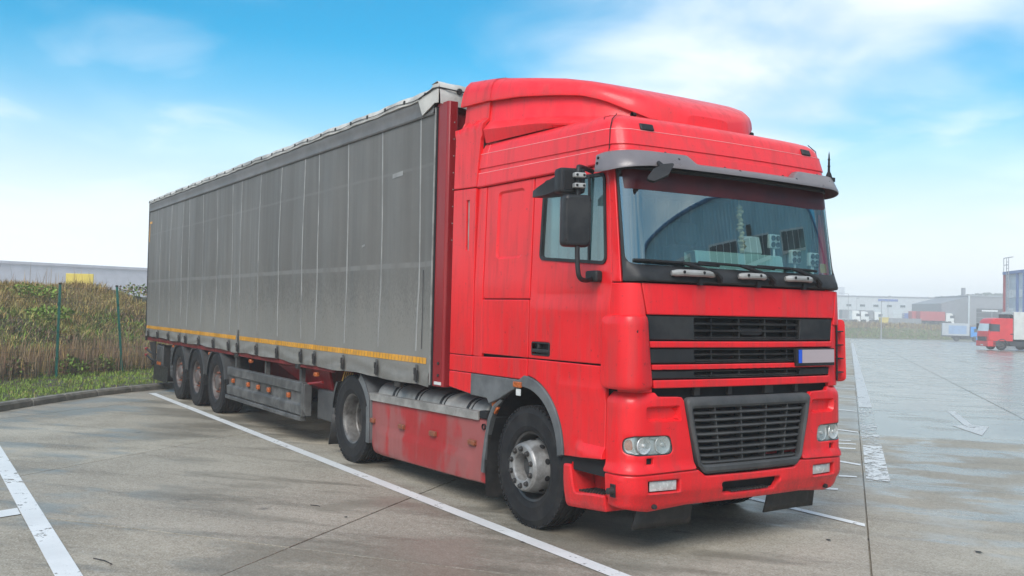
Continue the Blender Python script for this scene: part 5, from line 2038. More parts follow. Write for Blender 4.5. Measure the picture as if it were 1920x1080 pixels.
def wheel(root, x, y, s, kind, z=None):
    """s = -1 near flank, +1 far flank"""
    ro = 0.527
    zc = ro - 0.006
    wo_ = empty('wheel', (x, y, zc), 0 if s < 0 else PI, root)
    wkey = kind
    if wkey in WCACHE:
        for ch in WCACHE[wkey]:
            c = copy_tree(ch, wo_)
        return wo_
    first = []
    if kind == 'steer':
        first.append(tyre_mesh('tyre', ro, 0.292, 0.315).build('tyre', MAT['rubber'], wo_, sharp=28))
        m = MB()
        m.lathe([(0.278, 0.14), (0.262, 0.10), (0.262, -0.02), (0.272, -0.09), (0.283, -0.126), (0.300, -0.138), (0.303, -0.130), (0.295, -0.11)], 56)
        first.append(m.build('rim', MAT['steel_dull'], wo_))
        m = MB()
        m.lathe([(0.262, 0.06), (0.258, 0.035), (0.248, 0.0), (0.236, -0.06), (0.226, -0.130), (0.216, -0.176), (0.209, -0.206), (0.206, -0.216), (0.200, -0.222), (0.196, -0.232), (0.188, -0.238), (0.128, -0.238), (0.120, -0.232), (0.116, -0.222), (0.113, -0.05), (0.0, -0.05)], 64)
        disc = m.build('wheel_disc', MAT['steel'], wo_, sharp=25)
        first.append(disc)
        for k in range(10):
            a = 2 * PI * (k + 0.5) / 10
            rad = Vector((math.cos(a), 0, math.sin(a)))
            tan = Vector((-math.sin(a), 0, math.cos(a)))
            dn = (rad * 0.98 + Vector((0, -0.16, 0))).normalized()
            along = Vector((0, -1, 0)) * 0.98 - rad * 0.15
            c = rad * 0.2290 + Vector((0, -0.115, 0))
            m = MB()
            e_ = [c + dn * 0.003 + tan * math.cos(q) * 0.026 + along * math.sin(q) * 0.024 for q in np.linspace(0, 2 * PI, 17)[:-1]]
            m.add(e_, [tuple(range(16))])
            m.build('hand_hole', MAT['black'], disc, smooth=False)
            m = MB()
            m.lathe([(0.024, 0.0), (0.024, -0.006), (0.019, -0.009), (0.019, -0.022), (0.014, -0.028), (0.0, -0.029)], 12, 'y', tuple(rad * 0.158 + Vector((0, -0.238, 0))))
            m.build('wheel_nut', MAT['iron'], disc)
        m = MB()
        m.lathe([(0.11, -0.02), (0.108, -0.13), (0.095, -0.145), (0.06, -0.15), (0.045, -0.165), (0.0, -0.167)], 32)
        first.append(m.build('hub_cap', MAT['grey_pl'], wo_))
    elif kind == 'drive':
        for off in (0.0, 0.34):
            m = tyre_mesh('tyre', ro, 0.292, 0.29, lug=(off == 0))
            m.v = [(a, b + off, c) for a, b, c in m.v]
            first.append(m.build('tyre', MAT['rubber'], wo_, sharp=28))
        m = MB()
        m.lathe([(0.303, -0.118), (0.300, -0.126), (0.285, -0.116), (0.276, -0.105), (0.270, -0.085), (0.262, -0.03), (0.258, 0.03), (0.246, 0.045), (0.243, 0.09), (0.240, 0.14)], 64)
        first.append(m.build('rim', MAT['rim_drive'], wo_, sharp=30))
        m = MB()
        m.lathe([(0.241, 0.13), (0.228, 0.150), (0.13, 0.158), (0.125, 0.08), (0.12, 0.03), (0.10, 0.005), (0.0, 0.0)], 48)
        disc = m.build('wheel_disc', MAT['iron'], wo_, sharp=30)  # darker than the rim barrel: shade of the deep dish put into the colour
        first.append(disc)
        for k in range(10):
            a = 2 * PI * k / 10
            m = MB()
            m.lathe([(0.024, 0.158), (0.024, 0.135), (0.014, 0.13), (0.014, 0.095), (0, 0.094)], 10, 'y', (math.cos(a) * 0.167, 0, math.sin(a) * 0.167))
            m.build('wheel_nut', MAT['rim_trailer'], disc)
        m = MB()
        for k in range(10):
            a = 2 * PI * (k + 0.5) / 10
            m.lathe([(0.026, 0.1485), (0.0, 0.1485)], 12, 'y', (math.cos(a) * 0.207, 0, math.sin(a) * 0.207))
        m.build('hand_holes', MAT['black'], disc)['kind'] = 'stuff'
    else:
        first.append(tyre_mesh('tyre', ro, 0.288, 0.385, ribs=5).build('tyre', MAT['rubber'], wo_, sharp=28))
        m = MB()
        m.lathe([(0.300, -0.160), (0.297, -0.168), (0.283, -0.160), (0.272, -0.135), (0.262, -0.095), (0.250, -0.075), (0.238, -0.085), (0.225, -0.110), (0.205, -0.122), (0.140, -0.122), (0.135, -0.13), (0.125, -0.165), (0.10, -0.180), (0.0, -0.183)], 56)
        disc = m.build('rim', MAT['rim_trailer'], wo_, sharp=30)
        first.append(disc)
        for k in range(10):
            a = 2 * PI * k / 10
            m = MB()
            m.lathe([(0.021, -0.12), (0.021, -0.135), (0.016, -0.138), (0.016, -0.160), (0, -0.162)], 10, 'y', (math.cos(a) * 0.168, 0, math.sin(a) * 0.168))
            o = m.build('wheel_nut', MAT['rust_orange'], disc)
    WCACHE[wkey] = first
    return wo_


WCACHE = {}
MAT['rim_drive'] = plain('drive_rim_steel', (0.16, 0.152, 0.142), 0.45, 0.2, 14, metal=0.3, dirt=(0.045, 0.038, 0.032), dirt_amt=0.8)
MAT['rust_orange'] = plain('rusty_orange_nut', (0.20, 0.065, 0.035), 0.6, 0.3, 30, dirt=(0.05, 0.03, 0.02), dirt_amt=0.6)
for s in (-1, 1):
    wheel(T, 0.0, s * 1.055, s, 'steer')
    wheel(T, -3.85, s * 1.085, s, 'drive')

# ---- things on the dashboard ------------------------------------------------
def dash_thing(name, m, mat, label, cat, **k):
    return tag(m.build(name, mat, **k), label, cat)


m = MB()
rows = [[fmap(u, z, h) for u in np.linspace(-0.50, 0.53, 16)] for z, h in ((2.225, -0.09), (2.300, -0.085), (2.388, -0.09), (2.40, -0.11), (2.40, -0.22), (2.225, -0.22))]
m.grid(rows)
dash_thing('dashboard_shelf', m, MAT['mint'], 'long pale mint shelf lying on the dashboard behind the windscreen', 'shelf')
m = MB()
c = fmap(0.20, 2.47, -0.15)
m.obox(c, (0.02, 0, 0.02), (0.0, 0.11, 0), (-0.02, 0, 0.07))
dash_thing('white_card', m, MAT['white_obj'], 'white card propped on the dashboard beside the hanging garland', 'card', bevel=0.004)
for i, (u, z) in enumerate(((0.45, 2.52), (0.72, 2.40), (0.98, 2.39))):
    root = empty('dashboard_fan', fmap(u, 2.225, -0.12))
    m = MB()
    cl_ = fmap(u, z, -0.10) - Vector(root.location)
    m.obox(cl_, (0.02, 0, 0), (0, 0.06, 0), (0, 0, 0.06))
    m.obox(cl_ * 0.5, (0.008, 0, 0), (0, 0.012, 0), cl_ * 0.5)
    m.build('body', MAT['white_obj'], root, bevel=0.012)
    for a in (-1, 1):
        for b in (-1, 1):
            m = MB()
            m.lathe([(0.022, 0.0), (0.022, 0.01), (0.012, 0.004), (0, 0.004)], 14, 'x', tuple(cl_ + Vector((0.021, a * 0.028, b * 0.028))))
            m.build('port', MAT['iron'], root)
    tag(root, ('square white four-ring gadget standing on the dashboard', 'small white gadget at the right end of the dashboard', 'white gadget in the far lower corner of the windscreen')[i], 'gadget')
m = MB()
for k in range(11):
    c = fmap(0.04 + 0.010 * math.sin(k * 2.3), 2.78 - k * 0.036, -0.09)
    m.tube([c + Vector((0, 0, 0.022)), c, c - Vector((0, 0.0, 0.024))], [0.010, 0.030 + 0.006 * math.sin(k * 1.7), 0.014], 7)
m.tube([fmap(0.035, 2.97, -0.07), fmap(0.04, 2.80, -0.09)], 0.005, 5)
dash_thing('garland', m, MAT['straw'], 'string of dried straw bells hanging inside the windscreen', 'garland')
m = MB()
rows = [[fmap(u, z, -0.06) for u in (1.02, 1.08, 1.15)] for z in (2.27, 2.31, 2.35)]
m.grid(rows)
dash_thing('permit_card', m, MAT['yellow'], 'small yellow card in the lower far corner of the windscreen', 'card')

# ================================================================== the curtain-side trailer
trailer = empty('curtain_trailer', (-10.9, 0, 0))
tag(trailer, 'long grey curtain-sided trailer with yellow stripe and white roof tarpaulin', 'trailer')
TL = trailer
OX = Vector((-10.9, 0, 0))
TX0, TX1, TZ0, TZ1 = -15.25, -1.72, 1.085, 3.955
BUCK = [-2.03, -3.02, -4.0, -4.96, -5.46, -6.43, -7.38, -8.34, -8.85, -9.77, -10.74, -11.7, -12.19, -13.11, -14.06, -14.98]
SEAM = [-2.09, -3.04, -4.02, -4.99, -5.50, -6.45, -7.40, -8.37, -8.89, -9.80, -10.74, -11.72, -12.17, -13.13, -14.04]


def tb(m, name, mat, parent=None, **k):
    """build a trailer part given in scene coordinates"""
    m.v = [(a - OX.x, b, c) for a, b, c in m.v]
    return m.build(name, mat, parent or TL, **k)


bk = np.array(BUCK)


def curt_y(x, z, s):
    d = float(np.min(np.abs(bk - x)))
    tension = math.exp(-(d / 0.10) ** 2)
    low = max(0.0, min(1.0, (1.40 - z) / 0.3))
    y = 0.018 * low * (1 - tension) * (1 + 0.5 * math.sin(x * 7.3) + 0.4 * math.sin(z * 38 + 3 * math.sin(x * 2)))
    y -= 0.012 * low * tension
    y += 0.012 * math.sin(x * 0.9 + 1.0) * math.sin((z - TZ0) / (TZ1 - TZ0) * PI)
    y += 0.010 * math.sin(x * 6.5 + 0.8 * math.sin(z * 1.7)) * math.sin((z - TZ0) / (TZ1 - TZ0) * PI)
    y += 0.007 * math.sin(x * 13 + 1.5 * math.sin(z * 3)) * max(0, 1 - abs(z - 2.1) / 0.5)
    return s * (1.275 + y)


for s in (-1, 1):
    m = MB()
    xs = np.arange(TX0 + 0.03, TX1 - 0.005, 0.045) if s < 0 else np.linspace(TX0 + 0.03, TX1 - 0.01, 60)
    zs = [1.10, 1.13, 1.16, 1.19, 1.22, 1.25, 1.28, 1.31, 1.36, 1.45, 1.6, 1.75, 1.9, 2.05, 2.2, 2.35, 2.5, 2.7, 2.9, 3.15, 3.4, 3.65, 3.88]
    hem = [0.02 * math.sin(x * 3.1) * math.sin(x * 1.3) for x in xs]
    m.grid([[(x, curt_y(x, z, s), z + (hem[i] * 0.8 if z < 1.12 else 0) - (0.004 * (x + 8) if z < 1.12 else 0)) for i, x in enumerate(xs)] for z in zs])
    cur = tb(m, 'side_curtain', MAT['curtain'])
    # welded vertical strips
    for x in SEAM:
        m = MB()
        w = 0.016 if s < 0 else 0.016
        zz = np.linspace(1.42, 3.87, 12)
        m.grid([[(x + dx + 0.004 * math.sin(z * 4 + x), curt_y(x + dx, z, s) + s * h, z) for dx, h in ((-w, 0.001), (-w * 0.6, 0.005), (w * 0.6, 0.005), (w, 0.001))] for z in zz])
        tb(m, 'curtain_seam', MAT['seam'], cur)
    # tensioning buckles
    if s < 0:
        for x in BUCK:
            m = MB()
            y = s * 1.287
            m.box(x - 0.018, x + 0.018, y - 0.012, y + 0.004, 1.10, 1.285)
            st_ = tb(m, 'buckle_strap', MAT['guard'], cur, bevel=0.003)
            m = MB()
            m.obox((x + 0.012, y - 0.014, 1.17), (0.028, 0, 0), (0, 0.012, 0), (0.004, 0, 0.055))
            m.obox((x - 0.004, y - 0.020, 1.215), (0.012, 0, 0), (0, 0.012, 0), (0, 0, 0.035))
            tb(m, 'buckle', MAT['iron'], st_, bevel=0.004)
        # reflective tape: a run of small segments with dark gaps
        for x0, x1 in ((TX0 + 0.06, -8.40), (-8.30, -1.80)):
            m = MB()
            n = int((x1 - x0) / 0.082)
            for i in range(n):
                a = x0 + i * 0.082
                b = a + 0.074
                m.add([(a, curt_y(a, 1.30, s) - 0.004, 1.298), (b, curt_y(b, 1.30, s) - 0.004, 1.298), (b, curt_y(b, 1.36, s) - 0.004, 1.362), (a, curt_y(a, 1.36, s) - 0.004, 1.362)], [(0, 1, 2, 3)])
            o = tb(m, 'reflective_tape', MAT['yellow'], cur, smooth=False)
            o['kind'] = 'stuff'
        m = MB()
        m.box(-8.365, -8.335, -1.300, -1.283, 1.26, 1.46)
        tb(m, 'centre_strap', MAT['guard'], cur, bevel=0.003)
        # small mends and marks welded on the cloth
        for x, z, w, h in ((-2.62, 3.335, 0.27, 0.05), (-3.50, 2.59, 0.085, 0.025)):
            m = MB()
            m.grid([[(x + a * w, curt_y(x + a * w, z + b * h, s) - 0.004, z + b * h + a * 0.012) for a in (-0.5, 0, 0.5)] for b in (-0.5, 0.5)])
            tb(m, 'curtain_patch', MAT['seam'], cur)
        m = MB()
        m.grid([[(x, curt_y(x, z, s) - 0.005, z) for x in np.linspace(-15.17, -14.95, 4)] for z in (3.60, 3.65)])
        tb(m, 'marker_tape', MAT['yellow'], cur)
        m = MB()
        m.grid([[(x, curt_y(x, z, s) - 0.005, z) for x in (-15.18, -15.12)] for z in (3.2, 3.4, 3.58)])
        tb(m, 'marker_tape', MAT['yellow'], cur)
        m = MB()
        m.tube([(-1.93, -1.288, 2.27), (-1.925, -1.288, 1.9), (-1.935, -1.288, 1.45)], 0.004, 5)
        tb(m, 'cord', MAT['iron'], cur)
    # cant rail above the curtain
    m = MB()
    rp = [(1.262, 3.865), (1.292, 3.868), (1.298, 3.885), (1.292, 3.90), (1.286, 3.955), (1.294, 3.985), (1.297, 4.03), (1.288, 4.04), (1.292, 4.055), (1.285, 4.065), (1.25, 4.07)]
    m.grid([[(x, s * y, z) for y, z in rp] for x in (TX0, -10, -5, TX1 - 0.05)])
    tb(m, 'cant_rail', MAT['rail'], sharp=40)
    # tarpaulin edge laced over the rail
    m = MB()
    rows = []
    for x in np.arange(TX0 - 0.01, TX1 + 0.04, 0.045):
        wv = 0.006 * math.sin(x * 6.4) + 0.005 * math.sin(x * 14.7 + 1) + 0.004 * math.sin(x * 2.2)
        rows.append([(x, s * 1.272, 4.052 + 0.3 * wv), (x, s * (1.305 + 0.35 * wv), 4.055 + 0.5 * wv), (x, s * (1.302 + 0.35 * wv), 4.10 + 0.4 * wv), (x, s * (1.285 + 0.3 * wv), 4.140 + wv * 0.6), (x, s * 1.22, 4.165 + wv), (x, s * 1.0, 4.175 + 0.6 * wv), (x, s * 0.5, 4.18), (x, 0, 4.18)])
    m.grid(rows)
    tp = tb(m, 'roof_tarpaulin', MAT['tarp'], sharp=60)
    if s < 0:
        x = -1.95
        while x > TX0:
            m = MB()
            m.lathe([(0.022, 0.006), (0.022, -0.004), (0.012, -0.006), (0.0, -0.003)], 12, 'y', (x, -1.306, 4.098))
            tb(m, 'eyelet', MAT['iron'], tp)
            x -= 0.49
        m = MB()
        m.tube([(x_, -1.311 - 0.004 * math.sin(x_ * 9), 4.085 + 0.012 * math.sin(x_ * 6.4)) for x_ in np.arange(-15.2, -1.7, 0.2)], 0.0035, 6)
        tb(m, 'lacing_cord', MAT['iron'], tp)
# tarpaulin folded down over the front top edge
m = MB()
rows = []
for y in np.linspace(-1.305, 1.305, 40):
    wv = 0.014 * math.sin(y * 9) + 0.008 * math.sin(y * 23)
    rows.append([(TX1 - 0.10, y, 4.175), (TX1 + 0.03, y, 4.18 + wv * 0.6), (TX1 + 0.075, y, 4.14 + wv), (TX1 + 0.085 + wv, y, 4.03), (TX1 + 0.085 + wv * 1.5, y, 3.935 + wv * 0.8)])
m.grid(rows)
tf_ = tb(m, 'front_tarpaulin', MAT['tarp'], sharp=60)
m = MB()
q = [(TX1 + 0.075, 4.16), (TX1 - 0.03, 4.165), (TX1 - 0.12, 4.12), (TX1 - 0.30, 4.065), (TX1 - 0.37, 4.05), (TX1 - 0.27, 3.88), (TX1 - 0.10, 3.935), (TX1 + 0.0, 3.97), (TX1 + 0.075, 3.96)]
m.prism([(x, -1.303, z) for x, z in q], (0, -0.012, 0))
tb(m, 'corner_flap', MAT['tarp'], tf_, bevel=0.004)
m = MB()
m.tube([(TX1 - 0.35, -1.32, 4.07), (TX1 - 0.02, -1.325, 4.12), (TX1 + 0.09, -1.315, 4.115), (TX1 + 0.105, -1.1, 4.10), (TX1 + 0.105, -0.6, 4.10), (TX1 + 0.105, 0.5, 4.10)], 0.008, 6)
tb(m, 'lacing_cord', MAT['iron'], tf_)
for y in (-1.08, -0.62, -0.16):
    m = MB()
    m.lathe([(0.032, -0.005), (0.032, 0.014), (0.018, 0.016), (0.0, 0.008)], 12, 'x', (TX1 + 0.092, y, 4.10))
    tb(m, 'eyelet', MAT['iron'], tf_)
# front wall, corner posts
m = MB()
m.box(TX1 - 0.02, TX1 + 0.015, -1.20, 1.20, 1.12, 3.95)
fw_ = tb(m, 'front_wall', MAT['red_trailer'])
for k in range(13):
    m = MB()
    y = -1.12 + k * 0.187
    m.box(TX1 + 0.014, TX1 + 0.03, y - 0.02, y + 0.02, 1.16, 3.92)
    tb(m, 'wall_rib', MAT['red_trailer'], fw_, bevel=0.006)
for s in (-1, 1):
    m = MB()
    pts = [(TX1 - 0.015, 1.272), (TX1 + 0.20, 1.272), (TX1 + 0.225, 1.25), (TX1 + 0.225, 1.16), (TX1 + 0.01, 1.16)]
    m.prism([(x, s * y, 1.085) for x, y in pts], (0, 0, 2.88))
    cp = tb(m, 'corner_post', MAT['red_trailer'], bevel=0.008)
    m = MB()
    m.box(TX1 - 0.028, TX1 - 0.012, s * 1.281 - 0.010, s * 1.281 + 0.010, 1.09, 3.93)
    tb(m, 'curtain_pole', MAT['alu'], cp)
    m = MB()
    m.box(TX1 - 0.012, TX1 + 0.02, s * 1.274 - 0.006, s * 1.274 + 0.003, 1.09, 3.93)
    tb(m, 'seal_strip', MAT['black'], cp)
    for z in (1.32, 1.20):
        m = MB()
        m.lathe([(0.0, -0.014), (0.014, -0.010), (0.016, 0.01)] if s < 0 else [(0.0, 0.014), (0.014, 0.010), (0.016, -0.01)], 10, 'y', (TX1 + 0.14, s * 1.274, z))
        tb(m, 'bolt', MAT['iron'], cp)
    m = MB()
    m.box(TX1 + 0.06, TX1 + 0.20, s * 1.274 - 0.004, s * 1.274 + 0.004, 1.105, 1.135)
    tb(m, 'type_plate', MAT['sticker'], cp)
    for k in range(8):
        m = MB()
        m.lathe([(0.0, 0.008), (0.006, 0.006), (0.007, 0)], 8, 'x', (TX1 + 0.225, s * 1.20, 3.75 - 0.17 * k))
        tb(m, 'rivet', MAT['alu'], cp)
# rear frame
m = MB()
for s in (-1, 1):
    m.box(TX0 - 0.05, TX0 + 0.04, s * 1.245 - 0.04, s * 1.245 + 0.04, 1.03, 4.05)
m.box(TX0 - 0.05, TX0 + 0.03, -1.205, 1.205, 3.93, 4.05)
rf = tb(m, 'rear_frame', MAT['iron'], bevel=0.006)
m = MB()
m.box(TX0 - 0.03, TX0, -1.2, -0.004, 1.12, 3.92)
tb(m, 'rear_door', MAT['alu'])
m = MB()
m.box(TX0 - 0.03, TX0, 0.004, 1.2, 1.12, 3.92)
tb(m, 'rear_door', MAT['alu'])
# floor, side raves, chassis rails
m = MB()
m.box(TX0, TX1, -1.24, 1.24, 1.10, 1.24)
tb(m, 'load_floor', MAT['red_frame'])
for s in (-1, 1):
    m = MB()
    m.box(TX0 + 0.05, -4.4, s * 1.235 - 0.02, s * 1.235 + 0.02, 1.035, 1.11)
    tb(m, 'side_rave', MAT['red_frame'], bevel=0.006)
    m = MB()
    m.prism([(TX0 + 0.1, s * 0.52, 0.62), (-6.6, s * 0.52, 0.62), (-4.7, s * 0.52, 0.97), (TX1 - 0.1, s * 0.52, 0.97), (TX1 - 0.1, s * 0.52, 1.11), (TX0 + 0.1, s * 0.52, 1.11)], (0, 0.05, 0))
    tb(m, 'chassis_rail', MAT['red_frame'])
    for x in np.arange(-14.8, -5, 0.98):
        m = MB()
        m.prism([(x, s * 0.57, 0.98), (x, s * 1.21, 1.05), (x, s * 1.21, 1.10), (x, s * 0.57, 1.10)], (0.06, 0, 0))
        tb(m, 'cross_bearer', MAT['red_frame'])
    # red pallet/spare carrier tray seen under the floor
m = MB()
m.prism([(-7.0, -1.08, 0.99), (-4.95, -1.08, 1.00), (-4.95, -1.02, 0.74), (-6.2, -1.02, 0.80)], (0, 0.03, 0))
m.tube([(-5.55, -1.2, 0.80), (-5.0, -1.15, 0.87)], 0.018, 8)
tb(m, 'carrier_tray', MAT['red_trailer'])
# axles and wheels
AX = [-9.63, -10.94, -12.25]
for x in AX:
    m = MB()
    m.tube([(x, -0.95, 0.53), (x, 0.95, 0.53)], 0.075, 12)
    tb(m, 'axle', MAT['iron'])
    for s in (-1, 1):
        wheel(TL, x - OX.x, s * 1.075, s, 'trailer')
        m = MB()
        pts = arc(x, 0.53, 0.615, 8, 172, 20)
        rows = []
        for px, pz in pts:
            d = Vector((px - x, 0, pz - 0.53)).normalized()
            rows.append([(px - d.x * 0.07, s * 1.282, pz - d.z * 0.07), (px, s * 1.275, pz), (px, s * 0.86, pz)])
        m.grid([[(a, b, min(c, 1.03)) for a, b, c in r_] for r_ in rows])
        mg = tb(m, 'mudguard', MAT['grey_pl'])
        m = MB()
        m.obox((x + 0.60, s * 1.06, 0.52), (0.008, 0, 0), (0, 0.2, 0), (0, 0, 0.10))
        tb(m, 'guard_flap', MAT['black_pl'], mg)
# side guard
for s in (-1, 1):
    m = MB()
    # three-step profile: top rail, recessed middle, lower bulge, bottom lip
    gp = [(1.20, 0.835), (1.262, 0.830), (1.268, 0.82), (1.268, 0.705), (1.262, 0.700), (1.236, 0.695), (1.234, 0.545), (1.240, 0.535), (1.266, 0.528), (1.272, 0.515), (1.268, 0.395), (1.25, 0.378), (1.20, 0.375)]
    m.grid([[(x, s * y, z) for y, z in gp] for x in (-8.95, -7.5, -6.5, -5.47)])
    gd = tb(m, 'side_guard', MAT['guard'], sharp=25)
    m = MB()
    m.prism([(-5.472, s * y, z) for y, z in ((1.272, 0.835), (1.272, 0.375), (1.19, 0.375), (1.19, 0.835))], (0.05, 0, 0))
    m.prism([(-5.43, s * y, z) for y, z in ((1.265, 0.82), (1.26, 0.47), (1.22, 0.385), (1.15, 0.385), (1.15, 0.82))], (0.06, 0, 0))
    tb(m, 'guard_end_plate', MAT['guard'], gd, bevel=0.008)
    m = MB()
    m.prism([(-8.97, s * 1.20, 0.372), (-8.97, s * 1.285, 0.372), (-8.97, s * 1.292, 0.345), (-8.97, s * 1.285, 0.315), (-8.97, s * 1.20, 0.315)], (3.52, 0, 0))
    tb(m, 'guard_lip', MAT['guard'], gd, bevel=0.004)
    for x in (-8.64, -7.84, -7.34, -6.84, -5.99):
        m = MB()
        m.box(x - 0.042, x + 0.042, s * 1.25 - 0.03, s * 1.25 + 0.03, 0.585, 0.655)
        lm = tb(m, 'side_marker', MAT['orange'], gd, bevel=0.01)
        m = MB()
        m.box(x - 0.048, x + 0.048, s * 1.236 - 0.008, s * 1.236 + 0.008, 0.565, 0.675)
        tb(m, 'marker_base', MAT['iron'], lm)
    for x in (-8.74, -7.22, -5.72):
        m = MB()
        m.box(x - 0.04, x + 0.04, s * 1.16 - 0.03, s * 1.16 + 0.03, 0.80, 1.06)
        tb(m, 'guard_support', MAT['guard'], gd)
    for x, z in ((-7.85, 0.985), (-12.9, 1.0), (-5.05, 0.97), (-10.2, 0.985)):
        m = MB()
        m.box(x - 0.05, x + 0.05, s * 1.215 - 0.03, s * 1.215 + 0.03, z - 0.03, z + 0.03)
        tb(m, 'side_marker', MAT['orange'], bevel=0.014)
    # clamp blocks under the rave
    for x in (-8.45, -5.62, -2.5):
        m = MB()
        m.box(x - 0.06, x + 0.06, s * 1.25 - 0.04, s * 1.25 + 0.03, 1.01, 1.075)
        tb(m, 'lock_block', MAT['iron'], bevel=0.01)
    # landing leg with hazard-striped plate
    m = MB()
    m.box(-4.70, -4.56, s * 0.86 - 0.07, s * 0.86 + 0.07, 0.40, 1.05)
    m.box(-4.74, -4.52, s * 0.86 - 0.11, s * 0.86 + 0.11, 0.36, 0.40)
    tb(m, 'landing_leg', MAT['red_frame'], bevel=0.008)
    m = MB()
    m.prism([(-4.60, s * 1.10, 0.74), (-4.40, s * 1.10, 1.05), (-4.12, s * 1.10, 1.05), (-4.36, s * 1.10, 0.74)], (0, 0.012, 0))
    hz_ = tb(m, 'hazard_plate', MAT['yellow'])
    for k in range(4):
        m = MB()
        x = -4.545 + k * 0.06
        m.prism([(x, s * 1.10 + (-0.004 if s < 0 else 0.016), 0.742), (x + 0.195, s * 1.10 + (-0.004 if s < 0 else 0.016), 1.048), (x + 0.222, s * 1.10 + (-0.004 if s < 0 else 0.016), 1.048), (x + 0.027, s * 1.10 + (-0.004 if s < 0 else 0.016), 0.742)], (0, -0.002, 0))
        tb(m, 'stripe', MAT['black'], hz_)
    # box, air tank, flap at the tail
    m = MB()
    m.box(-14.46, -13.86, s * 1.12 - 0.10, s * 1.12 + 0.10, 0.50, 0.965)
    bx_ = tb(m, 'extinguisher_box', MAT['grey_pl'], bevel=0.04, seg=3)
    m = MB()
    m.box(-14.36, -13.96, s * 1.222 - 0.01, s * 1.222 + 0.01, 0.66, 0.90)
    tb(m, 'box_lid', MAT['grey_pl'], bx_, bevel=0.02)
    m = MB()
    m.box(-14.33, -13.99, s * 1.225 - 0.008, s * 1.225 + 0.008, 0.545, 0.615)
    tb(m, 'box_reflector', MAT['orange'], bx_)
    for x in (-14.35, -14.05):
        m = MB()
        m.box(x - 0.07, x + 0.07, s * 1.18 - 0.03, s * 1.18 + 0.03, 0.955, 0.99)
        tb(m, 'box_latch', MAT['iron'], bx_, bevel=0.01)
    m = MB()
    prof_a = [(0.0, -0.36), (0.10, -0.355), (0.15, -0.32), (0.165, -0.26)]
    for k in range(6):
        z = -0.22 + k * 0.085
        prof_a += [(0.165, z), (0.172, z + 0.02), (0.165, z + 0.04)]
    prof_a += [(0.165, 0.26), (0.15, 0.32), (0.10, 0.355), (0.0, 0.36)]
    m.lathe(prof_a, 24, 'z', (-13.15, s * 1.05, 0.68))
    tb(m, 'air_tank', MAT['grey_pl'])
    m = MB()
    m.box(-13.75, -13.735, s * 0.98 - 0.24, s * 0.98 + 0.24, 0.22, 0.98)
    m.box(-14.56, -13.3, s * 1.235 - 0.006, s * 1.235 + 0.006, 0.22, 0.55)
    tb(m, 'mud_flap', MAT['rubber_flap'])
# tail bar with two red-tipped marker arms
m = MB()
m.box(TX0 - 0.02, TX0 + 0.10, -1.15, 1.15, 0.48, 0.60)
tb(m, 'tail_bar', MAT['iron'], bevel=0.01)
for s in (-1, 1):
    m = MB()
    m.prism([(-15.1, s * 1.23, 0.99), (-14.5, s * 1.23, 1.03), (-14.5, s * 1.23, 0.9), (-14.56, s * 1.23, 0.55), (-14.8, s * 1.23, 0.70)], (0, -0.02 * s, 0))
    tb(m, 'tail_bracket', MAT['iron'])
    for z in (0.80, 0.66):
        m = MB()
        m.tube([(TX0 + 0.75, s * 1.20, z - 0.05), (TX0 + 0.35, s * 1.24, z - 0.03), (TX0 + 0.12, s * 1.27, z + 0.04)], 0.022, 8)
        ma = tb(m, 'marker_arm', MAT['black_pl'])
        m = MB()
        m.lathe([(0.0, -0.05), (0.032, -0.045), (0.036, 0.0), (0.032, 0.045), (0, 0.05)], 12, 'x', (TX0 + 0.08, s * 1.275, z + 0.045))
        tb(m, 'red_marker', MAT['red_trailer'], ma)

m = MB()
m.box(-5.30, -4.72, -1.10, -0.55, 0.36, 0.76)
tb(m, 'storage_box', MAT['grey_pl'], bevel=0.02)

# ================================================================== across the yard, right of the truck
def far_mat(name, col, **k):
    return plain(name, col, k.pop('rough', 0.6), k.pop('var', 0.08), k.pop('scale', 1.2), **k)


FM = dict(
    cladding=far_mat('pale_grey_cladding', (0.50, 0.52, 0.54)),
    dark_clad=far_mat('dark_grey_cladding', (0.22, 0.225, 0.235)),
    blue_clad=far_mat('blue_grey_cladding', (0.44, 0.50, 0.56)),
    blue_trim=far_mat('blue_trim', (0.10, 0.17, 0.38)),
    dock_blue=far_mat('blue_dock_door', (0.07, 0.12, 0.36)),
    win=far_mat('far_window', (0.55, 0.60, 0.62), rough=0.15),
    wind=far_mat('dark_window', (0.05, 0.06, 0.07), rough=0.12),
    wht=far_mat('white_cab_paint', (0.72, 0.73, 0.72), rough=0.35),
    wht_box=far_mat('white_box_body', (0.58, 0.59, 0.56), dirt=(0.36, 0.34, 0.28), dirt_amt=0.5),
    red2=far_mat('faded_red_box', (0.42, 0.06, 0.065)),
    red3=far_mat('bright_red_cab', (0.62, 0.025, 0.03), rough=0.35),
    blue2=far_mat('bright_blue_cab', (0.05, 0.28, 0.68), rough=0.35),
    greyb=far_mat('grey_blue_tarpaulin', (0.42, 0.45, 0.47)),
    dk=far_mat('dark_underside', (0.03, 0.03, 0.032)),
    mast=far_mat('galvanised_mast', (0.30, 0.31, 0.32)),
    yel=far_mat('yellow_paint', (0.62, 0.48, 0.10)),
    grass=plain('far_grass', (0.11, 0.13, 0.045), 0.9, 0.3, 0.5, dirt=(0.26, 0.20, 0.10), dirt_amt=0.7),
    roofl=far_mat('pale_hall_roof', (0.31, 0.305, 0.33)),
)


def stand(u, v, d):
    """a point on view ray (u, v) at depth d"""
    return at(u, v, d)


def facing(p, turn=0.0):
    """heading (about Z) that points from p to the camera, plus turn"""
    q = CAM_POS - p
    return math.atan2(q.y, q.x) + turn


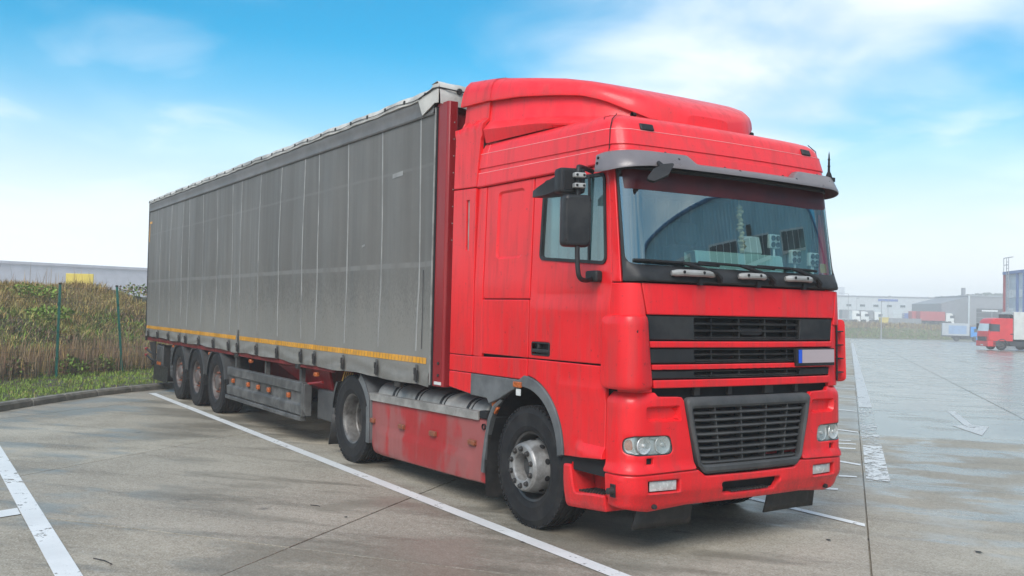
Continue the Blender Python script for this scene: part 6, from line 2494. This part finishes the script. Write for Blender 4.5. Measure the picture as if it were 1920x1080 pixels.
# far verge: grass bank at the end of the yard ---------------------------------
near_edge = [(300, 190), (700, 194), (1050, 199), (1380, 204), (1480, 204), (1600, 206), (1700, 215), (1800, 228), (1900, 245), (2010, 262), (2150, 280)]
rows = [[], [], [], [], []]
for i, (u, d) in enumerate(near_edge):
    q = ray(u, 620)
    hd = Vector((q.x, q.y, 0))
    p = CAM_POS + hd * d
    z0 = gz(p.x, p.y)
    for k, (f, h) in enumerate(((0, 0.02), (4, 0.9), (9, 2.3), (14, 3.1), (110, 3.2))):
        pp = CAM_POS + hd * (d + f)
        rows[k].append((pp.x, pp.y, z0 + h + (0.25 * math.sin(i * 2.1 + k) if 0 < k < 3 else 0)))
m = MB()
m.grid(rows)
tag(m.build('far_verge', FM['grass']), kind='structure')
sp_ = []
for _ in range(5200):
    f = random.random()
    u = 1560 + 340 * f
    d = float(np.interp(u, [q[0] for q in near_edge], [q[1] for q in near_edge]))
    g = random.uniform(0.3, 14)
    q = ray(u, 620)
    p = CAM_POS + Vector((q.x, q.y, 0)) * (d + g)
    pz = CAM_POS + Vector((q.x, q.y, 0)) * d
    h = float(np.interp(g, [0, 4, 9, 14], [0.02, 0.9, 2.3, 3.1]))
    p.z = gz(pz.x, pz.y) + h
    col = random.choice([GREEN, GREEN, BRN]) if g < 8 else random.choice([OCH, BRN, YEL, RUST])
    sp_.append((p, random.uniform(0.25, 0.6) if g < 8 else random.uniform(0.4, 1.0), 0.05, 0.6, tuple(c * 0.9 for c in col), 4, 0.7))
blades('far_verge_grass', sp_, 'long green and brown grass at the far end of the yard', 'grass')
UPZ = gz(*(CAM_POS + Vector((ray(1700, 620).x, ray(1700, 620).y, 0)) * 215)[:2]) + 3.1


def place(name, u, d, z, rz):
    q = ray(u, 600)
    p = CAM_POS + Vector((q.x, q.y, 0)) * d
    p.z = z
    return empty(name, p, rz)


LFT = Vector((-c_r.x, -c_r.y, 0)).normalized()
HEAD_LEFT = math.atan2(LFT.y, LFT.x)


def bld_frame(name, u, d, z, turn=0.0):
    """local +X runs to the right of the picture, local -Y faces the camera"""
    return place(name, u, d, z, HEAD_LEFT + PI + turn)


def px2m(u, d):
    return (u - 960) / FPX * d


# long warehouse with loading docks
D = 305
W0 = bld_frame('warehouse', 1690, D, UPZ)
tag(W0, 'long pale grey warehouse with blue loading dock doors, far behind', 'building')
sc_ = D / FPX
Hh = 8.3
m = MB()
m.box(-40, 17.5, 0, 30, 0, Hh)
wl = m.build('wall', FM['cladding'], W0)
m = MB()
m.box(-40.2, 17.7, -0.2, 30.2, Hh, Hh + 0.35)
m.build('roof', FM['roofl'], W0)
m = MB()
m.box(-20.4, -17.0, 4, 8, Hh + 0.35, Hh + 3.1)
m.build('roof_plant', FM['cladding'], W0)
for x, blue in ((-9.0, 0), (-2.6, 0), (0.2, 1), (5.2, 1), (10.5, 1)):
    m = MB()
    m.box(x, x + 3.6, -0.08, 0.1, 0.2, 3.3 if blue else 4.4)
    dr = m.build('dock_door', FM['dock_blue'] if blue else FM['win'], W0)
    if not blue:
        for k in range(5):
            m = MB()
            m.box(x, x + 3.6, -0.14, -0.08, 0.5 + 0.8 * k, 0.62 + 0.8 * k)
            m.build('rail', FM['cladding'], dr)
for x in np.arange(-18, 15.5, 4.35):
    m = MB()
    m.box(x, x + 2.0, -0.06, 0.1, 5.0, 6.0)
    wn = m.build('window', FM['win'], W0)
    m = MB()
    m.box(x + 0.2, x + 1.8, -0.10, -0.06, 5.15, 5.85)
    m.build('pane', FM['wind'], wn)
m = MB()
m.box(-7.6, -1.2, -0.1, 0, 7.0, 7.7)
m.build('sign_board', FM['dock_blue'], W0)
for x in (-33, -27.5, -25, 4):
    m = MB()
    m.box(x, x + 1.6, -0.06, 0.1, 4.6, 6.2)
    m.build('window', FM['wind'], W0)

# dark grey depot building with wide bays
D = 262
W1 = bld_frame('depot_building', 1832, D, UPZ - 0.4, R(-4))
tag(W1, 'dark grey depot building with wide open bays behind the red truck', 'building')
m = MB()
m.box(-2.4, 26, 0, 24, 0, 8.5)
m.build('wall', FM['dark_clad'], W1)
m = MB()
m.prism([(-7.4, 6, 0), (-7.4, 6, 6.5), (-2.4, 0.02, 8.4), (-2.4, 0.02, 0)], (0.02, 24, 0))
m.build('side_wall', FM['dark_clad'], W1)
m = MB()
m.box(-2.6, 26.2, -0.25, 24.2, 8.5, 8.8)
m.build('roof', FM['mast'], W1)
for k in range(4):
    x = -0.2 + k * 4.3
    m = MB()
    m.box(x, x + 4.0, -0.10, 0.1, 0.2, 5.2)
    by = m.build('bay_door', FM['dk'], W1)
    for j in range(3):
        m = MB()
        m.box(x, x + 4.0, -0.16, -0.10, 1.2 + 1.4 * j, 1.32 + 1.4 * j)
        m.build('rail', FM['dark_clad'], by)
m = MB()
m.box(-2.45, -2.15, -0.3, 0.0, 0, 8.6)
m.build('downpipe', FM['win'], W1)
m = MB()
m.box(1.2, 5.4, -0.3, -0.1, 4.4, 4.8)
m.build('bay_lamp', FM['wht'], W1)
for x in (-1.8, -0.9):
    m = MB()
    m.box(-2.0 + x * 0, -1.2, 5, 6, 8.8, 11.0)
m.build('chimney', FM['dark_clad'], W1)
m = MB()
m.box(-7.2, -5.4, 5.9, 6.0, 2.6, 4.2)
m.build('window', FM['win'], W1)

# blue-framed hall on the right with windows and a roof ladder
D = 150
W2 = place('blue_hall', 1884, D, gz(*at(1884, 620, D)[:2]) - 0.3, 0)
tag(W2, 'tall blue-grey hall with blue corner frames and ladder at right edge', 'building')
# its front runs from the far corner towards the camera's right
pA = CAM_POS + Vector((ray(1884, 600).x, ray(1884, 600).y, 0)) * D
pB = CAM_POS + Vector((ray(2060, 600).x, ray(2060, 600).y, 0)) * 118
dirx = (pB - pA)
dirx.z = 0
Lw = dirx.length
dirx.normalize()
W2.rotation_euler = (0, 0, math.atan2(dirx.y, dirx.x))
Hh = 11.4
m = MB()
m.box(0, Lw + 20, 0, 26, 0, Hh)
m.build('wall', FM['blue_clad'], W2)
m = MB()
m.box(-0.3, Lw + 20.2, -0.3, 26.2, Hh, Hh + 0.45)
m.build('roof_edge', FM['blue_trim'], W2)
for i, x in enumerate((0.0, 5.5, 8.3, 12.5, 16.7, 21, 25)):
    m = MB()
    m.box(x - 0.22, x + 0.22, -0.25, 0.0, 0, Hh)
    m.build('frame_post', FM['blue_trim'] if i else FM['red2'], W2)
for z0 in (1.6, 4.9, 7.7):
    for x in (0.7, 2.1, 3.6, 6.1, 9.0, 10.4, 13.2, 14.8, 17.4, 19.0):
        m = MB()
        m.box(x, x + 1.15, -0.06, 0.05, z0, z0 + 1.2)
        wn = m.build('window', FM['win'], W2)
        m = MB()
        m.box(x + 0.52, x + 0.62, -0.09, -0.06, z0, z0 + 1.2)
        m.build('mullion', FM['blue_clad'], wn)
m = MB()
for x in (2.0, 2.9):
    m.tube([(x, -0.5, 1.5), (x, -0.5, Hh + 2.6)], 0.06, 6)
m.tube([(0.2, -0.3, Hh + 2.6), (4.2, -0.3, Hh + 2.6)], 0.06, 6)
m.tube([(0.2, -0.3, Hh + 0.4), (0.2, -0.3, Hh + 2.6)], 0.06, 6)
m.tube([(0.2, -0.3, Hh + 1.5), (1.9, -0.3, Hh + 1.5)], 0.05, 6)
for k in range(24):
    m.tube([(2.0, -0.5, 1.8 + k * 0.5), (2.9, -0.5, 1.8 + k * 0.5)], 0.04, 5)
m.build('roof_ladder', FM['mast'], W2)


# ---- small-scale lorries -----------------------------------------------------
def far_wheel(root, x, y, r_=0.5, w=0.3):
    m = MB()
    m.lathe([(r_ * 0.56, -w / 2), (r_ * 0.9, -w / 2), (r_, -w * 0.38), (r_, w * 0.38), (r_ * 0.9, w / 2), (r_ * 0.56, w / 2)], 24, 'y', (x, y, r_))
    wh = m.build('wheel', MAT['rubber'], root)
    m = MB()
    s = -1 if y < 0 else 1
    m.lathe([(r_ * 0.56, s * w * 0.46), (r_ * 0.5, s * w * 0.3), (r_ * 0.3, s * w * 0.3), (r_ * 0.25, s * w * 0.5), (0, s * w * 0.5)], 20, 'y', (x, y, r_))
    m.build('rim', MAT['steel_dull'], wh)


def loft_cab(root, mat, L=2.25, W=2.46, zb=0.95, zr=3.35, rake=0.30, roof=True):
    """cab-over cab, front at x = 0, tail at x = -L"""
    prof = [(0.0, zb), (0.03, zb + 0.55), (0.0, zb + 0.95), (-rake * 0.55, zb + 1.65), (-rake, zr - 0.28), (-rake - 0.25, zr - 0.06), (-rake - 0.6, zr), (-L, zr), (-L, zb)]
    m = MB()
    rows = []
    for y, k in ((-W / 2, 0.06), (-W / 2 + 0.05, 0.015), (-W / 2 + 0.14, 0.0), (0, -0.03), (W / 2 - 0.14, 0.0), (W / 2 - 0.05, 0.015), (W / 2, 0.06)):
        rows.append([(x - k * (1 if x > -L * 0.8 else 0), y, z - (k * 0.8 if z > zr - 0.1 else 0)) for x, z in prof])
    m.grid(rows)
    for q in (0, -1):
        b = len(m.v)
        m.v += rows[q]
        m.f.append(tuple(range(b, b + len(prof))))
    return m.build('cab', mat, root, sharp=35)


def lorry_cab(root, mat, L=2.25, zr=3.35, axle=-1.35, drive=-4.9, bright=None):
    W = 2.46
    zb = 0.95
    cab = loft_cab(root, mat, L, W, zb, zr)
    # windscreen
    m = MB()
    rk = 0.30
    def fx(z):
        return float(np.interp(z, [zb, zb + 0.55, zb + 0.95, zb + 1.65, zr - 0.28], [0.0, 0.03, 0.0, -rk * 0.55, -rk]))
    z0, z1 = zb + 0.98, min(zb + 1.75, zr - 0.35)
    m.grid([[(fx(z) + 0.045 - 0.03 * abs(y), y, z) for y in np.linspace(-1.12, 1.12, 7)] for z in (z0, (z0 + z1) / 2, z1)])
    m.build('windscreen', FM['wind'] if bright is None else bright, cab)
    for s in (-1, 1):
        m = MB()
        q = [(-0.10, z0), (-1.12, z0 - 0.02), (-1.12, z1 - 0.05), (-0.30, z1 - 0.03)]
        m.prism([(x, s * (W / 2 + 0.002), z) for x, z in q], (0, s * 0.008, 0))
        m.build('side_window', FM['wind'], cab)
        m = MB()
        m.box(-0.05, 0.06, s * 0.85 - 0.22, s * 0.85 + 0.22, 0.60, 0.80)
        m.build('headlight', MAT['lens'], cab, bevel=0.02)
        m = MB()
        m.box(-0.20, 0.0, s * 1.32 - 0.10, s * 1.32 + 0.10, zb + 1.1, zb + 1.75)
        m.build('mirror', MAT['black_pl'], cab, bevel=0.03)
        m = MB()
        a_ = arc(axle, 0.5, 0.66, 0, 180, 14)
        m.grid([[(x, s * 1.24, z), (x, s * 0.8, z)] for x, z in a_])
        m.grid([[(x, s * 1.245, z), (axle + (x - axle) * 0.86, s * 1.245, 0.5 + (z - 0.5) * 0.86)] for x, z in a_])
        m.build('wheel_arch', MAT['grey_pl'], cab)
        far_wheel(root, axle, s * 1.06)
        far_wheel(root, drive, s * 1.02)
    m = MB()
    m.box(-0.75, 0.10, -1.22, 1.22, 0.36, zb - 0.02)
    m.build('bumper', mat, root, bevel=0.05)
    m = MB()
    m.box(-0.02, 0.125, -0.85, 0.85, 0.95, 1.35)
    for k in range(3):
        m.box(0.02, 0.135, -0.8, 0.8, 1.0 + k * 0.12, 1.06 + k * 0.12)
    m.build('grille', MAT['grey_pl'], root)
    m = MB()
    m.box(drive - 0.9, -L + 0.3, -0.45, 0.45, 0.62, 0.95)
    m.box(drive + 0.75, axle - 0.85, -1.15, -0.55, 0.42, 0.90)
    m.box(drive + 0.75, axle - 0.85, 0.55, 1.15, 0.42, 0.90)
    m.build('chassis', FM['dk'], root)
    return cab


def box_body(root, name, mat, x0, x1, z0, z1, W=2.5):
    m = MB()
    m.box(x0, x1, -W / 2, W / 2, z0, z1)
    return m.build(name, mat, root, bevel=0.03)


# red lorry with white box trailer standing across the lane
D = 92
q = on_ground(1867, 656)
front = Vector((-0.54, -0.84, 0)).normalized()
R1 = empty('red_lorry', (q.x, q.y, gz(q.x, q.y)), math.atan2(front.y, front.x))
cab = lorry_cab(R1, FM['red3'], 2.45, 3.28, 0.0 - 1.35, -1.35 - 3.1, FM['win'])
for ch in list(R1.children):
    ch.location.x += 1.35
m = MB()
m.box(-2.35, -1.0, -1.1, 1.1, 3.2, 3.62)
m.build('air_baffle', MAT['black_pl'], R1)
for s in (-1, 1):
    m = MB()
    m.box(-1.15, -0.85, s * 1.236 - 0.003, s * 1.236 + 0.003, 1.62, 1.72)
    m.build('door_handle', MAT['black_pl'], R1)
    m = MB()
    m.box(0.12, 0.9, s * 1.10 - 0.06, s * 1.10 + 0.12, 0.38, 0.93)
    m.build('step', MAT['grey_pl'], R1, bevel=0.03)
m = MB()
m.box(1.44, 1.452, -0.28, 0.28, 0.45, 0.57)
m.build('number_plate', MAT['sticker'], R1)
tag(R1, 'red lorry with white box trailer parked across the yard at right', 'truck')
R2 = empty('white_box_trailer', (q.x - front.x * 8.2, q.y - front.y * 8.2, gz(q.x, q.y)), math.atan2(front.y, front.x))
bb = box_body(R2, 'box_body', FM['wht_box'], -6.6, 7.0, 1.12, 3.95)
for k in range(14):
    m = MB()
    m.box(-6.3 + k, -6.27 + k, -1.258, -1.248, 1.15, 3.9)
    m.build('panel_seam', FM['wht_box'], bb)
m = MB()
m.box(-6.0, 6.5, -0.5, 0.5, 0.75, 1.12)
m.box(2.9, 3.1, -1.0, -0.8, 0.1, 1.1)
m.build('chassis', FM['dk'], R2)
for x in (-4.6, -3.3, -2.0):
    for s in (-1, 1):
        far_wheel(R2, x, s * 1.05)
m = MB()
m.box(6.98, 7.5, -0.9, 0.9, 3.0, 3.7)
m.build('cooling_unit', FM['dk'], R2, bevel=0.05)
tag(R2, 'white box trailer behind the red lorry at the right edge', 'trailer')

# blue lorry with grey-blue covered body
q = on_ground(1802, 640)
hd = Vector((c_r.x, c_r.y, 0)).normalized() * 0.9 + Vector((c_f.x, c_f.y, 0)).normalized() * -0.35
B1 = empty('blue_lorry', (q.x, q.y, gz(q.x, q.y)), math.atan2(hd.y, hd.x))
lorry_cab(B1, FM['blue2'], 1.75, 3.0, -0.9, -4.3)
for ch in list(B1.children):
    ch.location.x += 3.4
b1 = box_body(B1, 'covered_body', FM['greyb'], -3.6, 1.45, 1.15, 3.65)
m = MB()
m.box(-3.65, 1.5, -1.27, 1.27, 0.95, 1.16)
m.build('side_rail', FM['dk'], B1)
m = MB()
m.box(-2.4, 0.9, -1.262, -1.252, 1.5, 3.2)
m.build('body_print', far_mat('pale_blue_print', (0.25, 0.36, 0.52)), b1)
tag(B1, 'small blue lorry with grey covered body beyond the red lorry', 'truck')

# lorries and containers on the upper yard behind the verge
def upper(name, u, d, rz, build, label, cat, group=None):
    r_ = place(name, u, d, UPZ, rz)
    build(r_)
    tag(r_, label, cat, group)
    return r_


HR = HEAD_LEFT + PI


def white_tractor(r_):
    lorry_cab(r_, FM['wht'], 2.2, 3.45, -1.3, -4.6)


def with_body(mat, L=7.0):
    def f(r_):
        lorry_cab(r_, FM['wht'], 2.2, 3.3, -1.3, -4.9)
        box_body(r_, 'covered_body', mat, -2.5 - L, -2.5, 1.15, 3.7)
        far_wheel(r_, -2.0 - L * 0.8, -1.05)
        far_wheel(r_, -2.0 - L * 0.8, 1.05)
    return f


UD = 266
upper('white_lorry', 1626, UD, HR, with_body(FM['dark_clad'], 5.0), 'white lorry with dark body, first of two left of the lamp post', 'truck')
upper('white_lorry', 1651, UD + 6, HR, with_body(FM['dark_clad'], 3.4), 'white lorry with dark body, right behind the lamp post', 'truck')
upper('white_lorry', 1610, UD - 8, HR, white_tractor, 'plain white tractor unit nearest the red cab, far behind', 'truck')
upper('white_lorry', 1785, UD, HR, with_body(FM['red2'], 7.0), 'white lorry in front of a faded red container, far right', 'truck')
upper('white_lorry', 1822, UD + 4, HR, with_body(FM['red3'], 4.6), 'white lorry with bright red body before the dark depot', 'truck')
c_ = place('red_container', 1734, UD + 3, UPZ, HR)
m = MB()
m.box(-4.2, 4.0, -1.22, 1.22, 0.9, 3.7)
ct = m.build('container_shell', FM['red2'], c_, bevel=0.05)
for k in range(18):
    m = MB()
    m.box(-4.0 + k * 0.44, -3.85 + k * 0.44, -1.26, -1.2, 1.05, 3.55)
    m.build('rib', FM['red2'], ct)
m = MB()
m.box(-4.0, 3.8, -1.0, 1.0, 0, 0.92)
m.build('trailer_frame', FM['dk'], c_)
tag(c_, 'faded red shipping container on the upper yard', 'container')
c_ = place('yellow_bin', 1657, UD - 20, UPZ, HR)
m = MB()
m.prism([(-0.8, -0.8, 0), (0.8, -0.8, 0), (1.0, -0.8, 1.6), (-1.0, -0.8, 1.6)], (0, 1.6, 0))
m.build('body', FM['yel'], c_)
m = MB()
m.box(-1.05, 1.05, -0.9, 0.9, 1.6, 1.75)
m.build('lid', FM['yel'], c_)
tag(c_, 'yellow bin beside the white lorries on the upper yard', 'bin')
c_ = place('grey_fence', 1685, UD - 12, UPZ, HR)
m = MB()
m.box(-4, 6, -0.05, 0.05, 0, 1.6)
m.build('panel', FM['dark_clad'], c_)
for k in range(6):
    m = MB()
    m.box(-4 + 2 * k - 0.06, -4 + 2 * k + 0.06, -0.1, -0.05, 0, 1.75)
    m.build('post', FM['mast'], c_)
tag(c_, 'low grey fence between the yellow bin and red container', 'fence')

# lamp posts and masts
def mast(u, v0, v1, d, label, arm=0.0, r_=0.09):
    b = at(u, v1, d)
    t_ = at(u, v0, d)
    root = empty('lamp_post', b)
    m = MB()
    m.tube([(0, 0, -1.0), (0, 0, (t_.z - b.z) * 0.5), (0, 0, t_.z - b.z)], [r_ * 1.3, r_, r_ * 0.7], 8)
    m.build('pole', FM['mast'], root)
    m = MB()
    a = Vector((c_r.x, c_r.y, 0)).normalized() * (arm if arm else 0.5)
    h = t_.z - b.z
    m.tube([(0, 0, h), tuple(a * 0.5 + Vector((0, 0, h + 0.15))), tuple(a + Vector((0, 0, h + 0.2)))], [r_ * 0.6, r_ * 0.5, r_ * 0.5], 6)
    m.obox(a + Vector((0, 0, h + 0.17)), a.normalized() * 0.35, Vector((-a.y, a.x, 0)).normalized() * 0.15, Vector((0, 0, 0.07)))
    m.build('lamp_head', FM['dark_clad'], root)
    tag(root, label, 'lamp post')


mast(1652, 566, 632, 208, 'tall grey lamp post standing on the far verge', 0.3, 0.11)
mast(1590, 551, 612, 240, 'lamp post with arm close beside the red cab', -2.0, 0.08)
mast(1606, 560, 606, 285, 'thin mast before the warehouse left of the lamp post', 0.3, 0.07)
mast(1665, 556, 600, 290, 'thin mast before the warehouse right of the lamp post', 0.4, 0.07)
mast(1769, 566, 606, 280, 'thin mast with banner beside the red container', 0.6, 0.08)
mast(1792, 556, 602, 300, 'short mast above the warehouse end by the dark depot', 0.3, 0.06)
# blue bin and small marker posts at the yard edge
q = on_ground(1688, 633.5)
c_ = empty('blue_bin', (q.x, q.y, gz(q.x, q.y)))
m = MB()
m.prism([(-0.4, -0.35, 0.1), (0.4, -0.35, 0.1), (0.48, -0.42, 1.15), (-0.48, -0.42, 1.15)], (0, 0.8, 0))
m.build('body', FM['blue2'], c_)
m = MB()
m.box(-0.52, 0.52, -0.46, 0.46, 1.15, 1.25)
m.build('lid', FM['blue2'], c_)
tag(c_, 'small blue bin at the far edge of the yard', 'bin')
for u, lab in ((1655, 'short white marker post beside the tall lamp post'), (1781, 'short white marker post left of the blue lorry')):
    q = on_ground(u, 634.5)
    m = MB()
    m.lathe([(0.12, 0), (0.12, 1.5), (0.08, 1.6), (0, 1.62)], 10, 'z')
    o = m.build('marker_post', FM['wht'])
    o.location = (q.x, q.y, gz(q.x, q.y))
    tag(o, lab, 'post')

# wooded hills far behind -----------------------------------------------------
m = MB()
rows = []
for d in (370, 400, 440, 560):
    row = []
    for u in range(1300, 2301, 25):
        q = ray(u, 600)
        p = CAM_POS + Vector((q.x, q.y, 0)) * d
        prof_h = float(np.interp(u, [1300, 1560, 1700, 1780, 1860, 1950, 2300], [1, 1.5, 3.2, 5, 7.5, 9.5, 11]))
        p.z = -4 + (prof_h + 5) * float(np.interp(d, [370, 400, 440, 560], [0, 0.55, 1.0, 1.1])) + 0.6 * math.sin(u * 0.05 + d)
        row.append(tuple(p))
    rows.append(row)
m.grid(rows)
tag(m.build('hill', FM['grass']), kind='structure')
sp_ = []
V, F, C = [], [], []
for _ in range(420):
    u = random.uniform(1560, 2000)
    d = random.uniform(405, 450)
    q = ray(u, 600)
    p = CAM_POS + Vector((q.x, q.y, 0)) * d
    prof_h = float(np.interp(u, [1300, 1560, 1700, 1780, 1860, 1950, 2300], [1, 1.5, 3.2, 5, 7.5, 9.5, 11]))
    z0 = -4 + (prof_h + 5) * 0.9
    H = random.uniform(3.5, 5.5)
    W = random.uniform(1.5, 2.4)
    for _ in range(70):
        a, b = random.uniform(0, 2 * PI), random.random()
        rr = W * math.sqrt(max(0, 1 - (2 * b - 1) ** 2)) * random.uniform(0.5, 1.05)
        c = Vector((p.x + math.cos(a) * rr, p.y + math.sin(a) * rr, z0 + 1.5 + H * b))
        e1 = Vector((random.uniform(-1, 1), random.uniform(-1, 1), random.uniform(-1, 1))).normalized() * random.uniform(0.5, 1.1)
        e2 = e1.orthogonal().normalized() * random.uniform(0.4, 0.9)
        k = len(V)
        V += [tuple(c - e1), tuple(c + e2), tuple(c + e1), tuple(c - e2)]
        F.append((k, k + 1, k + 2, k + 3))
        j = random.uniform(0.6, 1.3)
        C += [(0.05 * j, 0.07 * j, 0.03 * j, 1)] * 4
me = bpy.data.meshes.new('distant_wood')
me.from_pydata(V, [], F)
ca = me.color_attributes.new('tint', 'FLOAT_COLOR', 'POINT')
ca.data.foreach_set('color', np.array(C, dtype=np.float32).ravel())
me.materials.append(MAT['foliage'])
tag(link(bpy.data.objects.new('distant_wood', me)), 'pale wooded hill in the mist behind the warehouses', 'wood', kind='stuff')

# ------------------------------------------------------------------ hall roof above the bank on the left
D = 95
W3 = place('long_hall', 150, D, 2.0, HEAD_LEFT + PI + R(50))
tag(W3, 'long pale hall roof showing above the weedy bank at left', 'building')
m = MB()
m.box(-26, 70, 0, 30, 0, 3.25)
m.build('wall', FM['roofl'], W3)
m = MB()
m.box(-26.2, 70.2, -0.2, 30.2, 3.25, 3.5)
m.build('roof', FM['roofl'], W3)
c_ = place('yellow_board', 147, 37, 0, HEAD_LEFT + PI + R(6))
zt, zb_ = at(147, 513, 37).z, at(147, 531, 37).z
c_.location.z = zb_ - 0.6
m = MB()
m.box(-0.52, 0.52, -0.03, 0.03, 0.45, 0.6 + zt - zb_)
m.build('board', FM['yel'], c_, bevel=0.02)
for s in (-1, 1):
    m = MB()
    m.box(s * 0.4 - 0.03, s * 0.4 + 0.03, 0.0, 0.06, -0.5, 0.5)
    m.build('leg', FM['mast'], c_)
tag(c_, 'small yellow board on top of the weedy bank', 'sign')

# ------------------------------------------------------------------ blue corrugated hall across the lane, seen only in the windscreen
W4 = empty('corrugated_hall', tuple(en(0, 20)), math.atan2(-EV.y, -EV.x))
tag(W4, 'blue corrugated hall with arched roof edge, mirrored in the windscreen', 'building')
# local +X runs back down the lane, local -Y faces the lorries
MAT['corr'] = far_mat('blue_corrugated_sheet', (0.36, 0.60, 0.70))
MAT['corr_trim'] = far_mat('strong_blue_trim', (0.05, 0.17, 0.34))
def arch_z(x):
    # local x is the reverse of the lane direction
    t_ = min(1.0, abs((x + 1.35) / 7.66))
    return 4.2 + (4.6 - 0.10 * x) * (1 - t_ ** 3.6) ** (1 / 2.4)


m = MB()
rows = [[], []]
for i in range(511):
    x = -9.0 + i * 0.03
    y = (0.0, 0.03, 0.03, 0.0)[(i // 2) % 4]
    rows[0].append((x, -y, 0))
    rows[1].append((x, -y, arch_z(x)))
m.grid(rows)
m.build('corrugated_wall', MAT['corr'], W4, sharp=20)
m = MB()
m.tube([(-9.0, -0.06, 0)] + [(x, -0.06, arch_z(x)) for x in np.linspace(-9.0, 6.3, 90)] + [(6.3, -0.06, 0)], 0.07, 8)
m.build('roof_trim', MAT['corr_trim'], W4)
m = MB()
m.grid([[(x, 0.0, arch_z(x)), (x, 30, arch_z(x))] for x in np.linspace(-9.0, 6.3, 40)])
m.build('roof', MAT['corr'], W4)
for x0 in (4.2, 1.9, -1.2, -3.5, -6.3):
    m = MB()
    m.box(x0 - 0.95, x0 + 0.95, -0.10, -0.05, 6.80, 7.50)
    wn = m.build('window', FM['wht'], W4)
    for k in range(4):
        m = MB()
        m.box(x0 - 0.90 + k * 0.46, x0 - 0.50 + k * 0.46, -0.13, -0.10, 6.87, 7.43)
        m.build('pane', FM['wind'], wn)
m = MB()
m.box(-3.2, -2.9, -0.25, -0.05, 7.5, 7.8)
m.build('floodlight', FM['dk'], W4)
m = MB()
rows = [[], []]
for i in range(300):
    x = -9.1 - i * 0.1
    y = (0.0, 0.05, 0.05, 0.0)[i % 4]
    rows[0].append((x, 1.5 - y, 0))
    rows[1].append((x, 1.5 - y, 9.0))
m.grid(rows)
m.build('corrugated_side_wall', FM['blue_clad'], W4, sharp=20)
m = MB()
m.box(8.0, 30, 12, 30, 0, 5)
m.build('annex', FM['cladding'], W4)

# ------------------------------------------------------------------ mist over the yard
hm = bpy.data.materials.new('haze')
hm.use_nodes = True
ht = hm.node_tree
for n_ in list(ht.nodes):
    if n_.type == 'BSDF_PRINCIPLED':
        ht.nodes.remove(n_)
pv = ht.nodes.new('ShaderNodeVolumePrincipled')
pv.inputs['Color'].default_value = (0.97, 0.985, 1.0, 1)
pv.inputs['Density'].default_value = 0.0020
pv.inputs['Anisotropy'].default_value = 0.0
ht.links.new(pv.outputs[0], ht.nodes['Material Output'].inputs['Volume'])
m = MB()
m.box(-800, 120, -180, 800, -8, 20)
hz_o = m.build('haze', hm, smooth=False)
tag(hz_o, 'thin pale mist hanging over the whole yard', 'mist', kind='stuff')
